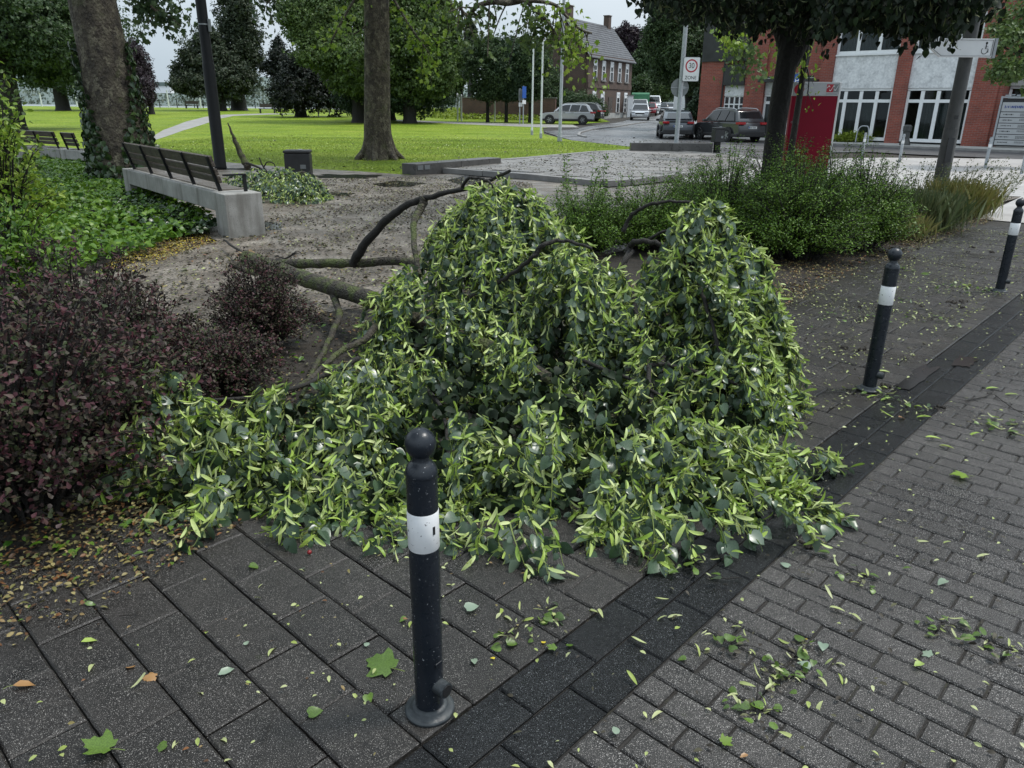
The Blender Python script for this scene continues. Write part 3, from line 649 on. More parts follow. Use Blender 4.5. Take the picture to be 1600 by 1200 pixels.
# ---------------------------------------------------------------- the fallen lime branch
def smooth_path(pts, n):
    """Catmull-Rom through the points"""
    P = [Vector(p) for p in pts]; out = []
    for i in range(len(P)-1):
        a, b, c, d = P[max(i-1, 0)], P[i], P[i+1], P[min(i+2, len(P)-1)]
        for k in range(n):
            t = k/n; out.append(.5*((2*b)+(c-a)*t+(2*a-5*b+4*c-d)*t*t+(3*b-a-3*c+d)*t**3))
    return out+[P[-1]]
def limb(name, pts, r0, r1, m, parent, n=10, wob=.006, world=True, k=5):
    p = smooth_path(pts, k); L = len(p); rs = []
    for i in range(L):
        rs.append((r0+(r1-r0)*i/(L-1))*random.uniform(.93, 1.07)); 
        if 0 < i < L-1: p[i] += Vector([random.uniform(-1, 1)*wob for _ in range(3)])
    return obj(name, MB().tube(p, rs, n), m, parent, world, smooth=True)
fb = thing('fallen_branch', 'huge storm-torn lime branch with pale bracts lying across the footway', 'fallen branch', (0, 4.2, 0))
BM = MAT['branch_bark']; TB = MAT['twig_bark']
main = limb('limb', [ay(385, 404, 7.1), ay(430, 420, 6.8), ay(480, 437, 6.3), ay(560, 462, 5.6), ay(610, 482, 5.2), ay(700, 520, 4.8), ay(800, 560, 4.4), ay(930, 640, 3.9), ay(1010, 690, 3.5)], .085, .035, BM, fb, 14)
k = MB()                                                   # torn end: splinters of pale wood
for i in range(14):
    a = ay(385, 404, 7.1)+Vector((random.uniform(-.02, .03), random.uniform(-.06, .06), random.uniform(-.07, .06)))
    b = a+Vector((-random.uniform(.06, .17), random.uniform(-.02, .09), random.uniform(-.05, .03))); k.tube([a+(a-b)*.5, a, b], [.022, .018, .002], 5)
obj('torn_end', k, MAT['splinter'], main, True)
limb('limb', [ay(358, 412, 7.0), ay(375, 418, 7.0), ay(400, 428, 6.8)], .035, .03, BM, fb, 8)
limb('limb', [ay(432, 413, 6.85), ay(500, 412, 6.6), ay(556, 411, 6.4), ay(620, 408, 6.2), ay(690, 420, 5.9)], .045, .03, BM, fb, 10)
arch = limb('limb', [ay(552, 412, 6.4), ay(566, 388, 6.3), ay(592, 356, 6.2), ay(622, 329, 6.1), ay(648, 315, 6.0), ay(668, 309, 5.95), ay(720, 296, 5.8), ay(760, 284, 5.6), ay(798, 266, 5.5)], .042, .010, TB, fb, 10)
for pts, r0, r1 in (
    ([ay(664, 310, 5.95), ay(655, 330, 5.9), ay(646, 352, 5.7), ay(648, 392, 5.4), ay(655, 430, 5.2)], .034, .018),
    ([ay(722, 296, 5.8), ay(730, 280, 5.7), ay(752, 279, 5.6), ay(766, 286, 5.5), ay(772, 300, 5.5)], .014, .006),
    ([ay(720, 345, 5.9), ay(690, 352, 5.8), ay(672, 368, 5.7), ay(662, 388, 5.6)], .018, .010),
    ([ay(520, 460, 5.9), ay(530, 490, 5.5), ay(520, 520, 5.1), ay(500, 560, 4.6), ay(470, 620, 3.9)], .030, .012),
    ([ay(606, 490, 5.2), ay(570, 530, 4.7), ay(530, 550, 4.4), ay(485, 590, 4.0), ay(440, 620, 3.7)], .028, .010),
    ([ay(560, 560, 4.3), ay(500, 590, 4.0), ay(430, 615, 3.6), ay(330, 625, 3.4)], .018, .008),
    ([ay(835, 400, 4.9), ay(846, 386, 4.8), ay(862, 378, 4.8), ay(885, 377, 4.8), ay(925, 388, 4.7)], .020, .009),
    ([ay(720, 468, 5.2), ay(790, 468, 5.0), ay(860, 470, 4.9), ay(960, 480, 4.8), ay(1060, 470, 4.7)], .034, .022),
    ([ay(735, 465, 5.0), ay(790, 435, 4.9), ay(830, 405, 4.8), ay(842, 392, 4.8)], .016, .012),
    ([ay(820, 575, 4.3), ay(880, 600, 4.1), ay(930, 628, 3.9)], .03, .022),
    ([ay(974, 362, 5.1), ay(982, 344, 5.1), ay(996, 330, 5.05), ay(1016, 320, 5.0), ay(1046, 314, 4.95), ay(1085, 318, 4.9)], .016, .008),
    ([ay(980, 396, 5.0), ay(986, 382, 5.0), ay(1002, 377, 4.9), ay(1030, 381, 4.8), ay(1064, 391, 4.7), ay(1110, 420, 4.5)], .022, .012),
    ([ay(1012, 376, 4.95), ay(1030, 364, 4.9), ay(1060, 360, 4.85), ay(1098, 361, 4.8)], .012, .006),
    ([ay(1060, 392, 4.7), ay(1085, 425, 4.5), ay(1100, 470, 4.3), ay(1130, 560, 4.0)], .018, .010),
    ([ay(984, 390, 5.0), ay(975, 420, 4.8), ay(990, 470, 4.5), ay(1010, 560, 4.1), ay(1020, 640, 3.7)], .02, .012),
    ([ay(860, 480, 4.7), ay(930, 450, 4.7), ay(965, 420, 4.8), ay(990, 392, 4.9)], .018, .014),
    ([ay(1010, 690, 3.5), ay(1080, 700, 3.4), ay(1160, 730, 3.2), ay(1240, 770, 3.0)], .02, .008),
    ([ay(980, 580, 4.1), ay(1040, 570, 4.0), ay(1120, 590, 3.9), ay(1180, 610, 3.8)], .016, .008),
    ([ay(660, 600, 4.1), ay(690, 640, 3.7), ay(700, 700, 3.3)], .014, .008),
    ([ay(900, 560, 4.3), ay(1000, 600, 3.9), ay(1060, 640, 3.6)], .014, .007),
    ([ay(350, 375, 9.2), ay(375, 392, 8.3), ay(398, 407, 7.4)], .012, .018),
    ([ay(430, 406, 7.0), ay(448, 403, 7.0), ay(462, 394, 6.9)], .006, .010)):
    limb('branch', pts, r0, r1, TB if r0 < .025 else BM, fb, 8)

SPR = []      # (origin, azimuth, spread, top, bottom, ...): every spray droops from a hump of the heap like a curtain
def hump(px, py, Y, R, drop, n, az=-90, wide=110, p=2., dens=1., inner=.12):
    c = ay(px, py, Y); SPR.append((c, R, drop, n, math.radians(az), math.radians(wide), p, dens, inner))
# back and top
hump(790, 292, 5.6, .50, .75, 58, -90, 120); hump(725, 312, 5.6, .34, .70, 26, -110, 110); hump(866, 345, 5.35, .34, .55, 26, -70, 110)
hump(760, 375, 5.2, .42, .60, 30); hump(690, 350, 5.5, .16, .35, 6, -150, 80)
hump(830, 300, 5.55, .34, .60, 34, -85, 130); hump(755, 296, 5.6, .30, .55, 26, -100, 130); hump(800, 350, 5.3, .40, .50, 28); hump(880, 400, 5.0, .26, .45, 20)
# middle
hump(905, 392, 4.7, .36, .62, 48, -90, 120); hump(955, 420, 4.6, .26, .50, 24, -60, 90); hump(925, 470, 4.5, .30, .35, 14)
# right hump
hump(1085, 322, 4.75, .34, .55, 34, -80, 130); hump(1140, 385, 4.55, .31, .55, 34, -60, 110); hump(1060, 395, 4.5, .26, .5, 14, -120, 90)
hump(1105, 440, 4.3, .46, .65, 52, -85, 110); hump(1180, 455, 4.25, .29, .60, 40, -50, 100); hump(1040, 500, 4.2, .30, .40, 18, -100, 90)
hump(1185, 545, 4.0, .21, .45, 30, -55, 100); hump(1130, 530, 4.0, .34, .40, 30, -80, 100)
hump(1020, 425, 4.65, .26, .46, 22, -95, 110); hump(1045, 375, 4.75, .22, .45, 16, -110, 100); hump(985, 455, 4.5, .24, .40, 16)
# left of the middle
hump(650, 425, 5.1, .32, .55, 30, -100, 110); hump(705, 455, 4.75, .30, .50, 30, -80, 110); hump(610, 445, 5.1, .18, .35, 10, -120, 100)
hump(800, 505, 4.15, .20, .55, 26, -90, 120); hump(825, 560, 4.0, .20, .40, 16, -80, 110); hump(870, 545, 4.3, .24, .40, 10, -90, 100)
hump(545, 560, 4.2, .24, .34, 22, -110, 120); hump(620, 520, 4.5, .26, .42, 24, -110, 110); hump(500, 585, 3.9, .22, .30, 18, -110, 120); hump(600, 480, 5.0, .20, .40, 12, -120, 100); hump(650, 560, 4.1, .24, .36, 20)
hump(765, 600, 3.9, .20, .26, 14); hump(880, 585, 4.0, .24, .28, 16); hump(960, 590, 3.9, .24, .28, 16); hump(1030, 585, 3.85, .22, .28, 12)
# front left
hump(255, 568, 3.35, .20, .42, 24, -100, 130); hump(300, 620, 3.15, .30, .48, 40, -95, 110); hump(235, 640, 3.05, .22, .45, 16, -150, 80)
hump(350, 650, 3.1, .30, .50, 30, -90, 100); hump(440, 592, 3.45, .24, .40, 30, -80, 120); hump(490, 620, 3.3, .24, .45, 24, -70, 100)
hump(580, 565, 3.75, .26, .40, 26, -90, 120); hump(570, 640, 3.3, .26, .45, 28, -90, 110); hump(420, 700, 2.95, .28, .36, 24)
# front row
hump(640, 680, 3.05, .28, .42, 34, -95, 110); hump(545, 700, 3.0, .30, .42, 34, -95, 110); hump(730, 655, 3.15, .28, .46, 40, -90, 110)
hump(830, 650, 3.15, .30, .48, 46, -85, 110); hump(800, 720, 2.9, .28, .36, 24); hump(905, 640, 3.4, .18, .30, 10)
hump(1000, 660, 3.15, .34, .46, 50, -85, 115); hump(1060, 632, 3.35, .34, .46, 40, -80, 110); hump(950, 720, 2.9, .26, .36, 26, -95, 100)
hump(1110, 660, 3.3, .34, .44, 44, -60, 100); hump(1090, 720, 3.0, .34, .36, 36, -70, 90); hump(1150, 705, 3.15, .31, .34, 34, -45, 80)
hump(1140, 640, 3.55, .27, .40, 22, -40, 90)
for px, py, az in ((300, 800, -100), (360, 830, -80), (440, 830, -95), (560, 830, -90), (660, 850, -80), (760, 850, -100), (830, 860, -75), (960, 860, -85), (1040, 868, -60), (1110, 860, -30), (1190, 850, -20), (1225, 800, -20), (1255, 755, -5), (190, 690, 180), (240, 790, -140)):
    c = at(px, py)+Vector((0, .10, .13)); SPR.append((c, .22, .14, 5, math.radians(az), math.radians(40), 1.6, 1., .02))     # trailing tips on the paving
lp, ld, ln, ls = [], [], [], []        # leaves
bp, bd, bn, bs = [], [], [], []        # bracts
fp, fd, fn, fs = [], [], [], []        # flower clusters
tw = MB()
for (c, R, drop, n, az0, wide, p, dens, inner) in SPR:
    n = int(n*.92)
    for s in range(n):
        if s % 8 == 0: azc = az0+random.gauss(0, wide*.6); rc = random.uniform(.75, 1.22); zc_ = random.gauss(0, .045)
        az = azc+random.gauss(0, .12); rr = R*rc*random.uniform(.85, 1.12); lay = abs(random.gauss(0, inner))
        h = Vector((math.cos(az), math.sin(az), 0)); sd_ = Vector((-h.y, h.x, 0)); dr = drop*random.uniform(.7, 1.1)
        r0 = random.uniform(-.1, .55); wob = random.uniform(-.25, .25); top = c.z-lay+zc_+random.gauss(0, .015)
        pts = []
        m = 9; off = Vector((random.gauss(0, .05), random.gauss(0, .05), 0))
        for i in range(m):
            t = i/(m-1); q = r0+(1-r0)*(t**.85); r = rr*q
            z = top-dr*max(0, q)**p if q > 0 else top-.02
            if q > .85: z -= dr*.25*(q-.85)/.15
            P = Vector((c.x, c.y, 0))+off+h*r+sd_*(wob*r*t)+Vector((0, 0, max(z, .018+.02*random.random())))
            pts.append(P)
        L = sum((b-a).length for a, b in zip(pts, pts[1:]))
        tw.tube(pts, [.0045-.0032*i/(m-1) for i in range(m)], 3, False)
        nl = max(4, int(L/.0145*dens)); acc = np.array([np.array(x) for x in pts])
        for i in range(nl):
            t = (i+random.random())/nl*(m-1)*.999; a = int(t); f = t-a
            P = acc[a]*(1-f)+acc[a+1]*f; tan = acc[a+1]-acc[a]; tan = tan/(np.linalg.norm(tan)+1e-9)
            sg = 1 if i % 2 else -1; lat = np.array(sd_)*sg
            out = np.array(h)
            if random.random() < .60:
                d = tan*.45+lat*random.uniform(.1, .75)+np.array((0, 0, -.45))+rng.normal(size=3)*.34
                lp.append(P+d*.012); ld.append(d); ln.append((out*.75+np.array((0, 0, .75))+rng.normal(size=3)*.55)*(-1 if random.random() < .14 else 1)); ls.append(.026+.046*random.random()**1.4)
            if random.random() < .66-.22*(i/nl):
                d = tan*.30+lat*random.uniform(-.3, .65)+out*random.uniform(-.15, .6)+np.array((0, 0, random.uniform(-.75, .35)))+rng.normal(size=3)*.42
                P2 = P+np.array((0, 0, .010))+out*.014; nn = out*.5+np.array((0, 0, .7))+rng.normal(size=3)*.8; q = random.uniform(.036, .068)
                bp.append(P2); bd.append(d); bn.append(nn); bs.append(q)
                if random.random() < .45:
                    fp.append(P2); fd.append(d+np.array((0, 0, -.4))+rng.normal(size=3)*.2); fn.append(nn); fs.append(q*.85)
ip, idd, inn, iss = [], [], [], []
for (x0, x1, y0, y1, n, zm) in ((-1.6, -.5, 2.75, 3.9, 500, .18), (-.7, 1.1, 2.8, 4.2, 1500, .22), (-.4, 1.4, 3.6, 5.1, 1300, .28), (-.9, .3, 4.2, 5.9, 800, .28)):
    for i in range(n):                                       # inner leaves of the heap, their shade put into a darker leaf colour
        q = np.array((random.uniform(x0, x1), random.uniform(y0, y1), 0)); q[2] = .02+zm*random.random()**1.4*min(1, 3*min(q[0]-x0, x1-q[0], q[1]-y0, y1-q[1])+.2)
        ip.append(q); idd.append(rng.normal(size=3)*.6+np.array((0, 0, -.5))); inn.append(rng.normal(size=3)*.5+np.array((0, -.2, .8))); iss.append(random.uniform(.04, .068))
lp, ld, ln, ls, bp, bd, bn, bs, fp, fd, fn, fs = map(np.array, (lp, ld, ln, ls, bp, bd, bn, bs, fp, fd, fn, fs))
obj('twigs', tw, MAT['lime_stalk'], fb, True)['kind'] = 'stuff'
def split(name, tm, P, D, N, s, m):
    d = np.linalg.norm(P-np.array((0, .6, 1.2)), axis=1); order = np.argsort(d); a, b = order[:300], order[300:]
    pieces(name, tm, P[a], D[a], N[a], s[a], m, fb); stuff(name+'_mass', tm, P[b], D[b], N[b], s[b], m, fb)
split('leaf', HEART, lp, ld, ln, ls, MAT['lime_leaf'])
split('bract', BRACT, bp, bd, bn, bs, MAT['lime_bract'])
stuff('inner_shade_leaf', HEART, np.array(ip), np.array(idd), np.array(inn), np.array(iss), MAT['shade_toned_leaf'], fb)
stuff('flower_cluster', FLOWER, fp, fd, fn, fs, MAT['lime_flower'], fb)
print('PILE', len(lp), len(bp), len(fp))

# ---------------------------------------------------------------- bushes
def bush(name, label, c, rx, ry, h, tm, m, size, ntw, per, cat='bush', az=None, arch=.35, group=None, up=.0, kind_part='foliage', rose=1, start=.3, stemm='twig_bark', flat=0., fill=1., rag=(.8, 1.16)):
    """arching twigs from a crown at the foot, set with leaves along their outer length"""
    t = thing(name, label, cat, c, 0, group); c = Vector(c); k = MB(); P, D, N, s = [], [], [], []
    for i in range(ntw):
        a = random.uniform(0, 2*math.pi); e = math.sqrt(random.random()); ph = random.uniform(.12, 1)
        tip = Vector((math.cos(a)*rx*e, math.sin(a)*ry*e, 0)); hh = h*math.sqrt(max(.03, 1-.85*e*e))*(1-(1-ph)**2*.85)*random.uniform(*rag)
        base = Vector((tip.x*.35*random.random(), tip.y*.35*random.random(), 0)); midp = base.lerp(tip, .45)+Vector((0, 0, hh*(.75+arch*.5)))
        end = tip+Vector((0, 0, hh)); 
        pts = [base.lerp(midp, q/3) if q == 0 else (base*(1-q/6)**2+midp*2*(q/6)*(1-q/6)+end*(q/6)**2) for q in range(7)]
        k.tube(pts, [.006*(1-q/8)*(.4+h*.8) for q in range(7)], 3, False)
        A = np.array([tuple(x) for x in pts])
        for j in range(int(per*random.uniform(.7, 1.3))):
            q = (start+(1-start)*random.random()**.8)*5.999; b = int(q); f = q-b; p = A[b]*(1-f)+A[b+1]*f; tan = unit(A[b+1]-A[b])
            for r in range(rose):
                d = tan*.5+rng.normal(size=3)*.65+np.array((0, 0, up)); d[2] *= (1-flat)
                P.append(p+rng.normal(size=3)*size*.7*fill); D.append(d); N.append(np.array((0, 0, 1))+rng.normal(size=3)*.55+unit(np.array((p[0], p[1], 0))+1e-6)*.3); s.append(size*random.uniform(.7, 1.25))
    obj('stems', k, MAT[stemm], t)['kind'] = 'stuff'
    P = np.array(P); P[:, 2] = np.maximum(P[:, 2], .01)
    V, F = scatter(tm, P, np.array(D), np.array(N), np.array(s)); o = link(kind_part, npmesh(kind_part, V, F, m, True), t); o['kind'] = 'stuff'
    return t
bb = MAT['barberry']
def G(px, py): p = at(px, py); return (p.x, p.y, 0)
bush('barberry_bush', 'tallest purple barberry bush filling the left edge beside the footway', ay(40, 760, 2.85).xy.to_3d(), .70, .55, .95, OBOV, bb, .027, 260, 22, rose=2, rag=(.6, 1.3))
bush('barberry_bush', 'purple barberry bush between the left-edge bush and the leaf heap', ay(165, 700, 3.35).xy.to_3d(), .55, .55, .84, OBOV, bb, .027, 210, 22, rose=2)
bush('barberry_bush', 'loose grey-purple barberry bush behind, at the edge of the wet path', ay(130, 560, 4.5).xy.to_3d(), .75, .65, .85, OBOV, bb, .028, 200, 20, rose=2)
bush('barberry_bush', 'wispy barberry bush right of the loose one, twigs over the path', ay(235, 560, 4.35).xy.to_3d(), .35, .45, .62, OBOV, bb, .027, 140, 18, rose=2)
bush('barberry_bush', 'small reddish barberry bush in front of the mossy torn limb', ay(415, 560, 5.2).xy.to_3d(), .42, .40, .62, OBOV, bb, .020, 300, 22, rose=2)
bush('barberry_bush', 'low dark barberry bush under the leaf heap by the mossy limb', ay(350, 640, 4.3).xy.to_3d(), .5, .4, .42, OBOV, bb, .020, 220, 18, rose=2)
hg = MAT['hedge']
def hb(label, px, py, Y, rx, ry, h, n, per=46, **k):
    p = ay(px, py, Y); bush('evergreen_shrub', label, (p.x, p.y, 0), rx, ry, h*1.08, LEAF, hg, .026, n, per, 'shrub', group=None, flat=.45, start=.25, fill=1.6, rag=(.55, 1.28), **k)
hb('trimmed dense evergreen shrub nearest the middle bollard, its side in shade', 1240, 400, 8.9, .95, .75, 1.02, 620)
hb('dense rounded evergreen shrub at the right end of the hedge', 1340, 385, 9.6, .75, .6, 1.0, 480)
hb('evergreen shrub behind the right hump of the leaf heap', 1130, 380, 9.4, .9, .7, 1.0, 520)
hb('evergreen shrub under the dark lime trunk', 1215, 340, 11.2, .95, .8, 1.05, 440)
hb('olive evergreen shrub in the gap between the two leaf humps', 1010, 370, 9.4, .75, .6, .72, 400)
hb('low evergreen shrub just behind the middle leaf hump', 915, 370, 9.2, .75, .6, .68, 380)
hb('evergreen shrub in front of the dark red info pillar', 1300, 320, 12.2, .9, .7, .95, 360)
hb('loose evergreen shrub left of the lime trunk, terrace kerb behind', 1095, 320, 11.6, .85, .7, .78, 320)
# wiry shoots that stand above the hedge
def shoots(label, spots, m=hg, size=.034, cat='plant', nm='wiry_shoot', leaf=LEAF, each=60, lean=.12, r=.004):
    for i, (px, py, Y, top) in enumerate(spots):
        b = ay(px, py, Y); tpz = ay(px, top, Y).z
        lab = label if isinstance(label, str) else label[i]
        t = thing(nm, lab, cat, (b.x, b.y, 0), 0, 'wiry shoots above the hedge' if nm == 'wiry_shoot' else 'weeds in the bed'); k = MB(); P, D, N, s = [], [], [], []
        for q in range(3):
            e = Vector((random.gauss(0, lean), random.gauss(0, lean), tpz*random.uniform(.75, 1))); pts = [Vector((random.gauss(0, .03), random.gauss(0, .03), 0))]
            for u in range(1, 6): pts.append(pts[0].lerp(e, u/5)+Vector((random.gauss(0, .012), random.gauss(0, .012), 0)))
            k.tube(pts, [r*(1-u/7) for u in range(6)], 3, False)
            for j in range(each):
                f = random.uniform(.3, 1); p = np.array(pts[0].lerp(e, f)); P.append(p+rng.normal(size=3)*.018); D.append(rng.normal(size=3)*np.array((1,1,.4))+np.array((0,0,.35))); N.append(np.array((0,0,1))+rng.normal(size=3)*.5); s.append(size*random.uniform(.7, 1.3))
        obj('stems', k, MAT['twig_bark'], t)['kind'] = 'stuff'
        V, F = scatter(leaf, np.array(P), np.array(D), np.array(N), np.array(s)); o = link('foliage', npmesh('foliage', V, F, m, True), t); o['kind'] = 'stuff'
shoots(['tallest-left wiry shoot of the trio before the terrace', 'middle wiry shoot of the trio before the terrace', 'thick right shoot of the trio before the terrace', 'short wiry shoot left of the trio, above the leaf heap', 'wiry shoot under the zone sign pole', 'second wiry shoot just right of the zone sign pole', 'wiry shoot before the left end of the low dark wall', 'wiry shoot before the middle of the low dark wall', 'wiry shoot before the post bin', 'short wiry shoot above the gap between the leaf humps', 'wiry shoot touching the lime trunk on its left', 'short wiry shoot right of the trio'], [(890, 360, 9.4, 222), (915, 360, 9.5, 220), (938, 360, 9.3, 228), (870, 355, 9.6, 262), (1040, 350, 10, 242), (1060, 350, 10.2, 250), (1085, 340, 10.5, 238), (1110, 340, 10.6, 246), (1140, 330, 11, 240), (985, 360, 9.6, 268), (1170, 320, 11.3, 252), (960, 360, 9.5, 262)])
shoots(['lilac-like tall weed stem in front of the red pillar, left of its middle', 'weed stem at the lower right corner of the red pillar', 'tall weed right of the red pillar before the grey doors', 'weed with pale flower heads left of the grey lamp post', 'tall weed leaning on the grey lamp post, left side', 'weed between the red pillar and the shrub end'], [(1253, 300, 13, 182), (1296, 300, 13, 205), (1330, 300, 13.5, 215), (1380, 300, 13.5, 225), (1440, 310, 13.5, 245), (1350, 300, 13, 232)], MAT['weed'], .03, 'weed', 'weed', LEAF, 46, .16)
def tuft(nm, label, px, py, Y, R, h, n, m, w=1., lean=.6, cat='grass tuft', dirx=0.):
    b = ay(px, py, Y); t = thing(nm, label, cat, (b.x, b.y, 0)); P = rng.normal(size=(n, 3))*np.array((R*.5, R*.5, 0)); P[:, 2] = 0
    D = rng.normal(size=(n, 3))*np.array((lean, lean, .1))*.6+np.array((dirx, 0, 1.)); s = h*rng.uniform(.5, 1.1, n)
    V, F = scatter([(v*np.array((w, 1, 1)), f) for v, f in BLADE], P, D, rvec(n), s); o = link('blades', npmesh('blades', V, F, m, True), t); o['kind'] = 'stuff'; return t
tuft('grass_tuft', 'straw-coloured grass tuft at the end of the bed by the lamp post', 1490, 335, 13.0, .42, .58, 1500, MAT['drygrass'], .24, .4)
tuft('grass_tuft', 'green grass clump between the shrub end and straw tuft', 1420, 350, 11.6, .55, .55, 2400, MAT['weed'], .3, .4)
tuft('grass_tuft', 'low yellowish grass at the foot of the shrub end', 1395, 370, 10.6, .35, .35, 1300, MAT['drygrass'], .3)
def stalks(label, px, py, Y, n, h, dx, spread=.3):
    b = ay(px, py, Y); t = thing('leaning_weed', label, 'weed', (b.x, b.y, 0), 0, None); k = MB(); P, D, N, s = [], [], [], []
    for i in range(n):
        a = Vector((random.gauss(0, spread), random.gauss(0, spread*.6), 0)); e = a+Vector((dx*random.uniform(.5, 1.2)*h, random.gauss(0, .1), h*random.uniform(.6, 1.1)))
        pts = [a.lerp(e, u/4)+Vector((0, 0, .05*math.sin(u/4*3.1))) for u in range(5)]; k.tube(pts, [.004*(1-u/6) for u in range(5)], 3, False)
        for j in range(26): f = random.uniform(.2, 1); P.append(np.array(a.lerp(e, f))+rng.normal(size=3)*.02); D.append(rng.normal(size=3)*.6+np.array((dx, 0, .8))); N.append(rng.normal(size=3)+np.array((0,0,.6))); s.append(random.uniform(.02, .045))
    obj('stems', k, MAT['weed'], t)['kind'] = 'stuff'
    V, F = scatter(DIAM, np.array(P), np.array(D), np.array(N), np.array(s)); o = link('foliage', npmesh('foliage', V, F, MAT['weed'], True), t); o['kind'] = 'stuff'
stalks('grey-green weeds leaning right beyond the straw tuft', 1500, 325, 13.2, 46, .85, .75)
stalks('upright grey-green weeds between the lamp post and shrubs', 1410, 320, 12.6, 46, .85, .05, .4)
stalks('grey-green weeds behind the lamp post foot', 1470, 305, 15.2, 36, .7, .2, .5)
# ivy carpet, under the benches and round the big plane tree
def carpet(name, label_kind, poly, n, h, tm, m, size, lump=.5, jit=.5, dens=None, zoff=0., cat=None):
    xs = [p[0] for p in poly]; ys = [p[1] for p in poly]; P = []
    while len(P) < n:
        q = (random.uniform(min(xs), max(xs)), random.uniform(min(ys), max(ys)))
        if inside(q, poly):
            a = math.sin(q[0]*2.3+1)*math.cos(q[1]*1.7)+math.sin(q[0]*5.1)*math.cos(q[1]*4.3+2)*.6
            P.append((q[0], q[1], T(q[1])+zoff+max(.01, h*(.55+lump*.35*a)*random.uniform(.35, 1.05))))
    P = np.array(P); D = rng.normal(size=(n, 3))*np.array((1, 1, .35)); N = np.array((0, 0, 1.))+rng.normal(size=(n, 3))*jit
    return stuff(name, tm, P, D, N, size*rng.uniform(.6, 1.3, n), m)
IV = [(p.x, p.y) for p in PX((0, 262), (95, 240), (180, 262), (250, 305), (335, 352), (300, 372), (230, 400), (120, 430), (0, 445))]
carpet('ground_cover', '', IV, 17000, .30, HEART, MAT['cover'], .075)
IV2 = [(p.x, p.y) for p in PX((190, 300), (250, 318), (338, 358), (320, 372), (240, 372), (180, 340))]
carpet('ivy', '', IV2, 4000, .26, HEART, MAT['ivy'], .07)
# litter: a brown drift along the bed, bits on the footway and path
def litter(name, poly, n, m, size, z=0., tm=LEAF, flat=.25):
    xs = [p[0] for p in poly]; ys = [p[1] for p in poly]; P = []
    while len(P) < n:
        q = (random.uniform(min(xs), max(xs)), random.uniform(min(ys), max(ys)))
        if inside(q, poly) and random.random() < .55+.45*math.sin(q[0]*3.1+q[1]*1.3)*math.cos(q[1]*2.7-q[0]): P.append((q[0], q[1], z+random.uniform(.004, .016)))
    P = np.array(P); D = rng.normal(size=(n, 3))*np.array((1, 1, .12)); N = np.array((0, 0, 1.))+rng.normal(size=(n, 3))*flat
    return stuff(name, tm, P, D, N, size*rng.uniform(.5, 1.5, n), m)
B1 = [uv(-3.0, 2.45).xy, uv(-.4, 2.40).xy, uv(.6, 2.50).xy, uv(1.6, 2.75).xy, uv(3.2, 2.95).xy, uv(3.2, 3.6).xy, uv(-3, 3.6).xy]
litter('leaf_litter', [tuple(p) for p in B1], 8500, MAT['litter_mix'], .020, .004)
litter('leaf_litter', [tuple(p) for p in B1], 600, MAT['litter_green'], .030, .012)
BD = [uv(-.2, 3.0).xy, uv(5.5, 3.0).xy, uv(5.5, 5.2).xy, uv(1.5, 6.0).xy, uv(-.2, 6.0).xy]
litter('leaf_litter', [tuple(p) for p in BD], 5000, MAT['litter_dark'], .030, -.010)
litter('leaf_litter', [tuple(p) for p in BD], 2600, MAT['litter_mix'], .028, -.010)
litter('leaf_litter', [tuple(p) for p in BD], 900, MAT['cover'], .04, .0)
B2 = [uv(5.2, 2.6).xy, uv(8, 2.75).xy, uv(14.4, 2.7).xy, uv(15.5, 3.3).xy, uv(9, 4.0).xy, uv(5, 4.2).xy]
litter('leaf_litter', [tuple(p) for p in B2], 6500, MAT['litter_mix'], .024, .004)
B3 = [uv(4.2, 1.35).xy, uv(13, 1.35).xy, uv(13, 2.9).xy, uv(4.2, 2.9).xy]
litter('leaf_litter', [tuple(p) for p in B3], 1700, MAT['litter_bract'], .019, .006)
litter('leaf_litter', [tuple(p) for p in B3], 2200, MAT['litter_dark'], .020, .006)
B4 = [(p.x, p.y) for p in PX((20, 470), (330, 380), (420, 330), (480, 280), (700, 275), (830, 285), (860, 330), (640, 420), (560, 480), (350, 600), (180, 560))]
litter('leaf_litter', B4, 9000, MAT['litter_dark'], .042, -.004)
litter('leaf_litter', B4, 2200, MAT['litter_mix'], .034, -.004)
litter('leaf_litter', B4, 1100, MAT['litter_bract'], .030, -.004)
B5 = [(p.x, p.y) for p in PX((280, 395), (340, 380), (300, 352), (230, 365), (160, 420), (220, 430))]
litter('leaf_litter', B5, 1500, MAT['litter_yellow'], .018, .0); litter('leaf_litter', B5, 2200, MAT['litter_mix'], .03, 0)
B6 = [(p.x, p.y) for p in PX((905, 225), (1000, 190), (1060, 190), (1180, 225), (1180, 245), (1040, 236))]
litter('leaf_litter', B6, 900, MAT['litter_dark'], .10, .03); 
B7 = [(p.x, p.y) for p in PX((700, 268), (930, 243), (1150, 249), (960, 286))]
litter('leaf_litter', B7, 1500, MAT['litter_dark'], .06, tz+.004)
B8 = [uv(13, -3).xy, uv(30, -8).xy, uv(38, 4).xy, uv(20, 5).xy]
litter('leaf_litter', [tuple(p) for p in B8], 3000, MAT['litter_dark'], .06, .006)
B9 = [uv(.5, -1).xy, uv(9, -1).xy, uv(9, 1.3).xy, uv(.2, 1.3).xy]
litter('leaf_litter', [tuple(p) for p in B9], 650, MAT['litter_bract'], .018, .006)
litter('leaf_litter', [tuple(p) for p in B9], 900, MAT['litter_dark'], .018, .006)
B10 = [uv(-.6, 1.3).xy, uv(4.4, 1.3).xy, uv(4.4, 2.4).xy, uv(-.6, 2.4).xy]
litter('leaf_litter', [tuple(p) for p in B10], 260, MAT['litter_bract'], .017, .008)
litter('leaf_litter', [tuple(p) for p in B10], 160, MAT['litter_mix'], .013, .008)
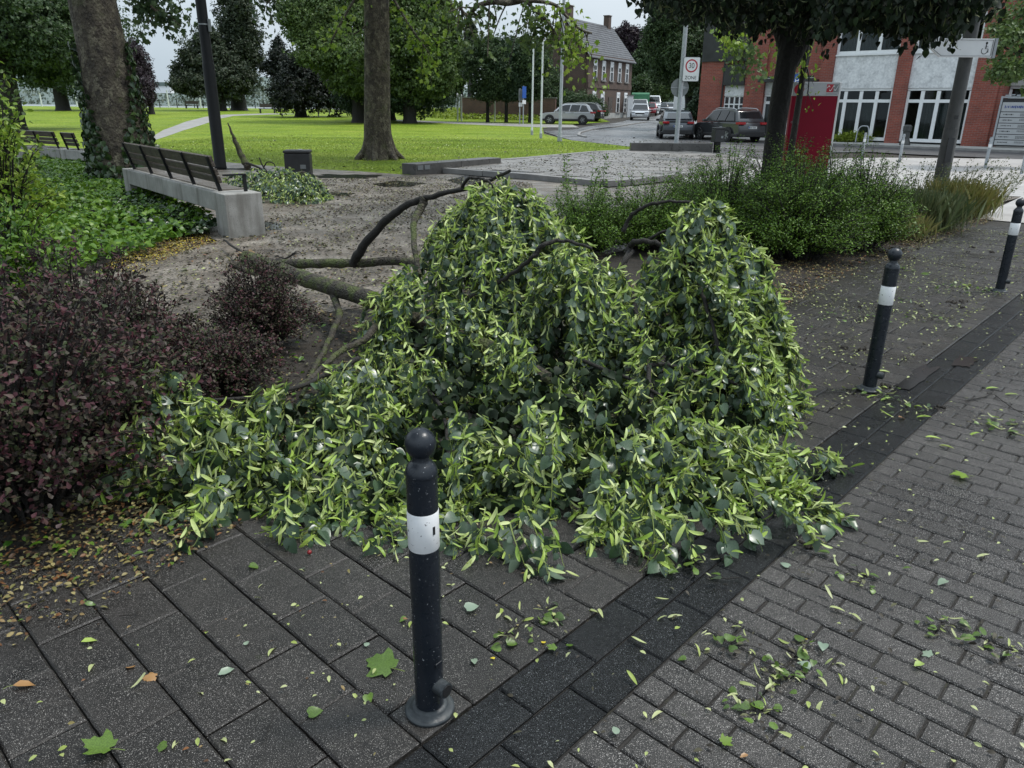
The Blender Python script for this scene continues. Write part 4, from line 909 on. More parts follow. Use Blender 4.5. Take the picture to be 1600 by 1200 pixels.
# single leaves one can point at
def flat_leaf(label, px, py, tm, i, m, size, rz, cat='leaf', z=.008, tilt=.18, nm='fallen_leaf', group=None, stalk=True):
    V, F = tm[i % len(tm)]; p = at(px, py, 0)
    me = npmesh(nm, V*size, F, m, True); o = link(nm, me); o.location = (p.x, p.y, z+size*.12)
    o.rotation_euler = (random.gauss(0, tilt), random.gauss(0, tilt), math.radians(rz)); tag(o, label, cat, group)
    if stalk and size > .05: s_ = obj('stalk', MB().tube([(0, 0, 0), (.02*size, -.25*size, .04*size), (.07*size, -.45*size, 0)], .012*size+.0004, 4), MAT['lime_stalk'], o)
    return o
g_, p_, y_, br_, bt_ = MAT['litter_green'], MAT['litter_pale'], MAT['litter_yellow'], MAT['litter_brown'], MAT['litter_bract']
FL = [
 ('large dark green torn maple leaf left of the nearest bollard foot', 612, 1052, MAPLE, 0, g_, .105, 60), ('small folded green leaf below the torn maple leaf', 575, 1090, HEART, 2, g_, .035, 200),
 ('pale green round leaf with a hole right of the nearest bollard', 728, 957, HEART, 0, p_, .048, -60), ('small oval pale leaf beside the bollard right of its post', 742, 1043, LEAF, 0, p_, .042, 10),
 ('big green maple leaf cut by the bottom edge on the slabs', 175, 1178, MAPLE, 1, g_, .085, 80), ('small green leaf just right of the bottom edge maple leaf', 262, 1168, HEART, 1, g_, .035, 120),
 ('pointed green leaf on the slab joint near the bottom', 482, 1122, HEART, 0, g_, .042, -60), ('narrow pale green leaf lying on a left slab', 342, 1060, LEAF, 0, p_, .05, -50),
 ('curled orange brown maple leaf on the left slabs', 244, 1061, MAPLE, 2, br_, .042, 100), ('long reddish brown leaf by the left edge', 22, 1077, LEAF, 1, br_, .058, -70),
 ('narrow yellow-green leaf on the slab near the litter drift', 128, 1008, LEAF, 1, MAT['lime_bract'], .046, -55), ('green leaf with brown edge above the curled orange leaf', 205, 1048, HEART, 1, br_, .03, 30),
 ('green leaf on the footway under the left hem of the heap', 390, 888, HEART, 0, g_, .040, -90), ('small pale leaf on the slab joint near the heap', 473, 892, HEART, 3, p_, .022, 20),
 ('spotted bright yellow leaf on the brick road', 1261, 1004, LEAF, 1, y_, .034, 25), ('green maple leaf with pale veins right of the yellow group', 1155, 1007, MAPLE, 1, g_, .036, -20),
 ('pale green heart leaf next to the spotted yellow leaf', 1285, 1010, HEART, 0, p_, .038, 160), ('dark green leaf pair member above the pale curved bract', 1253, 1035, HEART, 1, g_, .042, -30),
 ('grey-green crumpled leaf below the dark green leaf', 1265, 1050, HEART, 2, p_, .04, 60), ('bright green maple leaf alone far right on the road', 1510, 748, MAPLE, 0, MAT['brightleaf'], .075, 80),
 ('green leaf lying at the hem of the heap on the road', 1295, 870, HEART, 2, g_, .042, 70), ('pale grey green leaf lower right of the heap hem', 1233, 889, HEART, 3, p_, .036, 40),
 ('grey-green leaf at the road end near right edge', 1478, 911, HEART, 1, p_, .04, 100), ('small dark leaf beside the right hem group', 1423, 891, LEAF, 1, g_, .03, 80),
 ('pale blue-green leaf alone on the lower road stones', 963, 1152, HEART, 2, p_, .026, 20), ('bright green leaf on lower road stones', 1127, 1166, MAPLE, 1, MAT['brightleaf'], .038, -60),
 ('small orange leaf near the bottom of the road', 1168, 1184, LEAF, 0, br_, .026, 110), ('long dark green leaf beside crumpled debris on the road', 1170, 1112, LEAF, 1, g_, .05, 85),
 ('pale green maple leaf on the right road stones', 1453, 1029, MAPLE, 0, p_, .034, 20), ('yellowish long leaf right part of the road', 1427, 1046, LEAF, 2, MAT['lime_bract'], .044, -75),
 ('green leaf on road stones near the yellow bits', 1072, 1033, HEART, 0, g_, .028, 90), ('green three-lobed leaf at the gutter edge near bollard', 868, 1018, MAPLE, 0, g_, .034, 60),
 ('pale green leaf on the gutter stones right of the three-lobed leaf', 888, 1014, HEART, 1, MAT['brightleaf'], .026, -30), ('small yellow leaf by the gutter edge', 849, 1009, HEART, 0, y_, .018, 0),
 ('tiny yellow leaf on the slabs right of bollard', 773, 1033, HEART, 1, y_, .014, 70), ('yellow-green leaf in the debris left of the gutter', 785, 995, LEAF, 1, MAT['lime_bract'], .04, 10),
 ('green round leaf in the debris left of the gutter', 780, 997, HEART, 3, g_, .03, 60), ('small green leaf left side of the nearest bollard post', 635, 969, HEART, 0, g_, .026, 130),
 ('small grey-green leaf left of the torn maple leaf', 575, 1013, HEART, 1, p_, .02, 40), ('grey-green leaf on the left slabs', 385, 1012, HEART, 2, p_, .02, 10),
 ('dark red leaf on the wet gutter near the middle bollard', 1403, 655, LEAF, 1, MAT['litter_brown'], .05, -70), ('yellow green leaf on the road near the long leaf cluster', 1548, 655, LEAF, 0, MAT['lime_bract'], .05, -85),
 ('dark green leaf in the right-edge leaf cluster on the road', 1553, 668, HEART, 0, g_, .05, 30), ('round dark leaf at the right edge cluster', 1582, 678, HEART, 1, g_, .05, -40),
 ('dark green leaf on the footway right of the middle bollard', 1450, 430, MAPLE, 0, g_, .09, 70), ('bright leaf in the dark debris near the far bollard', 1507, 449, HEART, 0, MAT['brightleaf'], .09, -60),
 ('bright green leaf right of the far bollard', 1590, 402, HEART, 1, MAT['brightleaf'], .08, 60), ('green leaf on the wet path near the torn end', 290, 423, HEART, 0, MAT['brightleaf'], .10, 30),
 ('pale green leaf on the path edge at left', 155, 432, MAPLE, 1, MAT['brightleaf'], .11, 10)]
for a in FL: flat_leaf(*a)
o = link('rowan_berry', MB().lathe([(.009*math.sin(math.pi*i/8)+.0001, .009-.009*math.cos(math.pi*i/8)) for i in range(9)], 12).mesh('rowan_berry', MAT['berry'], True)); o.location = at(484, 868)+Vector((0, 0, .006)); tag(o, 'small dark red berry on the slab below the heap', 'berry')
BR = [(1232, 1066, -25), (1218, 1075, 60), (1042, 967, 70), (1066, 966, 95), (800, 975, 40), (780, 965, -30), (935, 962, 50), (942, 970, 20), (640, 985, 10), (705, 918, 60), (318, 1090, 30), (140, 1055, 20), (420, 1030, 10), (1018, 1128, -40), (1155, 985, 30), (1180, 1078, 70), (1300, 940, 10), (1320, 960, 70), (1345, 975, 20), (1450, 850, 80), (1485, 850, 60), (1545, 870, 100), (1330, 790, 85), (1320, 1045, 20), (1285, 1100, 120), (1010, 1010, 70), (995, 1075, 15), (905, 905, 60), (1045, 940, 95), (270, 1175, 5), (355, 1165, 35), (205, 1080, -60), (1455, 655, 70), (1440, 640, 20), (1470, 690, 80), (1490, 705, 40), (1395, 655, 60), (1530, 680, 70), (1565, 675, 60), (1390, 585, 60), (1340, 610, 80), (1370, 622, 70), (1378, 618, 30), (1395, 625, 100), (1362, 615, -40), (1386, 610, 20), (1590, 620, 50), (1560, 610, 90)]
def where(px, py):
    if py < 640 and px < 1420: return 'round the foot of the middle bollard'
    if py < 720: return 'on the bricks right of the middle bollard'
    if px < 560: return 'on the slabs left of the nearest bollard'
    if px < 960: return 'on the slabs right of the nearest bollard'
    q = at(px, py).xy.dot(V2)
    if q > .955: return 'on the dark channel below the heap'
    return 'on the brick road, lower part' if py > 960 else 'on the brick road beside the heap'
for px, py, rz in BR: flat_leaf('loose pale lime bract lying flat '+where(px, py), px, py, BRACT, random.randrange(4), bt_ if py > 700 else MAT['lime_bract'], .05 if py > 760 else .075, rz, 'bract', .006, .12, 'fallen_bract', 'single bracts strewn over the stones', False)
# dark crumbs of moss and bark, and short twigs
def crumb(px, py, r, label, group):
    k = MB(); p = at(px, py)
    for j in range(9): q = Vector((random.gauss(0, r*.5), random.gauss(0, r*.5), abs(random.gauss(0, r*.2)))); V, F = blob(r*random.uniform(.25, .5), q); k.add([Vector(v) for v in V], [tuple(f) for f in F])
    o = obj('moss_crumb', k, MAT['soil'], smooth=False); o.location = (p.x, p.y, .008); tag(o, label, 'debris', group)
for px, py in ((1345, 548), (1343, 480), (1440, 480), (1490, 475), (1500, 482), (1482, 473), (1520, 388), (1435, 390), (1510, 395), (1320, 545), (1500, 472), (1385, 605), (1395, 380), (1550, 395), (1260, 855), (1470, 640)): crumb(px, py, .03, 'dark clod of moss '+('on the paving right of the middle bollard' if px > 1425 and py > 460 else 'on the far footway before the weeds' if py < 400 else 'on the bricks beside the heap' if py > 620 else 'on the footway left of the middle bollard'), 'dark clods on the paving')
def clump(label, px, py, r, n, mats=None, size=.034):
    p = at(px, py); t = thing('leaf_clump', label, 'leaf debris', (p.x, p.y, .006)); a = rng.normal(size=(n, 3))*np.array((r, r, 0)); a[:, 2] = np.abs(rng.normal(size=n))*.010+.003
    D = rng.normal(size=(n, 3))*np.array((1, 1, .15)); N = np.array((0, 0, 1.))+rng.normal(size=(n, 3))*.45; k = n//3
    for nm, tm, q, m, s in (('torn_leaves', HEART, slice(0, k), MAT['litter_green'], size*1.0), ('bracts', BRACT, slice(k, 2*k), MAT['litter_bract'], size*1.05), ('crumbs', LEAF, slice(2*k, n), MAT['litter_dark'], size*.7)):
        V, F = scatter(tm, a[q], D[q], N[q], s*rng.uniform(.5, 1.2, len(a[q]))); o = link(nm, npmesh(nm, V, F, m, True), t); o['kind'] = 'stuff'
    q = MB()
    for i in range(5): e = Vector((random.gauss(0, r), random.gauss(0, r), .006)); q.tube([e*.2, e*.7+Vector((0, 0, .01)), e*1.3], [.0022, .0016, .001], 4)
    obj('stalks', q, TB, t)['kind'] = 'stuff'
for a in (('clump of torn leaves and bracts left of the channel, right of the nearest bollard', 858, 968, .035, 24), ('loose clump of torn leaves on the slab edge by the yellow bits', 800, 1000, .04, 20), ('dark torn leaf clump on the lower road by the long leaf', 1180, 1115, .045, 30),
          ('leaf clump with the pale curved bract on the road', 1222, 1062, .04, 28), ('green torn leaf clump beside the spotted yellow leaf', 1248, 1030, .045, 26), ('scattered torn leaves left of the spotted yellow leaf', 1140, 1008, .05, 26),
          ('clump of dry stalks and leaves on the right road', 1470, 985, .05, 26), ('clump of torn leaves at the right edge of the road', 1552, 1010, .05, 28), ('leaf clump with bright bracts at the right edge', 1560, 668, .09, 36), ('leaf clump right of the channel puddle', 1420, 642, .07, 22),
          ('bright bract clump at the foot of the middle bollard', 1375, 618, .08, 30), ('dark leaf heap on the footway behind the middle bollard', 1440, 498, .14, 60), ('dark leaf heap before the right-edge bollard', 1480, 452, .16, 60), ('leaf heap round the foot of the right-edge bollard', 1550, 458, .16, 70),
          ('leaf clump right of the middle bollard white band', 1412, 470, .10, 30), ('brown leaf drift beside the heap on the footway', 1330, 500, .18, 70), ('leaf clump on the footway near the shrub end', 1400, 420, .14, 40), ('leaf clump at the hem of the heap by the channel', 1090, 895, .06, 24),
          ('torn leaf clump on the road beyond the heap tip', 1340, 905, .05, 20)): clump(*a)
def twig(label, pts, r=.003):
    a = at(*pts[0]); o = thing('fallen_twig', label, 'twig', (a.x, a.y, 0)); k = MB(); q = [at(*p)-Vector((a.x, a.y, -.008-random.random()*.006)) for p in pts]; k.tube(q, [r*(1-.6*i/len(q)) for i in range(len(q))], 5); obj('stick', k, TB, o)
    for i in range(3): c = q[random.randrange(len(q))]; obj('side_shoot', MB().tube([c, c+Vector((random.gauss(0, .03), random.gauss(0, .03), .004))], [r*.6, r*.2], 4), TB, o)
twig('short brown twig lying on a left slab', [(187, 967), (214, 965)], .002); twig('forked twig with debris on the road, right part', [(1510, 628), (1540, 622), (1552, 613)], .005)
twig('dark forked twig in the road debris near the curved bract', [(1190, 1050), (1215, 1040), (1225, 1045)], .003); twig('thin twig on the road near the right edge', [(1555, 620), (1580, 640), (1600, 652)], .003)
twig('thin dark twig on a slab at left', [(415, 1160), (425, 1130)], .0015); twig('dark twig beside the gutter at the hem of the heap', [(1110, 905), (1135, 908), (1155, 906)], .004)
twig('long twig on the wet path behind the bench', [(430, 402), (445, 405), (470, 396)], .008)
# ---------------------------------------------------------------- benches, bins, posts
def concrete_bench(label, a, b, W, zt, backs, arms, seat=True):
    """a long concrete beam on end blocks, from a to b; y = 0 is the edge towards the bed, where the timber back stands, y = W the far edge"""
    a, b = Vector(a), Vector(b); d = b-a; L = d.length; rz = math.atan2(d.y, d.x)
    t = thing('concrete_bench', label, 'bench', (a.x, a.y, T(a.y)), rz, 'concrete benches along the park path')
    pr = [(0, -.03), (.36, -.03), (.36, zt-.25), (L-.42, zt-.25), (L-.42, -.03), (L, -.03), (L, zt), (0, zt)]
    M = Matrix(((1,0,0,0), (0,0,1,0), (0,1,0,0), (0,0,0,1)))
    be = MB().prism(pr, 0, W, M); bm = obj('beam', be, MAT['concrete'], t, bevel=.012)
    if seat:
        x = .35
        while x < L-.45: obj('seat_slat', MB().box((x, W*.56, zt+.010), (.050, W*.62, .020)), MAT['seatwood'], t); x += .082
    for x0, x1 in backs:
        for z, hh, y in ((.15, .085, .105), (.25, .085, .075), (.385, .145, .035)):
            o = obj('back_slat', MB().box((0, 0, 0), (x1-x0, .042, hh)), MAT['wood'], t, bevel=.005); o.location = ((x0+x1)/2, y, zt+z); o.rotation_euler = (.28, 0, 0)
        n = max(2, int(round((x1-x0)/1.2))+1)
        for i in range(n):
            x = x0+.06+(x1-x0-.12)*i/(n-1); obj('back_support', MB().bar((x, .115, zt-.005), (x, -.01, zt+.45), .045, .032, (1, 0, 0)), MAT['iron'], t)
    for x in arms: obj('armrest', MB().bar((x, .10, zt+.22), (x, W-.10, zt+.22), .05, .02).bar((x, W-.12, zt-.005), (x, W-.12, zt+.21), .04, .04, (1, 0, 0)), MAT['iron'], t)
    return t
A = Vector((-3.74, 9.88)); D = Vector((-.634, .773)); Bf = A+D*5.2
concrete_bench('concrete bench nearest the camera with long dark slatted timber back', Bf, A, .50, .555, [(.35, 4.8)], [4.95])
p0, p1 = ay(22, 222, 23.5), ay(92, 236, 22.0)
concrete_bench('far concrete bench with a four-support timber back, left of the ivy tree', (p0.x, p0.y), (p1.x, p1.y), .5, .42, [(.2, (p1-p0).xy.length-.15)], [])
p0, p1 = ay(94, 238, 21.9), ay(165, 246, 20.4)
concrete_bench('concrete bench with a short timber back half hidden by the ivy tree', (p0.x, p0.y), (p1.x, p1.y), .5, .42, [(.2, .95)], [1.1])
def litter_bin(label, px, py, w, h, rz, post=0., mat='darkmetal'):
    p = at(px, py); t = thing('litter_bin', label, 'litter bin', p, rz)
    obj('body', MB().prism([(-w/2, -w*.36), (w/2, -w*.36), (w/2, w*.36), (-w/2, w*.36)], post, post+h*.86), MAT[mat], t, bevel=.02)
    obj('hood', MB().prism([(-w*.52, -w*.39), (w*.52, -w*.39), (w*.52, w*.39), (-w*.52, w*.39)], post+h*.865, post+h), MAT[mat], t, bevel=.03)
    obj('ash_tray', MB().lathe([(.05, 0), (.06, .012), (.05, .02)], 16, (w*.12, -w*.1, post+h)), MAT['galv'], t)
    obj('sticker', MB().box((w*.22, -w*.36-.004, post+h*.35), (w*.22, .004, h*.16)), MAT['signgrey'], t)
    if post: obj('leg', MB().box((0, 0, post/2), (w*.45, w*.45, post)), MAT['iron'], t)
    return t
litter_bin('dark square litter bin at the lawn edge behind the fallen spray', 468, 273, .62, .60, .12)
litter_bin('dark litter bin on a post in front of the parked grey car', 1119, 241, .42, .55, .3, .45)
p = at(345, 263); t = thing('lamp_post', 'tall black lamp post behind the nearest concrete bench', 'lamp post', p)
obj('shaft', MB().lathe([(.155, 0), (.165, .03), (.155, .06), (.152, 2.6), (.143, 2.66), (.135, 2.72), (.128, 6.5)], 24), MAT['iron'], t, smooth=True)
obj('hatch_strap', MB().lathe([(.133, 0), (.142, .005), (.142, .03), (.133, .035)], 24, (0, 0, 3.55)), MAT['galv'], t)
obj('notice', MB().box((.155, 0, 3.55), (.02, .18, .30)), MAT['signgrey'], t)
obj('luminaire', MB().lathe([(.10, 6.5), (.32, 6.6), (.34, 6.7), (.05, 6.85)], 24), MAT['bollard'], t)
for i, (px, py, top, lab) in enumerate(((831, 211, 38, 'leftmost of the three pale flagpoles on the lawn'), (845, 216, 50, 'middle of the three pale flagpoles, the shortest one'), (874.5, 221, -60, 'thickest flagpole, beside the street kerb'))):
    p = at(px, py); h = ay(px, top, p.y).z-p.z; t = thing('flagpole', lab, 'flagpole', p, 0, 'flagpoles at the corner of the lawn')
    r = .055 if i < 2 else .085; obj('pole', MB().lathe([(r*1.3, 0), (r*1.25, .35), (r, .4), (r*.85, h)], 14), MAT['whitepole'] if i < 2 else MAT['galv'], t, smooth=True)
    obj('foot_sleeve', MB().lathe([(r*1.5, 0), (r*1.5, .25), (r*1.32, .27)], 14), MAT['galv'], t); obj('truck', MB().lathe([(r*.9, h), (r*1.2, h+.04), (r*.3, h+.10)], 12), MAT['galv'], t)
# dark granite seat block and the low dark wall
def block(nm, label, cat, pts, h, w, m, lab_part=None, sink=.04):
    a, b = pts; d = (b-a).xy; t = thing(nm, label, cat, (a.x, a.y, T(a.y)), math.atan2(d.y, d.x)); L = d.length
    n = max(1, int(round(L/1.6)))
    for i in range(n): obj('stone', MB().box((L*(i+.5)/n, w/2, h/2-sink/2), (L/n-.012, w, h+sink)), m, t, bevel=.012)
    return t, L
g1, L1 = block('granite_seat_block', 'low dark wet granite block at the lawn corner with two small plaques', 'granite block', (at(650, 273), at(783, 261)), .26, .5, MAT['granite'])
for x in (.16, .42): obj('plaque', MB().box((x, -.012, .165), (.20, .008, .11)), MAT['signgrey'], g1)
block('low_wall', 'low dark wall behind the terrace beside the post bin', 'wall', (at(985, 240), at(1113, 241)), .40, .3, MAT['granite'])

# ---------------------------------------------------------------- signs
def ring(r0, r1, n=40):
    V = [(r*math.cos(2*math.pi*k/n), 0, r*math.sin(2*math.pi*k/n)) for k in range(n) for r in (r0, r1)]
    return MB().add(V, [(2*k, 2*k+1, (2*k+3) % (2*n), (2*k+2) % (2*n)) for k in range(n)])
def disc(r, n=40): return MB().add([(r*math.cos(2*math.pi*k/n), 0, r*math.sin(2*math.pi*k/n)) for k in range(n)], [tuple(range(n))])
def rrect(w, h, r, n=5):
    P = []
    for cx, cy, a in ((w/2-r, h/2-r, 0), (-w/2+r, h/2-r, 90), (-w/2+r, -h/2+r, 180), (w/2-r, -h/2+r, 270)):
        for k in range(n+1): q = math.radians(a+90*k/n); P.append((cx+r*math.cos(q), cy+r*math.sin(q)))
    return P
XZ = Matrix(((1,0,0,0), (0,0,1,0), (0,1,0,0), (0,0,0,1)))
def zone_sign(parent, c, w, h, back_h=None):
    pl = obj('sign_plate', MB().prism(rrect(w, h, w*.08), -.02, .02, XZ), MAT['signgrey'], parent); pl.location = c
    f = obj('sign_face', MB().prism(rrect(w*.95, h*.965, w*.07), -.0235, -.0205, XZ), MAT['signwhite'], pl)
    o = obj('border', MB(), MAT['black'], pl); bpy.data.objects.remove(o)
    R = w*.37; z = h*.14
    o = obj('red_ring', ring(R*.78, R), MAT['signred'], pl); o.location = (0, -.025, z)
    text('30', R*1.15, MAT['black'], pl, (0, -.026, z), sx=.85); text('ZONE', w*.27, MAT['black'], pl, (0, -.026, -h*.35), sx=.95)
    return pl
p = at(1056, 231); t = thing('sign_pole', 'grey sign pole by the terrace with zone 30 sign and round sign back', 'street sign', p)
Y0 = p.y; hz = lambda py, px=1060: ay(px, py, Y0).z-p.z
obj('pole', MB().lathe([(.105, 0), (.10, .03), (.095, hz(10)), (.06, hz(-30))], 18), MAT['galv'], t, smooth=True)
c = ay(1079, 108.5, Y0)-p; zone_sign(t, (c.x, -.12, c.z), .72, .98)
c = ay(1063, 137, Y0)-p
rs = obj('round_sign_back', MB().prism([(.39*math.cos(2*math.pi*k/40), .39*math.sin(2*math.pi*k/40)) for k in range(40)], .11, .125, XZ), MAT['signgrey'], t); rs.location = (c.x, 0, c.z)
obj('clamp', MB().box((0, .10, 0), (.78, .03, .03)).box((.14, -.10, 0), (.10, .02, .10)), MAT['galv'], rs)
for z in (.25, -.25): obj('bracket', MB().box((.12, -.09, hz(108)+z), (.30, .05, .04)), MAT['galv'], t)
p = at(1322, 217); p.z = .09; Y0 = p.y; t = thing('zone_sign', 'zone 30 sign on its own thin pole before the grey office doors', 'street sign', p)
c = ay(1337, 130, Y0)-p; obj('pole', MB().lathe([(.035, 0), (.035, c.z+.45)], 12), MAT['galv'], t, smooth=True); zone_sign(t, (.05, -.06, c.z), .60, .90)
c0 = ay(1246, 128, 42.); t = thing('parking_sign', 'blue parking sign P half hidden by the thin tree stem', 'street sign', (c0.x, 42., .09)); 
z = c0.z-.09; obj('pole', MB().lathe([(.035, 0), (.035, z+.45)], 12), MAT['galv'], t, smooth=True)
pl = obj('sign_plate', MB().prism(rrect(.56, .80, .05), -.02, .01, XZ), MAT['signblue'], t); pl.location = (0, -.05, z)
text('P', .52, MAT['signwhite'], pl, (-.06, -.0225, .04)); o = obj('arrow', MB().add([(.10, -.0225, -.22), (.20, -.0225, -.27), (.10, -.0225, -.32)], [(0, 1, 2)]), MAT['signwhite'], pl)
# red information pillar
xl, xr = ay(1243, 262, 17.5), ay(1295, 262, 17.5)
t = thing('information_pillar', 'tall dark red information pillar with silver head and white i', 'info pillar', (6.52, 17.5, 0), math.radians(-6))
W_ = .96; obj('panel', MB().box((0, 0, .97), (W_, .16, 1.94)), MAT['stele'], t, bevel=.006)
hd = obj('head_panel', MB().box((0, 0, 2.083), (W_, .16, .28)), MAT['silver'], t, bevel=.006)
obj('edge_strip', MB().box((W_/2+.022, 0, 1.11), (.04, .17, 2.22)), MAT['signwhite'], t, bevel=.004)
o = obj('information_disc', disc(.105), MAT['signred'], hd); o.location = (-.35, -.083, 2.075); text('i', .22, MAT['signwhite'], hd, (-.35, -.085, 2.075))
o = obj('ring_mark', ring(.045, .056), MAT['signgrey'], hd); o.location = (-.23, -.083, 2.13)
lg = obj('logo', MB().add([(.22, -.083, 2.02), (.36, -.083, 2.02), (.36, -.083, 2.18), (.22, -.083, 2.18)], [(0, 1, 2, 3)]), MAT['signred'], hd)
obj('logo_field', MB().add([(.363, -.083, 2.02), (.465, -.083, 2.02), (.465, -.083, 2.18), (.363, -.083, 2.18)], [(0, 1, 2, 3)]), MAT['signgrey'], hd)
def wave(pts, w, y): 
    k = MB(); L = [Vector((x, y, z)) for x, z in pts]
    V = []; 
    for i, q in enumerate(L): V += [q+Vector((0, 0, w)), q-Vector((0, 0, w))]
    return k.add(V, [(2*i, 2*i+1, 2*i+3, 2*i+2) for i in range(len(L)-1)])
obj('logo_wave', wave([(.225, 2.10), (.26, 2.15), (.285, 2.13), (.28, 2.06), (.31, 2.05), (.36, 2.15), (.385, 2.14), (.38, 2.07), (.41, 2.06), (.46, 2.16)], .011, -.085), MAT['signwhite'], hd)
obj('logo_caption', MB().box((.34, -.083, 1.985), (.24, .002, .012)), MAT['signgrey'], hd)
o = text('INFO', .055, MAT['signgrey'], t, (-.40, -.083, 1.25), (math.pi/2, -math.pi/2, 0)); bpy.data.objects.remove(o)
obj('small_mark', ring(.012, .022, 12), MAT['signgrey'], t).location = (-.42, -.083, 1.40)
# grey lamp post with the finger sign
t = thing('grey_lamp_post', 'thick grey lamp post in the weeds carrying a wheelchair finger sign', 'lamp post', (8.55, 15.5, 0))
obj('shaft', MB().lathe([(.140, 0), (.136, 1.3), (.130, 1.34), (.122, 2.2), (.112, 5.5)], 24), MAT['greypole'], t, smooth=True)
obj('door', MB().box((-.03, -.132, .95), (.13, .02, .46)), MAT['darkmetal'], t, bevel=.006); obj('number_tag', MB().box((-.02, -.127, 1.55), (.07, .01, .07)), MAT['black'], t)
obj('seam', MB().lathe([(.134, 1.33), (.138, 1.335), (.134, 1.34)], 24), MAT['darkmetal'], t)
fs_ = obj('finger_sign', MB().prism([(-.88, .03), (-.60, -.17), (.37, -.17), (.37, .15), (-.60, .15), (-.80, .15)], -.19, -.15, XZ), MAT['signwhite'], t, bevel=.004); fs_.location = (0, 0, 2.78)
k = MB(); q = [(-.83, .02), (-.58, -.145), (.345, -.145), (.345, .125), (-.62, .125), (-.83, .02)]
for a, b in zip(q, q[1:]): k.bar((a[0], -.192, a[1]), (b[0], -.192, b[1]), .003, .012, (0, 1, 0))
obj('border_line', k, MAT['black'], fs_)
k = disc(.022, 16); k.v = [(x+.235, -.1925, z+.075) for x, y, z in k.v]
k.bar((.235, -.1925, .05), (.225, -.1925, -.02), .003, .035, (0,1,0)).bar((.225, -.1925, -.02), (.275, -.1925, -.022), .003, .022, (0,1,0)).bar((.275, -.1925, -.02), (.285, -.1925, -.09), .003, .020, (0,1,0)).bar((.232, -.1925, .02), (.27, -.1925, .012), .003, .014, (0,1,0))
n0 = len(k.v); rg = ring(.05, .062, 24); k.add([(x+.215, -.1925, z-.055) for x, y, z in rg.v], rg.f[9:]); obj('wheelchair_symbol', k, MAT['black'], fs_)
obj('side_cap', MB().box((.40, -.13, -.01), (.05, .16, .34)), MAT['galv'], fs_)
# little bollards before the far building, stone post, hoop stand
for px, py, lab in ((1405, 254, 'small grey far bollard left of the grey lamp post'), (1539, 263, 'small far bollard with white cap before the name board'), (1596, 272, 'small far bollard cut by the right edge'), (1346, 250, 'small far bollard among weeds, right of the pillar')):
    p = at(px, py); t = thing('small_bollard', lab, 'bollard', p, 0, 'small bollards before the office building')
    obj('post', MB().lathe([(.045, 0), (.045, .78), (.03, .80), (.05, .86), (.03, .93)], 14), MAT['galv'], t, smooth=True); obj('reflective_band', MB().lathe([(.046, .62), (.047, .62), (.047, .72), (.046, .72)], 14), MAT['signwhite'], t)
p = ay(1414, 223, 38.5); t = thing('stone_post', 'old weathered stone post before the office doors', 'stone post', (p.x, p.y, .085))
obj('stone', MB().lathe([(.26, 0), (.24, .12), (.17, .3), (.15, .6), (.20, .68), (.20, .88), (.12, .95)], 10), MAT['greypole'], t, smooth=False)
p = ay(1347, 220, 40.2); t = thing('bicycle_hoop', 'steel bicycle hoop before the office doors', 'bike stand', (p.x, p.y, .085), math.radians(-43))
obj('hoop', MB().tube(smooth_path([(-.32, 0, 0), (-.30, 0, .55), (-.18, 0, .80), (.05, 0, .84), (.22, 0, .72), (.30, 0, 0)], 5), .03, 10), MAT['galv'], t, smooth=True)

# ---------------------------------------------------------------- the brick office building
o0 = uv(43.2, 23.4, .085); t = thing('office_building', 'red brick office building with white framed windows and grey panels', 'building', o0, KA-math.pi/2)
BLD = t
RB = MAT['redbrick']
def wallbox(name, x0, x1, y0, y1, z0, z1, m, parent=None, bevel=0): return obj(name, MB().box(((x0+x1)/2, (y0+y1)/2, (z0+z1)/2), (x1-x0, y1-y0, z1-z0)), m, parent or t, bevel=bevel)
def windowset(x0, x1, z0, z1, cols, transom, y=.12, curtain=(), fw=.115):
    """one window: frame with mullions, glass panes and what hangs behind"""
    k = MB(); n = cols; cw = (x1-x0)/n
    k.box(((x0+x1)/2, y, z1-fw/2), (x1-x0, .10, fw)).box(((x0+x1)/2, y, z0+fw*.7), (x1-x0, .10, fw*1.4))
    for i in range(n+1): k.box((x0+cw*i+(fw/2 if i == 0 else -fw/2 if i == n else 0), y, (z0+z1)/2), (fw*(1 if i in (0, n) else 1.5), .104, z1-z0-fw*2.4))
    if transom: k.box(((x0+x1)/2, y-.003, transom), (x1-x0-fw*2, .10, fw*1.3))
    wnd = obj('window', k, MAT['whiteframe'], t)
    for i in range(n):
        a, b = x0+cw*i+fw*.5, x0+cw*(i+1)-fw*.5
        for lo, hi in (((z0+fw, transom-fw*.6), (transom+fw*.6, z1-fw)) if transom else ((z0+fw, z1-fw),)):
            obj('pane', MB().box(((a+b)/2, y+.01, (lo+hi)/2), (b-a, .012, hi-lo)), MAT['glass'], wnd)
            if i in curtain and lo < z0+.3:
                V = [(a+(b-a)*j/16, y+.16+.03*(j % 2), z) for j in range(17) for z in (lo, hi)]
                obj('curtain', MB().add(V, [(2*j, 2*j+1, 2*j+3, 2*j+2) for j in range(16)]), MAT['curtain'], wnd)
    return wnd
wallbox('interior', .3, 13.9, 1.6, 1.7, 0, 6.3, MAT['room']); wallbox('floor_slab', .3, 13.9, .3, 1.6, 2.72, 4.1, MAT['room'])
for x0, x1, z1 in ((1.35, 2.55, 8.5), (5.62, 6.32, 8.5), (9.52, 10.18, 8.5), (13.10, 14.2, 8.5)): wallbox('pier', x0, x1, -.12, .5, 0, z1, RB)
wallbox('corner_return', 14.203, 14.40, -.05, 1.6, 0, 8.5, MAT['redbrick'])
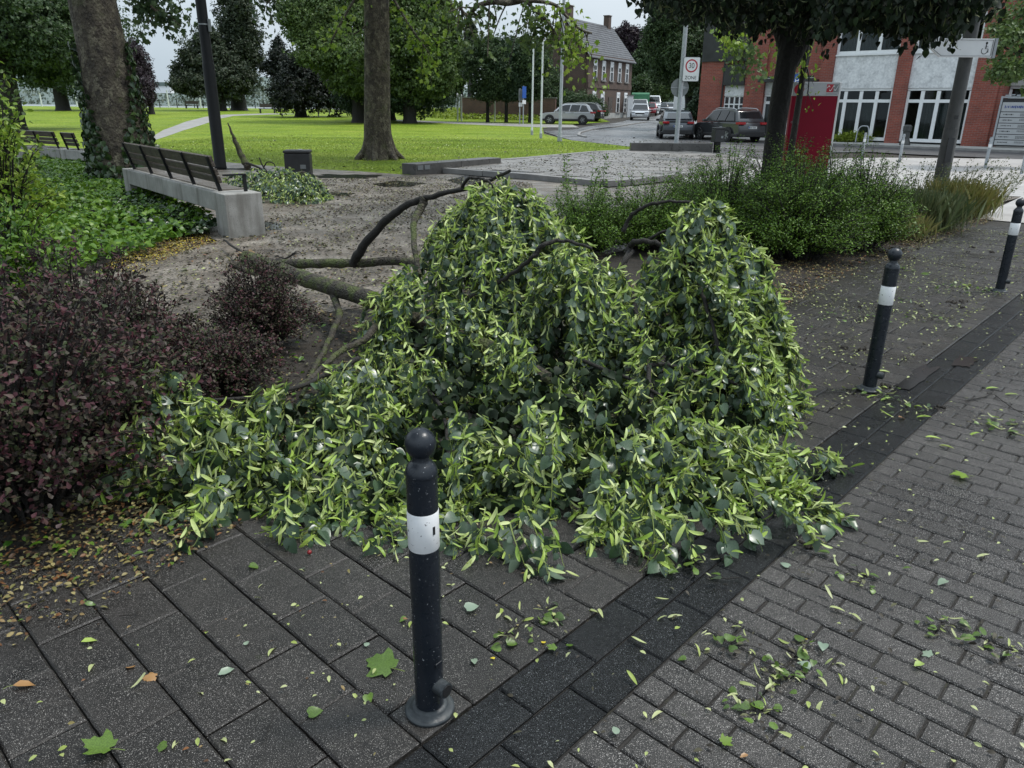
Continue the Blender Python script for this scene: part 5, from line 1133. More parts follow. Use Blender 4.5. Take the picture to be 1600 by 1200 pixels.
for x0, x1 in ((6.322, 9.518), (10.182, 13.098)):
    wallbox('render_panel', x0, x1, .02, .30, 2.66, 4.28, MAT['render_panel']); wallbox('upper_wall', x0, x1, .02, .30, 6.2, 8.5, RB)
    wallbox('sill', x0, x1, -.06, .018, 4.25, 4.32, MAT['whiteframe'])
windowset(6.322, 9.518, .10, 2.66, 4, 2.05, curtain=(0, 1, 2)); windowset(10.182, 13.098, .10, 2.66, 4, 2.05, curtain=(1, 2, 3))
windowset(6.322, 9.518, 4.32, 6.2, 3, None, curtain=(0, 1, 2)); windowset(10.182, 13.098, 4.32, 6.2, 3, None, curtain=(0,))
# left bays: dark canopy, brick above
wallbox('brick_bay', 2.552, 5.618, .02, .30, 3.02, 8.5, RB); wallbox('render_panel', 2.552, 5.618, .03, .28, 2.40, 3.015, MAT['render_panel'])
cn = wallbox('canopy', 2.50, 5.66, -.85, .0, 3.05, 3.13, MAT['darkmetal']); wallbox('fascia', 2.50, 5.66, -.90, -.853, 3.0, 3.30, MAT['darkmetal'], cn); wallbox('trim', 2.50, 5.66, -.905, -.902, 3.18, 3.21, MAT['silver'], cn)
windowset(2.552, 5.618, .10, 2.39, 4, 1.95, curtain=(0, 1, 2, 3))
wallbox('dark_wall', -1.6, .05, -.02, .4, 0, 5.6, MAT['redbrick']); windowset(.05, 1.348, .9, 2.30, 4, 1.85, curtain=(0, 1, 2, 3), fw=.05); wallbox('window_breast', .05, 1.348, .02, .3, 0, .898, MAT['redbrick'])
wallbox('render_panel', .05, 1.348, .02, .3, 2.302, 2.88, MAT['render_panel']); wallbox('dark_panel', .05, 1.348, -.25, .3, 2.90, 4.0, MAT['darkmetal']); wallbox('dark_panel', -1.6, 1.348, -.10, .3, 4.2, 7.0, MAT['darkmetal'])
obj('downpipe', MB().tube([(-.05, -.10, 0), (-.05, -.10, 4.5)], .05, 10), MAT['darkmetal'], t)
k = MB()                                                    # scrawl sprayed on the brick
for a, b in (((1.75, 1.50), (2.0, 1.58)), ((1.78, 1.52), (1.86, 1.20)), ((1.86, 1.38), (2.0, 1.40)), ((2.0, 1.58), (2.05, 1.25)), ((2.05, 1.30), (2.2, 1.45)), ((2.12, 1.15), (2.45, 1.18)), ((2.3, 1.5), (2.25, 1.2)), ((2.25, 1.3), (2.42, 1.45))): k.bar((a[0], -.124, a[1]), (b[0], -.124, b[1]), .004, .035, (0, 1, 0))
obj('graffiti', k, MAT['splinter'], t)
wallbox('block', -1.6, 24, 1.75, 12, 0, 8.5, RB); wallbox('attic', -1.6, 24, .1, 12, 8.504, 11.5, RB); wallbox('roof', -1.7, 24.1, -.2, 12.1, 11.503, 11.8, MAT['darkmetal'])
# recessed entrance right of the corner
wallbox('lintel', 14.403, 24, .9, 1.7, 2.75, 3.7, MAT['greywall']); wallbox('brick_bay', 14.403, 24, .95, 1.7, 3.703, 8.5, RB)
windowset(14.42, 18.4, .12, 2.74, 3, 2.15, y=1.2); windowset(18.45, 22, .12, 2.74, 3, 2.15, y=1.2)
for x in (16.95, 17.15): obj('door_handle', MB().tube([(x, 1.08, .3), (x, 1.0, .36), (x, 1.0, 1.2), (x, 1.08, 1.26)], .022, 8), MAT['galv'], t)
wallbox('wall_lamp_box', 15.4, 15.9, .82, .898, 3.0, 3.2, MAT['greywall'])
# board with name plates
p = uv(42.6, 23.4-15.3, .085); t = thing('name_board', 'free-standing metal name board with seven grey plates by the entrance', 'sign board', p, KA-math.pi/2+.12)
obj('frame', MB().box((-.74, 0, 1.13), (.08, .10, 2.26)).box((.72, 0, 1.13), (.08, .10, 2.26)).box((-.01, 0, 2.22), (1.38, .08, .07)), MAT['galv'], t); obj('backing', MB().box((-.03, .03, 1.12), (1.34, .03, 2.1)), MAT['darkmetal'], t)
k = MB()
for i in range(6): k.box((-.55+i*.22, -.02, 2.30+.02*(i % 2)), (.16, .05, .05))
obj('top_trim', k, MAT['galv'], t)
rows = [(1.80, .40)]+[(1.46-i*.245, .215) for i in range(6)]
for i, (z, h) in enumerate(rows):
    n_ = obj('name_plate', MB().box((-.06, -.008, z), (1.22, .03, h)), MAT['silver'], t, bevel=.004)
    if i == 0:
        text('DIE DAHMBUSCH', .135, MAT['textblue'], n_, (-.15, -.026, z)); bpy.data.objects.remove(n_.children[0])
        k = MB()
        for j, wd in enumerate((.05, .03, .05, .02, .07, .06, .06, .05, .06, .07, .05, .06, .06)): k.box((-.54+j*.068, -.026, z+.0), (wd*.8, .004, .10+.02*(j % 3 == 0)))
        obj('heading', k, MAT['textblue'], n_); k = MB().bar((.38, -.026, z+.06), (.42, -.026, z-.08), .004, .02, (0,1,0)).bar((.42, -.026, z-.08), (.50, -.026, z+.03), .004, .02, (0,1,0)).box((.49, -.026, z-.06), (.04, .004, .05)); obj('emblem', k, MAT['black'], n_)
    else:
        k = MB()
        for j in range(7): k.box((-.54+j*.062, -.026, z+.01), (.040+.012*((i*3+j) % 3-1), .004, .035+.02*((i+j) % 3 == 0)))
        for j in range(2+(i % 2)):
            for q in range(6): k.box((.14+q*.062, -.026, z+.045-.045*j), (.045+.01*((q+i) % 2), .004, .018))
        obj('name_line', k, MAT['black'], n_)

# ---------------------------------------------------------------- brick house down the street
P0 = Vector((7.2, 80)); hd_ = Vector((.5, .866)); hz0 = .45
t = thing('brick_house', 'dark brick gabled house with slate roof at the street corner', 'house', (P0.x, P0.y, hz0), math.atan2(hd_.y, hd_.x)); HL, HW, EZ, RZ = 11.5, 5.6, 6.15, 9.5
# x along the front, +y towards the back of the gable
BB = MAT['brownbrick']
obj('front_wall', MB().box((HL/2, .15, EZ/2-.3), (HL, .3, EZ+.6)), BB, t)
for x in (.0, HL): obj('gable_wall', MB().prism([(.30, -.6), (HW, -.6), (HW, EZ), (HW/2, RZ-.15), (.30, EZ+.25)], x-.15+.02, x+.15-.02, Matrix(((0,0,1,0), (1,0,0,0), (0,1,0,0), (0,0,0,1)))), BB, t)
obj('back_wall', MB().box((HL/2, HW-.15, EZ/2), (HL-.3, .3, EZ)), BB, t)
sl = Vector((0, HW/2, RZ-EZ)).normalized()
for s in (0, 1):
    rf = obj('roof', MB(), MAT['slate'], t); bpy.data.objects.remove(rf)
    k = MB(); ncs = 16; Ls = math.hypot(HW/2+.35, (RZ-EZ)*(HW/2+.35)/(HW/2))
    for i in range(ncs):                                    # overlapping courses of tiles
        f0, f1 = i/ncs, (i+1.15)/ncs
        def pt(f, up): 
            y = -.35+(HW/2+.35)*f; z = EZ+(RZ-EZ)*(y)/(HW/2)
            return (y if s == 0 else HW-y, z+up+.12)
        (y0, z0), (y1, z1) = pt(f0, .055), pt(min(f1, 1), .0)
        V = [(-.35, y0, z0), (HL+.35, y0, z0), (HL+.35, y1, z1), (-.35, y1, z1), (-.35, y0, z0-.08), (HL+.35, y0, z0-.08)]
        k.add(V, [(0, 1, 2, 3), (0, 4, 5, 1)])
    rf = obj('roof', k, MAT['slate'], t)
    if s == 0:
        for x in (1.0, HL-1.0): obj('chimney', MB().box((x, HW/2, RZ+.35), (.7, .6, 1.5)).box((x, HW/2, RZ+1.13), (.82, .72, .08)), BB, rf)
obj('cornice', MB().box((HL/2, -.08, EZ-.12), (HL+.1, .16, .30)).box((HL/2, -.03, 3.35), (HL, .08, .5)), BB, t)
def hwin(x, z, w, h):
    f = obj('window', MB().box((x-w/2+.04, -.02, z), (.09, .10, h)).box((x+w/2-.04, -.02, z), (.09, .10, h)).box((x, -.02, z+h/2), (w, .10, .22)).box((x, -.02, z), (w-.1, .08, .06)), MAT['whiteframe'], t)
    obj('pane', MB().box((x, -.005, z), (w-.12, .03, h-.1)), MAT['carglass'], f); obj('sill', MB().box((x, -.08, z-h/2-.06), (w+.25, .16, .10)), MAT['kerb'], f)
    obj('blind', MB().box((x, -.024, z+h*.38), (w-.18, .012, h*.24)), MAT['signwhite'], f)
for i in range(5): hwin(1.6+i*2.1, 4.75, .85, 1.75)
for x in (1.6, 3.7, 7.9, 10.0): hwin(x, 1.75, .85, 1.9)
dr = obj('door', MB().box((5.8, -.02, 1.15), (1.0, .08, 2.3)), MAT['wood'], t); obj('handle', MB().box((6.15, -.08, 1.1), (.05, .05, .12)), MAT['galv'], dr)
obj('plinth', MB().box((HL/2, -.04, .25), (HL+.05, .08, .95)), MAT['greywall'], t)
o = obj('gable_window', MB().box((-.14, HW/2-.2, 7.7), (.08, .7, 1.2)), MAT['carglass'], t)
p = ay(983, 183, 88); t = thing('gate_pillar', 'white rendered gate pillar at the house corner', 'gate pillar', (p.x, p.y, T(88))); obj('shaft', MB().box((0, 0, 1.1), (.6, .6, 2.2)), MAT['signwhite'], t, bevel=.02); obj('cap', MB().box((0, 0, 2.25), (.75, .75, .1)), MAT['kerb'], t)
p = ay(991, 182, 92); t = thing('white_gate', 'white wooden gate between the gate pillar and green truck', 'gate', (p.x, p.y, T(92)), .3)
for i in range(7): obj('board', MB().box((-.6+i*.2, 0, 1.05), (.17, .05, 2.0)), MAT['signwhite'], t)
for z in (.4, 1.7): obj('rail', MB().box((0, .05, z), (1.4, .05, .12)), MAT['signwhite'], t)
def wall(nm, label, a, b, h, m, th=.3, cap=None, cat='wall'):
    a, b = Vector(a), Vector(b); d = (b-a).xy; t = thing(nm, label, cat, (a.x, a.y, T(a.y)-.1), math.atan2(d.y, d.x)); L = d.length
    obj('masonry', MB().box((L/2, 0, h/2), (L, th, h)), m, t)
    if cap: obj('coping', MB().box((L/2, 0, h+.04), (L+.1, th+.1, .08)), cap, t)
    return t
wall('garden_wall', 'old brick garden wall behind the small street trees', ay(720, 176, 80), ay(868, 180, 76), 2.0, MAT['oldbrick'], cap=MAT['kerb'])
wall('white_wall', 'pale rendered wall across the street behind the rear-view car', ay(1053, 186, 75), ay(1082, 190, 62), 2.6, MAT['render_panel'])
# river promenade fence and posts
t = thing('river_fence', 'long dark post and rail fence along the river bank', 'fence', (-62, 124, T(124))); 
for i in range(60): obj('post', MB().box((i*1.35, 0, .6), (.10, .10, 1.3)), MAT['iron'], t)
for z in (.25, .7, 1.15): obj('rail', MB().box((40, .0, z), (80, .04, .05)), MAT['galv'], t)
for px, top, lab in ((66, 146, 'white promenade post seen right of the far-left trunk'), (121, 148, 'white promenade post with a green tuft by the ivy tree'), (264, 142, 'white promenade post left of the conifers'), (314, 150, 'short pale post in front of the conifers')):
    p = ay(px, 168, 118); h = ay(px, top, 118).z-T(118); t = thing('promenade_post', lab, 'post', (p.x, 118, T(118)), 0, 'pale posts along the river promenade'); obj('shaft', MB().lathe([(.12, 0), (.09, h)], 10), MAT['whitepole'], t); obj('cap', MB().lathe([(.13, h), (.13, h+.08)], 10), MAT['whitepole'], t)
for px, top, bot, lab in ((635, 150, 176, 'thin white post in the yellow ground cover, left'), (715, 148, 175, 'white post at the end of the garden wall'), (773, 152, 175, 'thin white post before the garden wall'), (721, 150, 175, 'twin of the white post at the garden wall')):
    p = ay(px, bot, 72); h = ay(px, top, 72).z-T(72); t = thing('white_post', lab, 'post', (p.x, 72, T(72)), 0, 'white posts by the ground cover'); obj('shaft', MB().box((0, 0, h/2), (.14, .14, h)), MAT['whitepole'], t, bevel=.02); obj('tip', MB().lathe([(.09, h), (.05, h+.10), (.001, h+.14)], 8), MAT['whitepole'], t)
def road_sign(px, top, bot, Y, lab, col):
    p = ay(px, bot, Y); h = ay(px, top, Y).z-T(Y); t = thing('road_sign', lab, 'street sign', (p.x, Y, T(Y)), .9); obj('pole', MB().lathe([(.05, 0), (.05, h)], 10), MAT['galv'], t); obj('sign_plate', MB().box((.0, -.07, h-.5), (.5, .03, .9)), MAT[col], t); obj('lower_plate', MB().box((0, -.07, h-1.25), (.45, .03, .3)), MAT['signwhite'], t)
road_sign(812, 138, 184, 66, 'thin street sign with blue edge by the street trees, left one', 'signgrey'); road_sign(817.5, 134, 184, 66, 'thin blue street sign by the street trees, right one', 'signblue')
def low_bench(px, py, Y, w, lab):
    p = ay(px, py, Y); t = thing('garden_bench', lab, 'bench', (p.x, Y, T(Y)), .1); 
    for z in (.45, .62, .79): obj('slat', MB().box((0, 0, z), (w, .06, .10)), MAT['signwhite'], t)
    for x in (-w/2+.2, w/2-.2): obj('leg', MB().box((x, .1, .42), (.08, .4, .85)), MAT['signwhite'], t)
low_bench(506, 178, 80, 1.5, 'short white garden seat before the dark yew, left one'); low_bench(538, 177, 82, 2.0, 'white garden seat right of the short one')
def far_bench(px, py, Y, lab):
    p = ay(px, py, Y); t = thing('park_bench', lab, 'bench', (p.x, Y, T(Y))); obj('seat', MB().box((0, 0, .45), (1.8, .5, .08)), MAT['wood'], t); obj('backrest', MB().box((0, .22, .8), (1.8, .06, .4)), MAT['wood'], t)
    for x in (-.8, .8): obj('leg', MB().box((x, 0, .22), (.08, .4, .44)), MAT['iron'], t)
far_bench(300, 168, 112, 'dark park seat on the promenade left of the conifers'); far_bench(418, 175, 90, 'small dark park seat beside the yew')

# ---------------------------------------------------------------- cars
def car(label, loc, rz, m, L=4.45, Wd=1.85, H=1.62, style='suv', group='cars parked along the street', rails=True, cat='car', tarp=None):
    t = thing('parked_car', label, cat, loc, rz, group); w0 = Wd/2; be = .60*H
    if style == 'suv': low = [(-.47, .17), (-.495, .24), (-.5, .42), (-.485, .56), (-.475, .60), (.205, .585), (.40, .545), (.475, .46), (.50, .33), (.495, .2), (.47, .15)]; top = [(-.472, .60), (-.455, .68), (-.395, .93), (-.31, .975), (-.10, 1.), (.03, .985), (.10, .95), (.245, .60)]
    elif style == 'coupe': low = [(-.47, .17), (-.495, .24), (-.5, .45), (-.47, .66), (-.44, .68), (.20, .60), (.40, .55), (.475, .46), (.50, .33), (.495, .2), (.47, .15)]; top = [(-.44, .68), (-.28, .90), (-.14, .98), (.0, 1.), (.08, .95), (.25, .60)]
    else: low = [(-.47, .17), (-.495, .24), (-.5, .45), (-.495, .60), (.25, .60), (.42, .55), (.48, .46), (.50, .33), (.495, .2), (.47, .15)]; top = [(-.495, .60), (-.485, .93), (-.45, .99), (.0, 1.), (.14, .97), (.33, .62)]
    def hw(x, z): 
        q = w0*(1-max(0, abs(x)/L-.36)*.75); return q if z <= be else q*(1-.24*((z-be)/(H-be)))
    k = MB()
    for poly in (low, top):
        P = [(a*L, b*H) for a, b in poly]; n = len(P)
        V = [(x, -hw(x, z), z) for x, z in P]+[(x, hw(x, z), z) for x, z in P]
        k.add(V, [tuple(range(n)), tuple(range(2*n-1, n-1, -1))]+[(i, n+i, n+(i+1) % n, (i+1) % n) for i in range(n)])
    body = obj('body', k, m, t, smooth=True, bevel=.045, seg=2)
    gm = MAT['carglass']
    def side(pts, sgn, nm='window'):
        V = []
        for a, b in pts: x, z = a*L, b*H; V.append((x, sgn*(hw(x, z)+.006), z))
        obj(nm, MB().add(V, [tuple(range(len(V)))]), gm, t)
    if style == 'suv': ws = [[(-.405, .64), (-.355, .90), (-.27, .93), (-.235, .64)], [(-.22, .64), (-.25, .93), (-.09, .945), (-.055, .64)], [(-.04, .64), (-.07, .945), (.03, .93), (.085, .885), (.19, .64)]]
    elif style == 'coupe': ws = [[(-.32, .70), (-.24, .88), (-.12, .935), (-.08, .68)], [(-.06, .68), (-.10, .935), (.0, .94), (.07, .88), (.19, .65)]]
    else: ws = [[(.05, .66), (.05, .92), (.12, .92), (.27, .66)]]
    for sg in (-1, 1):
        for q in ws: side(q, sg)
    def cross(a, b, nm, inset=.10, off=.008):
        (xa, za), (xb, zb) = [(p[0]*L, p[1]*H) for p in (a, b)]; d = Vector((xb-xa, 0, zb-za)); nn = Vector((-d.z, 0, d.x)).normalized()
        if (nn.x > 0) != (xa+xb > 0): nn = -nn
        V = []
        for (x, z), s in (((xa, za), 1), ((xa, za), -1), ((xb, zb), -1), ((xb, zb), 1)): V.append(Vector((x, s*(hw(x, z)-inset), z))+nn*off)
        obj(nm, MB().add(V, [(0, 1, 2, 3)]), gm, t)
    if style == 'suv': cross((.235, .625), (.115, .935), 'windscreen'); cross((-.448, .70), (-.402, .905), 'rear_window', .13)
    elif style == 'coupe': cross((.235, .63), (.095, .935), 'windscreen'); cross((-.42, .705), (-.29, .885), 'rear_window', .2)
    else: cross((.315, .645), (.16, .94), 'windscreen')
    # dark sills, arches, wheels
    obj('sill_cladding', MB().box((0, 0, .205*H), (L*.965, Wd*1.006, .10*H)), MAT['cladding'], t, bevel=.03)
    R = .335
    for x in (-.295*L, .315*L):
        for sg in (-1, 1):
            a = obj('wheel_arch', MB().lathe([(R+.075, -.012), (R+.075, .012)], 24), MAT['cladding'], t); a.location = (x, sg*(w0-.004), R+.01); a.rotation_euler = (math.pi/2, 0, 0)
            wh = obj('wheel', MB().lathe([(R*.62, -.10), (R*.95, -.11), (R, -.07), (R, .07), (R*.95, .11), (R*.62, .10)], 24), MAT['tyre'], t, smooth=False); wh.location = (x, sg*(w0-.07), R); wh.rotation_euler = (math.pi/2, 0, 0)
            k = MB().lathe([(R*.64, .085), (R*.64, .10), (R*.55, .10), (R*.55, .085)], 24)
            for j in range(5):
                q = 2*math.pi*j/5; k.bar((0, 0, .098*1), (R*.6*math.cos(q), R*.6*math.sin(q), .100), .07, .02)
            if sg > 0: k.v = [(x_, y_, -z_) for x_, y_, z_ in k.v]
            obj('rim', k, MAT['rim'], wh)
    yl = hw(-.48*L, .5*H)
    for sg in (-1, 1):
        obj('tail_light', MB().box((-.475*L, sg*(yl-.16), .565*H), (.09*L, .36, .07*H)), MAT['taillight'], t, bevel=.015)
        obj('headlight', MB().box((.445*L, sg*(yl-.17), .475*H), (.10*L, .34, .06*H)), MAT['headlight'], t, bevel=.015)
        obj('mirror', MB().box((.20*L, sg*(w0+.06), .63*H), (.12, .18, .13)), MAT['cladding'] if style != 'suv' else m, t, bevel=.03)
        if rails and style == 'suv': obj('roof_rail', MB().tube(smooth_path([(-.36*L, sg*w0*.72, .955*H), (-.30*L, sg*w0*.74, 1.005*H), (-.02*L, sg*w0*.74, 1.02*H), (.07*L, sg*w0*.74, .975*H)], 4), .022, 8), MAT['silver'], t)
        for x in (-.05, .10): obj('door_handle', MB().box((x*L-.25, sg*(w0+.012), .57*H), (.18, .03, .03)), m, t)
    pl = obj('number_plate', MB().box((-.503*L, 0, .44*H), (.02, .50, .11)), MAT['plate'], t); k = MB()
    for j in range(6): k.box((-.503*L-.011, -.17+j*.066+(.03 if j > 2 else 0), .44*H), (.003, .042, .065))
    obj('plate_characters', k, MAT['black'], pl); obj('plate_strip', MB().box((-.503*L-.011, .228, .44*H), (.003, .035, .105)), MAT['signblue'], pl)
    obj('number_plate', MB().box((.503*L, 0, .30*H), (.02, .50, .11)), MAT['plate'], t); obj('grille', MB().box((.497*L, 0, .40*H), (.03, .9, .13)), MAT['cladding'], t, bevel=.02)
    obj('rear_bumper', MB().box((-.488*L, 0, .24*H), (.10, Wd*.86, .16*H)), MAT['cladding'], t, bevel=.03)
    if style == 'coupe': obj('light_bar', MB().box((-.487*L, 0, .60*H), (.05, Wd*.7, .035*H)), MAT['cladding'], t); obj('spoiler', MB().box((-.46*L, 0, .69*H), (.22, Wd*.8, .03)), m, t, bevel=.01)
    if tarp: obj('tarp_cover', MB().prism(rrect(L*.58, 1.5, .25), -w0*.98, w0*.98, Matrix(((1,0,0,-.2*L), (0,0,1,0), (0,1,0,H*.95), (0,0,0,1)))), MAT['green_tarp'], t)
    return t
def at_car(px, py, Y): p = ay(px, py, Y); return (p.x, Y, T(Y)+.002)
car('silver estate car seen side-on by the garden bush', at_car(886, 192, 68), math.radians(172), MAT['car_silver'], 4.6, 1.85, 1.62)
car('black car hidden behind the silver estate car', at_car(905, 188, 75), math.radians(160), MAT['car_black'], 4.5, 1.85, 1.6)
car('dark slate sloping-back car seen from behind', at_car(1054, 206, 46.5), math.radians(83), MAT['car_dark'], 4.5, 1.85, 1.55, 'coupe')
car('grey family car with roof rails seen from rear left', at_car(1136, 213, 43.5), math.radians(109), MAT['car_grey'], 4.45, 1.84, 1.66)
car('light car facing us in front of the green truck', at_car(1000, 183, 80), math.radians(-100), MAT['car_silver'], 4.2, 1.8, 1.55)
car('white truck with a green tarpaulin by the white gate', at_car(999, 179, 92), math.radians(-100), MAT['car_white'], 5.0, 2.0, 1.9, 'van', tarp=True, cat='truck')
car('red car parked behind the light car', at_car(1014, 177, 97), math.radians(-100), MAT['car_red'], 4.2, 1.8, 1.5)
car('white van parked beyond the red car', at_car(1020, 176, 106), math.radians(-100), MAT['car_white'], 5.0, 2.0, 2.3, 'van', cat='van')
car('dark car far down the street, left one of two', at_car(1033, 174, 118), math.radians(-95), MAT['car_black'], 4.3, 1.8, 1.5)
car('silver car at the far end of the street', at_car(1044, 174, 122), math.radians(-95), MAT['car_silver'], 4.3, 1.8, 1.5)
# ---------------------------------------------------------------- trees
def lobe_points(lobes, n, shell=.55, bumps=.22):
    """points near the skin of a crown made of lobes, with the outward direction at each"""
    wts = np.array([l[3]*l[4]+l[4]*l[5]+l[3]*l[5] for l in lobes]); k = rng.choice(len(lobes), n, p=wts/wts.sum())
    Lb = np.array(lobes)[k]; d = rvec(n)
    r = shell+(1-shell)*rng.random(n)**.6
    ph = Lb[:, 0]*1.7+Lb[:, 2]; r *= 1+bumps*(np.sin(d[:, 0]*7+ph)*np.sin(d[:, 2]*8+ph*1.3)+.6*np.sin(d[:, 1]*13+ph*2)*np.cos(d[:, 2]*11))
    return Lb[:, :3]+d*Lb[:, 3:6]*r[:, None], d
def tree(nm, label, base, trunk, lobes, n, m, size, tm=CLUMP, bark_='dark_bark', cat='tree', droop=.35, group=None, limbs=7, shell=.5, bumps=.22, lstart=.55):
    """trunk: list of (x, y, z, r) relative to the base; lobes relative to the base too"""
    t = thing(nm, label, cat, base, 0, group)
    pts = smooth_path([q[:3] for q in trunk], 6); rr = np.interp(np.linspace(0, 1, len(pts)), np.linspace(0, 1, len(trunk)), [q[3] for q in trunk])
    tk = obj('trunk', MB().tube(pts, list(rr), 18), MAT[bark_], t, smooth=True); top = pts[-1]; k = MB()
    for i in range(limbs):
        l = lobes[i % len(lobes)]; s = pts[int(len(pts)*random.uniform(lstart, .97))]; e = Vector(l[:3])+Vector((random.uniform(-.5, .5)*l[3], random.uniform(-.5, .5)*l[4], random.uniform(-.4, .4)*l[5]))
        md = s.lerp(e, .5)+Vector((0, 0, .12*(e-s).length)); q = smooth_path([s, md, e], 4); r0 = rr[-1]*random.uniform(.5, .8); k.tube(q, [r0*(1-.8*j/(len(q)-1)) for j in range(len(q))], 7)
    if limbs: obj('limbs', k, MAT[bark_], t, smooth=True)
    P, d = lobe_points(lobes, n, shell, bumps); D = d*.6+rng.normal(size=(n, 3))*.6; D[:, 2] -= droop
    N = d+rng.normal(size=(n, 3))*.45+np.array((0, 0, .5)); s = size*rng.uniform(.6, 1.35, n)
    V, F = scatter(tm, P, D, N, s); cr_ = link('crown', npmesh('crown', V, F, m, False), t); cr_['kind'] = 'stuff'
    return t
def far(nm, label, px, py, Y, hts, m, n, size, trunk_r=.35, sub=6, **k):
    """hts: lobes given in the photo as (px, py, half width px, half height px, depth offset)"""
    b = ay(px, py, Y); z0 = T(Y); base = Vector((b.x, Y, z0)); L = []
    for x, y, rx, ry, dy in hts:
        c = ay(x, y, Y+dy)-base; q = (Y+dy)/FPX*.90; L.append((c.x, c.y, c.z, rx*q, rx*q*.8, ry*q))
    zc = max(.5, min(l[2] for l in L)); L0 = list(L)
    for l in L0:                                             # smaller boughs bulge out of every big one
        for q in range(sub):
            v = unit(rng.normal(size=3)+np.array((0, -.35, .25))); f = random.uniform(.30, .48); L.append((l[0]+v[0]*l[3]*.78, l[1]+v[1]*l[4]*.78, l[2]+v[2]*l[5]*.78, l[3]*f, l[4]*f, l[5]*f*.8))
    tr = [(0, 0, -.1, trunk_r*1.5), (0, 0, .35, trunk_r*1.1), (0, 0, zc*.6, trunk_r), (L[0][0]*.3, L[0][1]*.3, max(zc*1.15, 1.2), trunk_r*.7)]
    return tree(nm, label, base, tr, L, int(n*1.55), m, size*.68, **k)
G5, DG, CO, YW = MAT['oakgreen'], MAT['darkgreen'], MAT['conifer'], MAT['yew']
# the two plane trees of the lawn
b = Vector((-8.45, 16.9, 0))
t = tree('ivy_clad_plane_tree', 'massive plane tree with ivy round its foot behind the nearest bench', b, [(0, 0, -.1, .80), (0, 0, .3, .68), (-.05, 0, 1.2, .545), (-.12, .05, 2.4, .48), (-.22, .1, 4.2, .44), (-.3, .1, 7.5, .40)],
  [(-1, 1, 9, 5, 5, 2.6), (2.5, -1.5, 8.6, 3.5, 3.5, 2.2), (-3, -2.5, 9, 3.5, 4, 2.5), (.5, 3.5, 9.5, 4, 4, 2.6)], 2600, MAT['plane_leaf'], .42, bark_='plane_bark', lstart=.93)
n = 2600; a = rng.uniform(0, 2*np.pi, n); zz = rng.random(n)**1.3*2.9; lim = .55+.45*np.sin(a*2+1.0); keep = (zz < .5+2.4*np.clip(lim, 0, 1)) & ((np.cos(a-0.1) > .35) | (np.cos(a-3.3) > .1) | (zz < .45)); a, zz = a[keep], zz[keep]
r = np.interp(zz, [0, .3, 1.2, 2.4, 4], [.77, .69, .56, .50, .46])+rng.random(len(a))*.10
P = np.stack([np.cos(a)*r-.05*zz, np.sin(a)*r, zz], 1); D = np.stack([-np.sin(a)*.3, np.cos(a)*.3, -np.ones(len(a))], 1)+rng.normal(size=(len(a), 3))*.4; N = np.stack([np.cos(a), np.sin(a), .3+0*a], 1)+rng.normal(size=(len(a), 3))*.35
V, F = scatter(HEART, P, D, N, rng.uniform(.07, .14, len(a))); o = link('ivy', npmesh('ivy', V, F, MAT['ivy'], True), t); o['kind'] = 'stuff'
b = at(592, 248)
t = tree('plane_tree', 'straight plane tree with flaking bark standing on the lawn', b, [(0, 0, -.1, .72), (0, 0, .12, .60), (0, 0, .5, .475), (.02, 0, 1.4, .43), (.12, 0, 3.4, .405), (.25, 0, 6.5, .37), (.3, 0, 8, .34)],
  [(0, 0, 10.5, 6, 6, 3.0), (4, -2, 10, 3.5, 3.5, 2.2), (-3.5, 1, 10, 4, 4, 2.5)], 3000, MAT['plane_leaf'], .45, bark_='plane_bark', lstart=.93)
k = MB()                                                    # root flare
for i in range(7): a = i*.9+.2; k.tube(smooth_path([(math.cos(a)*.34, math.sin(a)*.34, .75), (math.cos(a)*.50, math.sin(a)*.50, .25), (math.cos(a)*.86, math.sin(a)*.86, -.06)], 4), [.12, .12, .12, .12, .12, .11, .10, .08, .06], 8)
obj('root_flare', k, MAT['plane_bark'], t, smooth=True)
def spray(parent, pts, r0, r1, leaf, m, size, n, twigs=8, spread=.7, drop=.5, bk='plane_bark'):
    """a limb that hangs into the picture with its twigs and leaves"""
    q = smooth_path(pts, 5); k = MB().tube(q, [r0+(r1-r0)*i/(len(q)-1) for i in range(len(q))], 8); P, D, N, s = [], [], [], []
    for i in range(twigs):
        a = q[int((.25+.75*random.random())*(len(q)-1))]; e = a+Vector((random.gauss(0, spread), random.gauss(0, spread), -abs(random.gauss(0, drop))))
        w_ = smooth_path([a, a.lerp(e, .5)+Vector((0, 0, .15*spread)), e], 3); k.tube(w_, [r1*.7*(1-.6*j/len(w_)) for j in range(len(w_))], 4)
        for j in range(n): c = w_[random.randrange(2, len(w_))]; P.append(np.array(c)+rng.normal(size=3)*size*1.3); D.append(rng.normal(size=3)*.7+np.array((0, 0, -.8))); N.append(rng.normal(size=3)+np.array((0, -.3, .6))); s.append(size*random.uniform(.6, 1.3))
    obj('hanging_limb', k, MAT[bk], parent, True, smooth=True)
    V, F = scatter(leaf, np.array(P), np.array(D), np.array(N), np.array(s)); V = V-np.array(wmat(parent).translation); o = link('hanging_leaves', npmesh('hanging_leaves', V, F, m, True), parent); o['kind'] = 'stuff'
PL = MAT['plane_leaf']; BL = MAT['brightleaf']
spray(t, [ay(606, -90, 26), ay(660, -30, 25), ay(700, 0, 24), ay(712, 20, 24)], .10, .02, MAPLE, BL, .13, 14, 7, .35, .5)
spray(t, [ay(600, -60, 27), ay(560, -10, 26), ay(525, 50, 25), ay(516, 72, 25)], .06, .015, MAPLE, BL, .14, 16, 8, .25, .35)
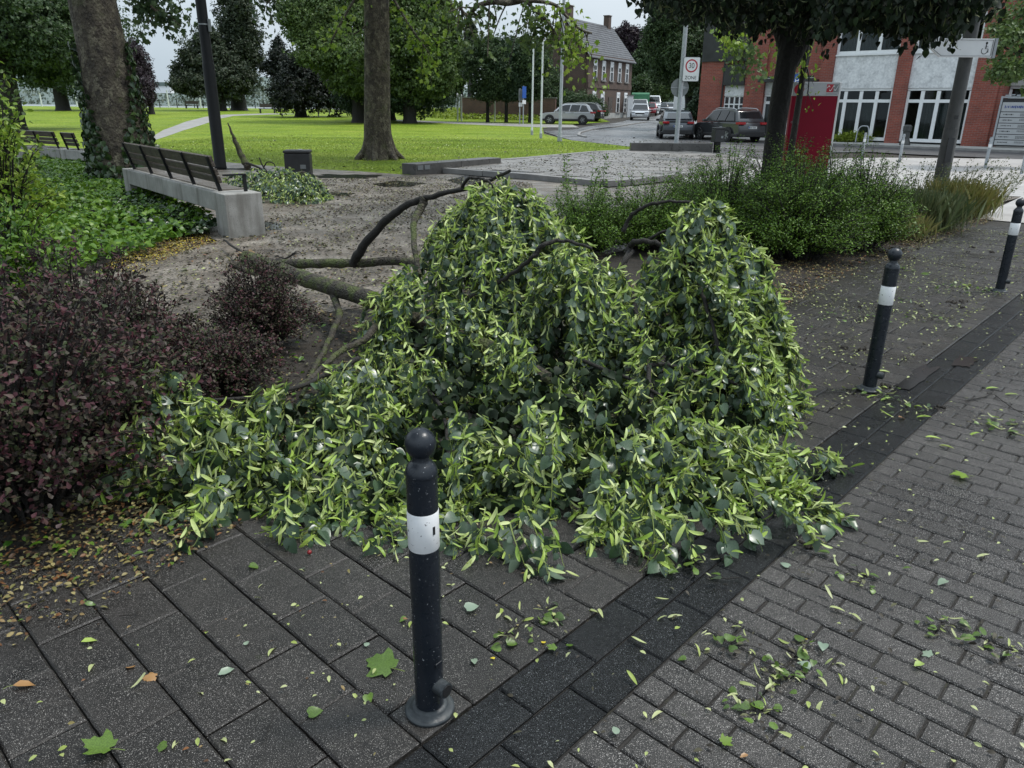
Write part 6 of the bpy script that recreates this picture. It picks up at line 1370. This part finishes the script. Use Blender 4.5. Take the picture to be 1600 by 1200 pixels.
spray(t, [ay(604, -20, 26.5), ay(640, 40, 25.5), ay(672, 85, 25)], .05, .015, MAPLE, BL, .14, 18, 13, .35, .45)
spray(t, [ay(598, 35, 26.4), ay(585, 28, 26), ay(566, 45, 25.6), ay(552, 54, 25.4)], .05, .015, MAPLE, PL, .14, 3, 3, .3, .3)
spray(t, [ay(640, -80, 26), ay(760, -60, 22), ay(818, -10, 20.5), ay(797, 4, 20), ay(770, 3, 20), ay(745, 10, 20), ay(733, 24, 20), ay(722, 17, 20), ay(719, 2, 20)], .10, .03, MAPLE, PL, .11, 16, 15, .35, .55)
spray(t, [ay(800, 0, 20), ay(860, 5, 20), ay(885, 25, 20), ay(905, 45, 20), ay(925, 52, 20)], .05, .02, MAPLE, BL, .11, 20, 16, .35, .75)
spray(t, [ay(780, -40, 20), ay(830, 10, 20), ay(860, 40, 20), ay(880, 75, 20)], .05, .02, MAPLE, PL, .11, 22, 16, .4, .75)
spray(t, [ay(300, -60, 20), ay(240, -20, 19), ay(235, 8, 18.5), ay(258, 25, 18.5)], .06, .02, MAPLE, G5, .12, 34, 14, .3, .4)
spray(t, [ay(470, -60, 24), ay(430, -10, 23), ay(418, 5, 23)], .05, .02, MAPLE, G5, .12, 22, 7, .25, .35)
# lime tree: dark stem and the hanging canopy in the upper right
b = Vector((4.30, 13.0, 0)); t = tree('lime_tree', 'dark lime tree whose hanging canopy fills the upper right', b, [(0, 0, -.1, .22), (0, 0, .4, .165), (.0, 0, 1.4, .15), (.03, 0, 2.3, .16), (.06, 0, 2.7, .18), (.08, .0, 3.4, .15), (-.1, .2, 5.5, .11)],
  [(0, 0, 6.6, 4.2, 4.2, 2.2), (2.6, -.6, 5.2, 2.6, 2.6, 1.3), (-2.6, .4, 5.4, 2.2, 2.4, 1.4), (.4, -2.2, 5.4, 2.8, 2.2, 1.2), (3.6, .6, 4.6, 1.7, 2., 1.0)], 5200, MAT['shade_toned_leaf'], .22, bark_='dark_bark', limbs=12, shell=.35)
obj('fork', MB().tube(smooth_path([(.08, 0, 2.35), (.32, -.05, 2.9), (.75, -.1, 3.5), (1.5, -.2, 4.4)], 5), [.15-.005*i for i in range(16)], 12).tube(smooth_path([(.05, 0, 2.5), (-.25, .1, 3.1), (-.9, .2, 4.2)], 5), [.14-.006*i for i in range(11)], 12), MAT['dark_bark'], t, smooth=True)
LP, LD, LN, LS, BP, BD, BN, BS = [[] for _ in range(8)]; k = MB()
def fringe(x0, x1, ytop, ylow, Y0, Y1, n, dens=16):
    """drooping twigs whose tips reach the lower rim of the canopy"""
    for i in range(n):
        px = random.uniform(x0, x1); f = (px-x0)/(x1-x0); low = np.interp(f, np.linspace(0, 1, len(ylow)), ylow)
        Y = random.uniform(Y0, Y1); e = ay(px+random.uniform(-25, 25), low*random.uniform(.05, 1.0), Y); s = e+Vector((random.gauss(0, .3), random.gauss(0, .3), random.uniform(.35, .75)))
        q = smooth_path([s, s.lerp(e, .5)+Vector((random.gauss(0, .06), random.gauss(0, .06), .05)), e], 4); k.tube(q, [.006*(1-.08*j) for j in range(len(q))], 3, False)
        for j in range(dens):
            c = q[random.randrange(1, len(q))]; LP.append(np.array(c)+rng.normal(size=3)*.07); LD.append(rng.normal(size=3)*.4+np.array((0, 0, -1.))); LN.append(rng.normal(size=3)*.6+np.array((0, 0, .6))); LS.append(random.uniform(.06, .10))
            if random.random() < .3: BP.append(np.array(c)+rng.normal(size=3)*.06); BD.append(rng.normal(size=3)*.5+np.array((0, 0, -.8))); BN.append(rng.normal(size=3)); BS.append(random.uniform(.07, .10))
fringe(1015, 1190, 0, (2, 12, 24, 36, 48, 56), 11.0, 13.5, 170); fringe(1190, 1300, 0, (46, 48, 50, 60), 11.0, 13.5, 150); fringe(1290, 1500, 0, (52, 42, 40, 46, 54, 60, 60, 50), 9.0, 12.0, 450); fringe(1490, 1545, 0, (24, 14), 9.0, 12.0, 60)
fringe(1255, 1300, 0, (85, 92), 11, 12, 12, 10); fringe(1430, 1490, 0, (104, 94, 78), 9.5, 11, 14, 8)
obj('hanging_twigs', k, MAT['twig_bark'], t, True)['kind'] = 'stuff'
stuff('hanging_leaves', HEART, np.array(LP), np.array(LD), np.array(LN), np.array(LS), MAT['shade_toned_leaf'], t); stuff('hanging_bracts', BRACT, np.array(BP), np.array(BD), np.array(BN), np.array(BS), MAT['weed'], t)
b = Vector((-4.6, 2.0, 0)); t = tree('lime_tree', 'unseen lime tree added at the left to shade the foreground', b, [(0, 0, -.1, .30), (0, 0, .5, .22), (0, .05, 2.5, .20), (.1, .1, 5., .15)],  # added tree, never in view; its crown and stub serve only as shade
  [(0, 0, 6.6, 3.2, 3.4, 2.0), (1.6, 1.2, 5.6, 2.0, 2.0, 1.2), (.8, -2.2, 5.8, 2.4, 2.2, 1.3), (2.4, -.8, 6.2, 2.2, 2.4, 1.3)], 3600, MAT['shade_toned_leaf'], .26, limbs=10, shell=.3)
obj('added_stub', MB().tube([(.1, .1, 3.6), (.5, .5, 3.8), (.75, .8, 3.85)], [.12, .10, .06], 9), MAT['splinter'], t)
# young trees on the right
b = ay(1233, 255, 17.2); b = Vector((b.x-.0, 17.2, 0))
tp_ = ay(1263, 60, 17.2)-b
t = tree('young_tree', 'thin young tree stem with sparse leaves right of the lime trunk', b, [(0, 0, -.1, .085), (0, 0, .5, .075), (tp_.x*.6, 0, tp_.z*.6, .065), (tp_.x, 0, tp_.z, .06)], [(0, .5, 4.4, 1.1, 1.1, .8)], 260, PL, .18, tm=CLUMP, limbs=4)
spray(t, [ay(1258, 90, 17.2), ay(1235, 55, 17.2), ay(1228, 100, 17)], .03, .01, LEAF, BL, .13, 26, 9, .2, .4, 'dark_bark'); spray(t, [ay(1259, 100, 17.2), ay(1264, 120, 17), ay(1262, 150, 17)], .02, .008, LEAF, BL, .08, 4, 5, .10, .25, 'dark_bark')
b = ay(1170, 215, 24); t = tree('maple_sapling', 'bright leafed branch tree left of the lime trunk, before the brick pier', Vector((ay(1201, 215, 31).x, 31, 0)), [(0, 0, -.1, .14), (0, 0, 2, .12), (.1, 0, 4.4, .08)], [(-.6, 0, 5.4, 1.6, 1.4, 1.0)], 500, PL, .24, limbs=4)
spray(t, [ay(1150, 10, 27), ay(1165, 50, 26), ay(1160, 95, 25.5)], .04, .012, MAPLE, PL, .13, 22, 12, .4, .55, 'dark_bark'); spray(t, [ay(1160, 20, 27), ay(1140, 45, 26), ay(1125, 60, 25.5)], .04, .012, MAPLE, BL, .13, 20, 8, .3, .4, 'dark_bark')
far('ash_tree', 'light green feathery tree at the right edge before the entrance', 1640, 235, 24, [(1590, 75, 46, 42, 0), (1570, 112, 26, 18, -.5), (1620, 30, 60, 45, 1), (1650, 110, 50, 40, 1)], MAT['plane_leaf'], 4200, .20, .12, tm=DIAM)
# far left of the lawn
far('chestnut_tree', 'dark trunk at the far left edge with deep green crown', 24, 193, 47, [(20, 40, 95, 75, 0), (-60, 60, 80, 80, 0), (80, 70, 60, 60, 2), (110, 20, 70, 60, 4)], G5, 9000, .55, .52)
far('chestnut_tree', 'dark tree behind the ivy plane, crown down to the river view', 98, 166, 92, [(95, 95, 75, 50, 0), (150, 60, 60, 60, 3), (60, 60, 60, 60, 0), (130, 115, 50, 25, 0)], G5, 8000, .8, .7)
far('copper_beech', 'small copper-leafed tree right of the ivy plane trunk', 236, 168, 82, [(218, 120, 24, 42, 0), (225, 145, 18, 22, -2), (208, 90, 20, 28, 0)], MAT['copper'], 4200, .45, .25)
far('cedar', 'spreading dark conifer with reddish sheen left of the tall one', 345, 165, 98, [(320, 95, 42, 38, 0), (300, 130, 34, 18, -2), (350, 120, 36, 34, 0), (325, 60, 22, 22, 0), (285, 110, 18, 14, 0)], CO, 6500, .75, .6, shell=.3, bumps=.4)
far('giant_conifer', 'tall dark conifer with bare thick trunk on the promenade', 373, 165, 102, [(372, 80, 36, 45, 0), (370, 25, 32, 40, 0), (380, 125, 28, 20, -2), (366, -30, 24, 40, 0), (388, 60, 22, 30, 0)], CO, 7500, .75, .9, shell=.3, bumps=.4)
far('yew', 'very dark broad yew beside the promenade end', 470, 176, 78, [(470, 130, 48, 44, 0), (520, 140, 42, 36, 2), (445, 145, 26, 30, -2), (440, 95, 20, 22, 0), (435, 72, 8, 16, 0), (420, 105, 14, 8, 0)], YW, 8500, .55, .5, shell=.35, bumps=.35)
far('small_tree', 'small slim tree left of the dark yew', 436, 172, 95, [(432, 155, 10, 10, 0)], CO, 500, .4, .12)
# the big group behind the plane
far('tulip_tree', 'big full green tree behind the plane trunk, its left half', 560, 178, 66, [(520, 50, 70, 48, 0), (480, 25, 45, 42, 0), (560, 95, 62, 45, -2), (540, 0, 70, 50, 2), (505, 80, 50, 30, -2), (580, 130, 46, 30, 0)], MAT['plane_leaf'], 14000, .55, .5)
far('tulip_tree', 'big full green tree behind the plane trunk, its right half', 640, 178, 66, [(650, 60, 58, 55, 0), (680, 110, 36, 40, -1), (640, 5, 65, 48, 2), (690, 60, 28, 45, 0), (650, 130, 50, 30, 0)], MAT['plane_leaf'], 12000, .55, .5)
far('dark_shade_tree', 'dark shaded tree under the big green pair', 610, 178, 72, [(610, 120, 60, 48, 0), (650, 150, 62, 28, -4), (570, 152, 50, 26, -4), (610, 158, 60, 18, -5)], DG, 8500, .5, .4)
for i, (px, top, w_) in enumerate(((762, 60, 42), (791, 70, 38), (828, 80, 40))):
    far('street_hornbeam', ['leftmost hornbeam of the row before the garden wall', 'middle hornbeam of the row before the garden wall', 'rightmost hornbeam of the row, behind the flagpoles'][i], px, 184, 70, [(px+2, 110, w_, 42, 0), (px, 92, w_*.8, 30, 0), (px+4, 140, w_*.8, 16, 0), (px, 80, w_*.4, 24, 0)], G5 if i != 1 else DG, 6500, .45, .14, group='street trees before the garden wall')
far('sequoia', 'far pointed sequoia above the street trees', 735, 170, 150, [(735, 70, 12, 22, 0), (735, 52, 9, 16, 0), (735, 40, 5, 10, 0), (733, 90, 16, 20, 0)], CO, 2200, .9, .5)
far('robinia', 'pale green tree left of the hornbeam row', 722, 172, 85, [(712, 110, 24, 34, 0), (700, 135, 22, 26, 0), (725, 90, 18, 24, 0)], MAT['plane_leaf'], 4500, .5, .2)
far('tall_ash', 'tree before the house gable, behind the flagpoles', 845, 178, 84, [(842, 100, 26, 34, 0), (856, 140, 22, 30, -4), (815, 85, 22, 26, 0)], G5, 7000, .55, .3)
far('house_bush', 'tall green bush in front of the brick house gable', 915, 190, 77, [(905, 165, 30, 22, 0), (930, 172, 20, 16, -1), (885, 160, 18, 20, 1)], G5, 4500, .32, .12, tm=CLUMP)
far('copper_beech', 'dark copper beech crown beyond the house roof', 983, 172, 135, [(982, 62, 22, 22, 0), (988, 80, 20, 20, 0)], MAT['copper'], 3600, .9, .5)
far('street_lime', 'green trees lining the far left side of the street', 1008, 172, 104, [(1008, 110, 24, 38, 0), (1000, 140, 18, 22, -3), (1020, 85, 18, 24, 0)], G5, 5500, .65, .3)
far('street_lime', 'distant green tree closing the street end', 1040, 168, 140, [(1035, 130, 26, 30, 0), (1050, 110, 20, 40, 0), (1025, 145, 16, 18, 0)], MAT['plane_leaf'], 4000, .8, .3)
far('large_street_lime', 'large dense street tree behind the zone sign pole', 1075, 190, 60, [(1050, 60, 44, 60, 0), (1085, 90, 44, 48, -2), (1110, 50, 40, 50, 0), (1065, 20, 46, 50, 0), (1095, 130, 34, 26, 0), (1120, 100, 28, 34, 2), (1045, 110, 22, 22, 0)], G5, 15000, .42, .35)
far('laurel_hedge', 'dark clipped laurel hedge beside the dark brick wall end', 1100, 196, 52, [(1098, 160, 20, 24, 0), (1112, 150, 16, 24, 0), (1088, 172, 16, 14, 0)], DG, 4500, .22, .1, tm=DIAM)
for x in (1560, 1585, 1600): pass
p = ay(1590, 225, 39.5); bush('dry_bush', 'low dry bush by the entrance at the right edge', (p.x, p.y, .085), 1.0, .6, .5, LEAF, MAT['drygrass'], .10, 120, 14, 'shrub')
p = ay(1330, 215, 41.5); bush('flower_bush', 'low yellow-green planting along the office doors', (p.x, p.y, .085), 1.3, .5, .45, LEAF, MAT['yellow_cover'], .11, 160, 14, 'shrub')
p = ay(1240, 222, 36); bush('flower_bush', 'yellow-green plants between lime trunk and red pillar', (p.x, p.y, .02), 1.1, .7, .6, LEAF, MAT['cover'], .11, 160, 14, 'shrub')
# the feathery shrub at the left edge near the camera
def leafy(label, px, py, Y, rx, ry, h, n, m=None, size=.07): 
    p = ay(px, py, Y); bush('leafy_shrub', label, (p.x, p.y, 0), rx, ry, h, LEAF, m or BL, size, n, 20, 'shrub', start=.2)
leafy('yellow-green leafy shrub at the left edge, above the ground cover', -10, 300, 8.5, .7, .8, 2.0, 150); leafy('dark leafy shrub low at the left edge before the barberries', 10, 420, 6.2, .6, .6, .9, 130, MAT['cover'], .06)
leafy('taller leafy shrub at the left edge behind the yellow-green one', -30, 280, 12, .9, 1.0, 2.6, 130, MAT['plane_leaf'], .1)
# second, smaller fallen spray by the litter bin
t = thing('fallen_spray', 'smaller fallen lime spray heaped before the litter bin, bare stick rising', 'fallen branch', at(440, 300)); LP, LD, LN, LS, BP, BD, BN, BS = [[] for _ in range(8)]
for (x, y, Y, R, dr, n) in ((400, 268, 14.9, .50, .55, 40), (440, 266, 14.7, .55, .60, 60), (472, 274, 14.5, .45, .50, 50), (488, 288, 14.3, .30, .40, 30), (372, 272, 15.2, .45, .45, 24), (425, 284, 14.1, .45, .40, 36), (465, 292, 13.9, .40, .3, 30)):
    c = ay(x, y, Y)
    for i in range(n*16):
        a = random.uniform(0, 2*math.pi); q = math.sqrt(random.random()); P = np.array((c.x+math.cos(a)*R*q*1.2, c.y+math.sin(a)*R*q, max(.02, c.z-dr*q*q+random.gauss(0, .03))))
        dd = np.array((math.cos(a)*.6, math.sin(a)*.6, -.6))+rng.normal(size=3)*.4
        if i % 2: LP.append(P); LD.append(dd); LN.append(rng.normal(size=3)*.5+np.array((0, -.3, .9))); LS.append(random.uniform(.05, .08))
        else: BP.append(P+np.array((0, 0, .02))); BD.append(dd); BN.append(rng.normal(size=3)*.6+np.array((0, 0, 1))); BS.append(random.uniform(.055, .085))
stuff('leaves', HEART, np.array(LP), np.array(LD), np.array(LN), np.array(LS), MAT['lime_leaf'], t); stuff('bracts', BRACT, np.array(BP), np.array(BD), np.array(BN), np.array(BS), MAT['lime_bract'], t)
limb('stick', [ay(388, 262, 17.5), ay(378, 245, 17.6), ay(368, 222, 17.6), ay(364, 212, 17.6), ay(356, 192, 17.6)], .085, .012, MAT['branch_bark'], t, 8, .01)
limb('twig', [ay(385, 255, 17.4), ay(405, 262, 17.2), ay(418, 272, 17.0)], .03, .02, TB, t, 6); limb('twig', [ay(418, 270, 17.), ay(410, 258, 17.), ay(405, 246, 17.)], .02, .012, TB, t, 6)
limb('twig', [ay(412, 262, 17.), ay(418, 253, 17.), ay(428, 256, 17.), ay(431, 267, 17.)], .016, .010, TB, t, 6); limb('limb', [ay(400, 275, 17), ay(440, 280, 16.8), ay(470, 270, 16.8), ay(478, 272, 16.7)], .05, .03, MAT['branch_bark'], t, 8)
# low planting beyond the lawn, grass on the near lawn edge, far shore
YC = [(p.x, p.y) for p in PX((622, 181), (700, 186), (800, 189), (880, 191), (880, 184), (800, 178), (700, 174), (625, 174))]
carpet('ground_cover', '', YC, 9000, .75, LEAF, MAT['yellow_cover'], .30)
GR = [(p.x, p.y) for p in PX((240, 244), (330, 250), (480, 262), (640, 272), (760, 256), (960, 239), (1010, 233), (900, 222), (780, 208), (600, 206), (400, 210), (250, 222))]
P = []
while len(P) < 45000:
    q = (random.uniform(-18, 7), random.uniform(20, 42))
    if inside(q, GR): P.append((q[0], q[1], T(q[1])-.012))
P = np.array(P); stuff('grass', BLADE, P, rng.normal(size=P.shape)*np.array((.35, .35, 0))+np.array((0, 0, 1.)), rvec(len(P)), rng.uniform(.04, .10, len(P)), MAT['grass'])
litter('leaf_litter', GR, 900, MAT['litter_bract'], .07, .02); litter('leaf_litter', GR, 500, MAT['litter_dark'], .09, .02)
k = MB(); xs = np.linspace(-900, 900, 91)
for yy, h0, a in ((760, 13, 9), (900, 26, 14)):
    V = []
    for i, x in enumerate(xs): h = h0+a*(.5*math.sin(i*.37+yy)+.3*math.sin(i*.91)+.25*random.random()); V += [(x, yy, -3), (x, yy+60, h), (x, yy+200, h*.6)]
    k.add(V, [(3*i, 3*i+3, 3*i+4, 3*i+1) for i in range(90)]+[(3*i+1, 3*i+4, 3*i+5, 3*i+2) for i in range(90)])
obj('far_hills', k, MAT['hill'])['kind'] = 'structure'
P = np.stack([rng.uniform(-600, 300, 5000), rng.uniform(735, 820, 5000), rng.uniform(0, 1, 5000)**1.3*19], 1); stuff('far_shore_woods', CLUMP, P, rvec(5000), rvec(5000)+np.array((0, -.5, 1)), rng.uniform(2.5, 6, 5000), MAT['farwood'])
for px, py, lab in ((256, 138, 'white villa on the wooded far shore'),):
    p = ay(px, py, 720); t = thing('villa', lab, 'house', (p.x, 720, p.z-4)); obj('wall', MB().box((0, 0, 3), (14, 8, 6)), MAT['signwhite'], t); obj('roof', MB().prism([(-8, 5.9), (8, 5.9), (4, 9), (-4, 9)], -5, 5, XZ), MAT['hill'], t)
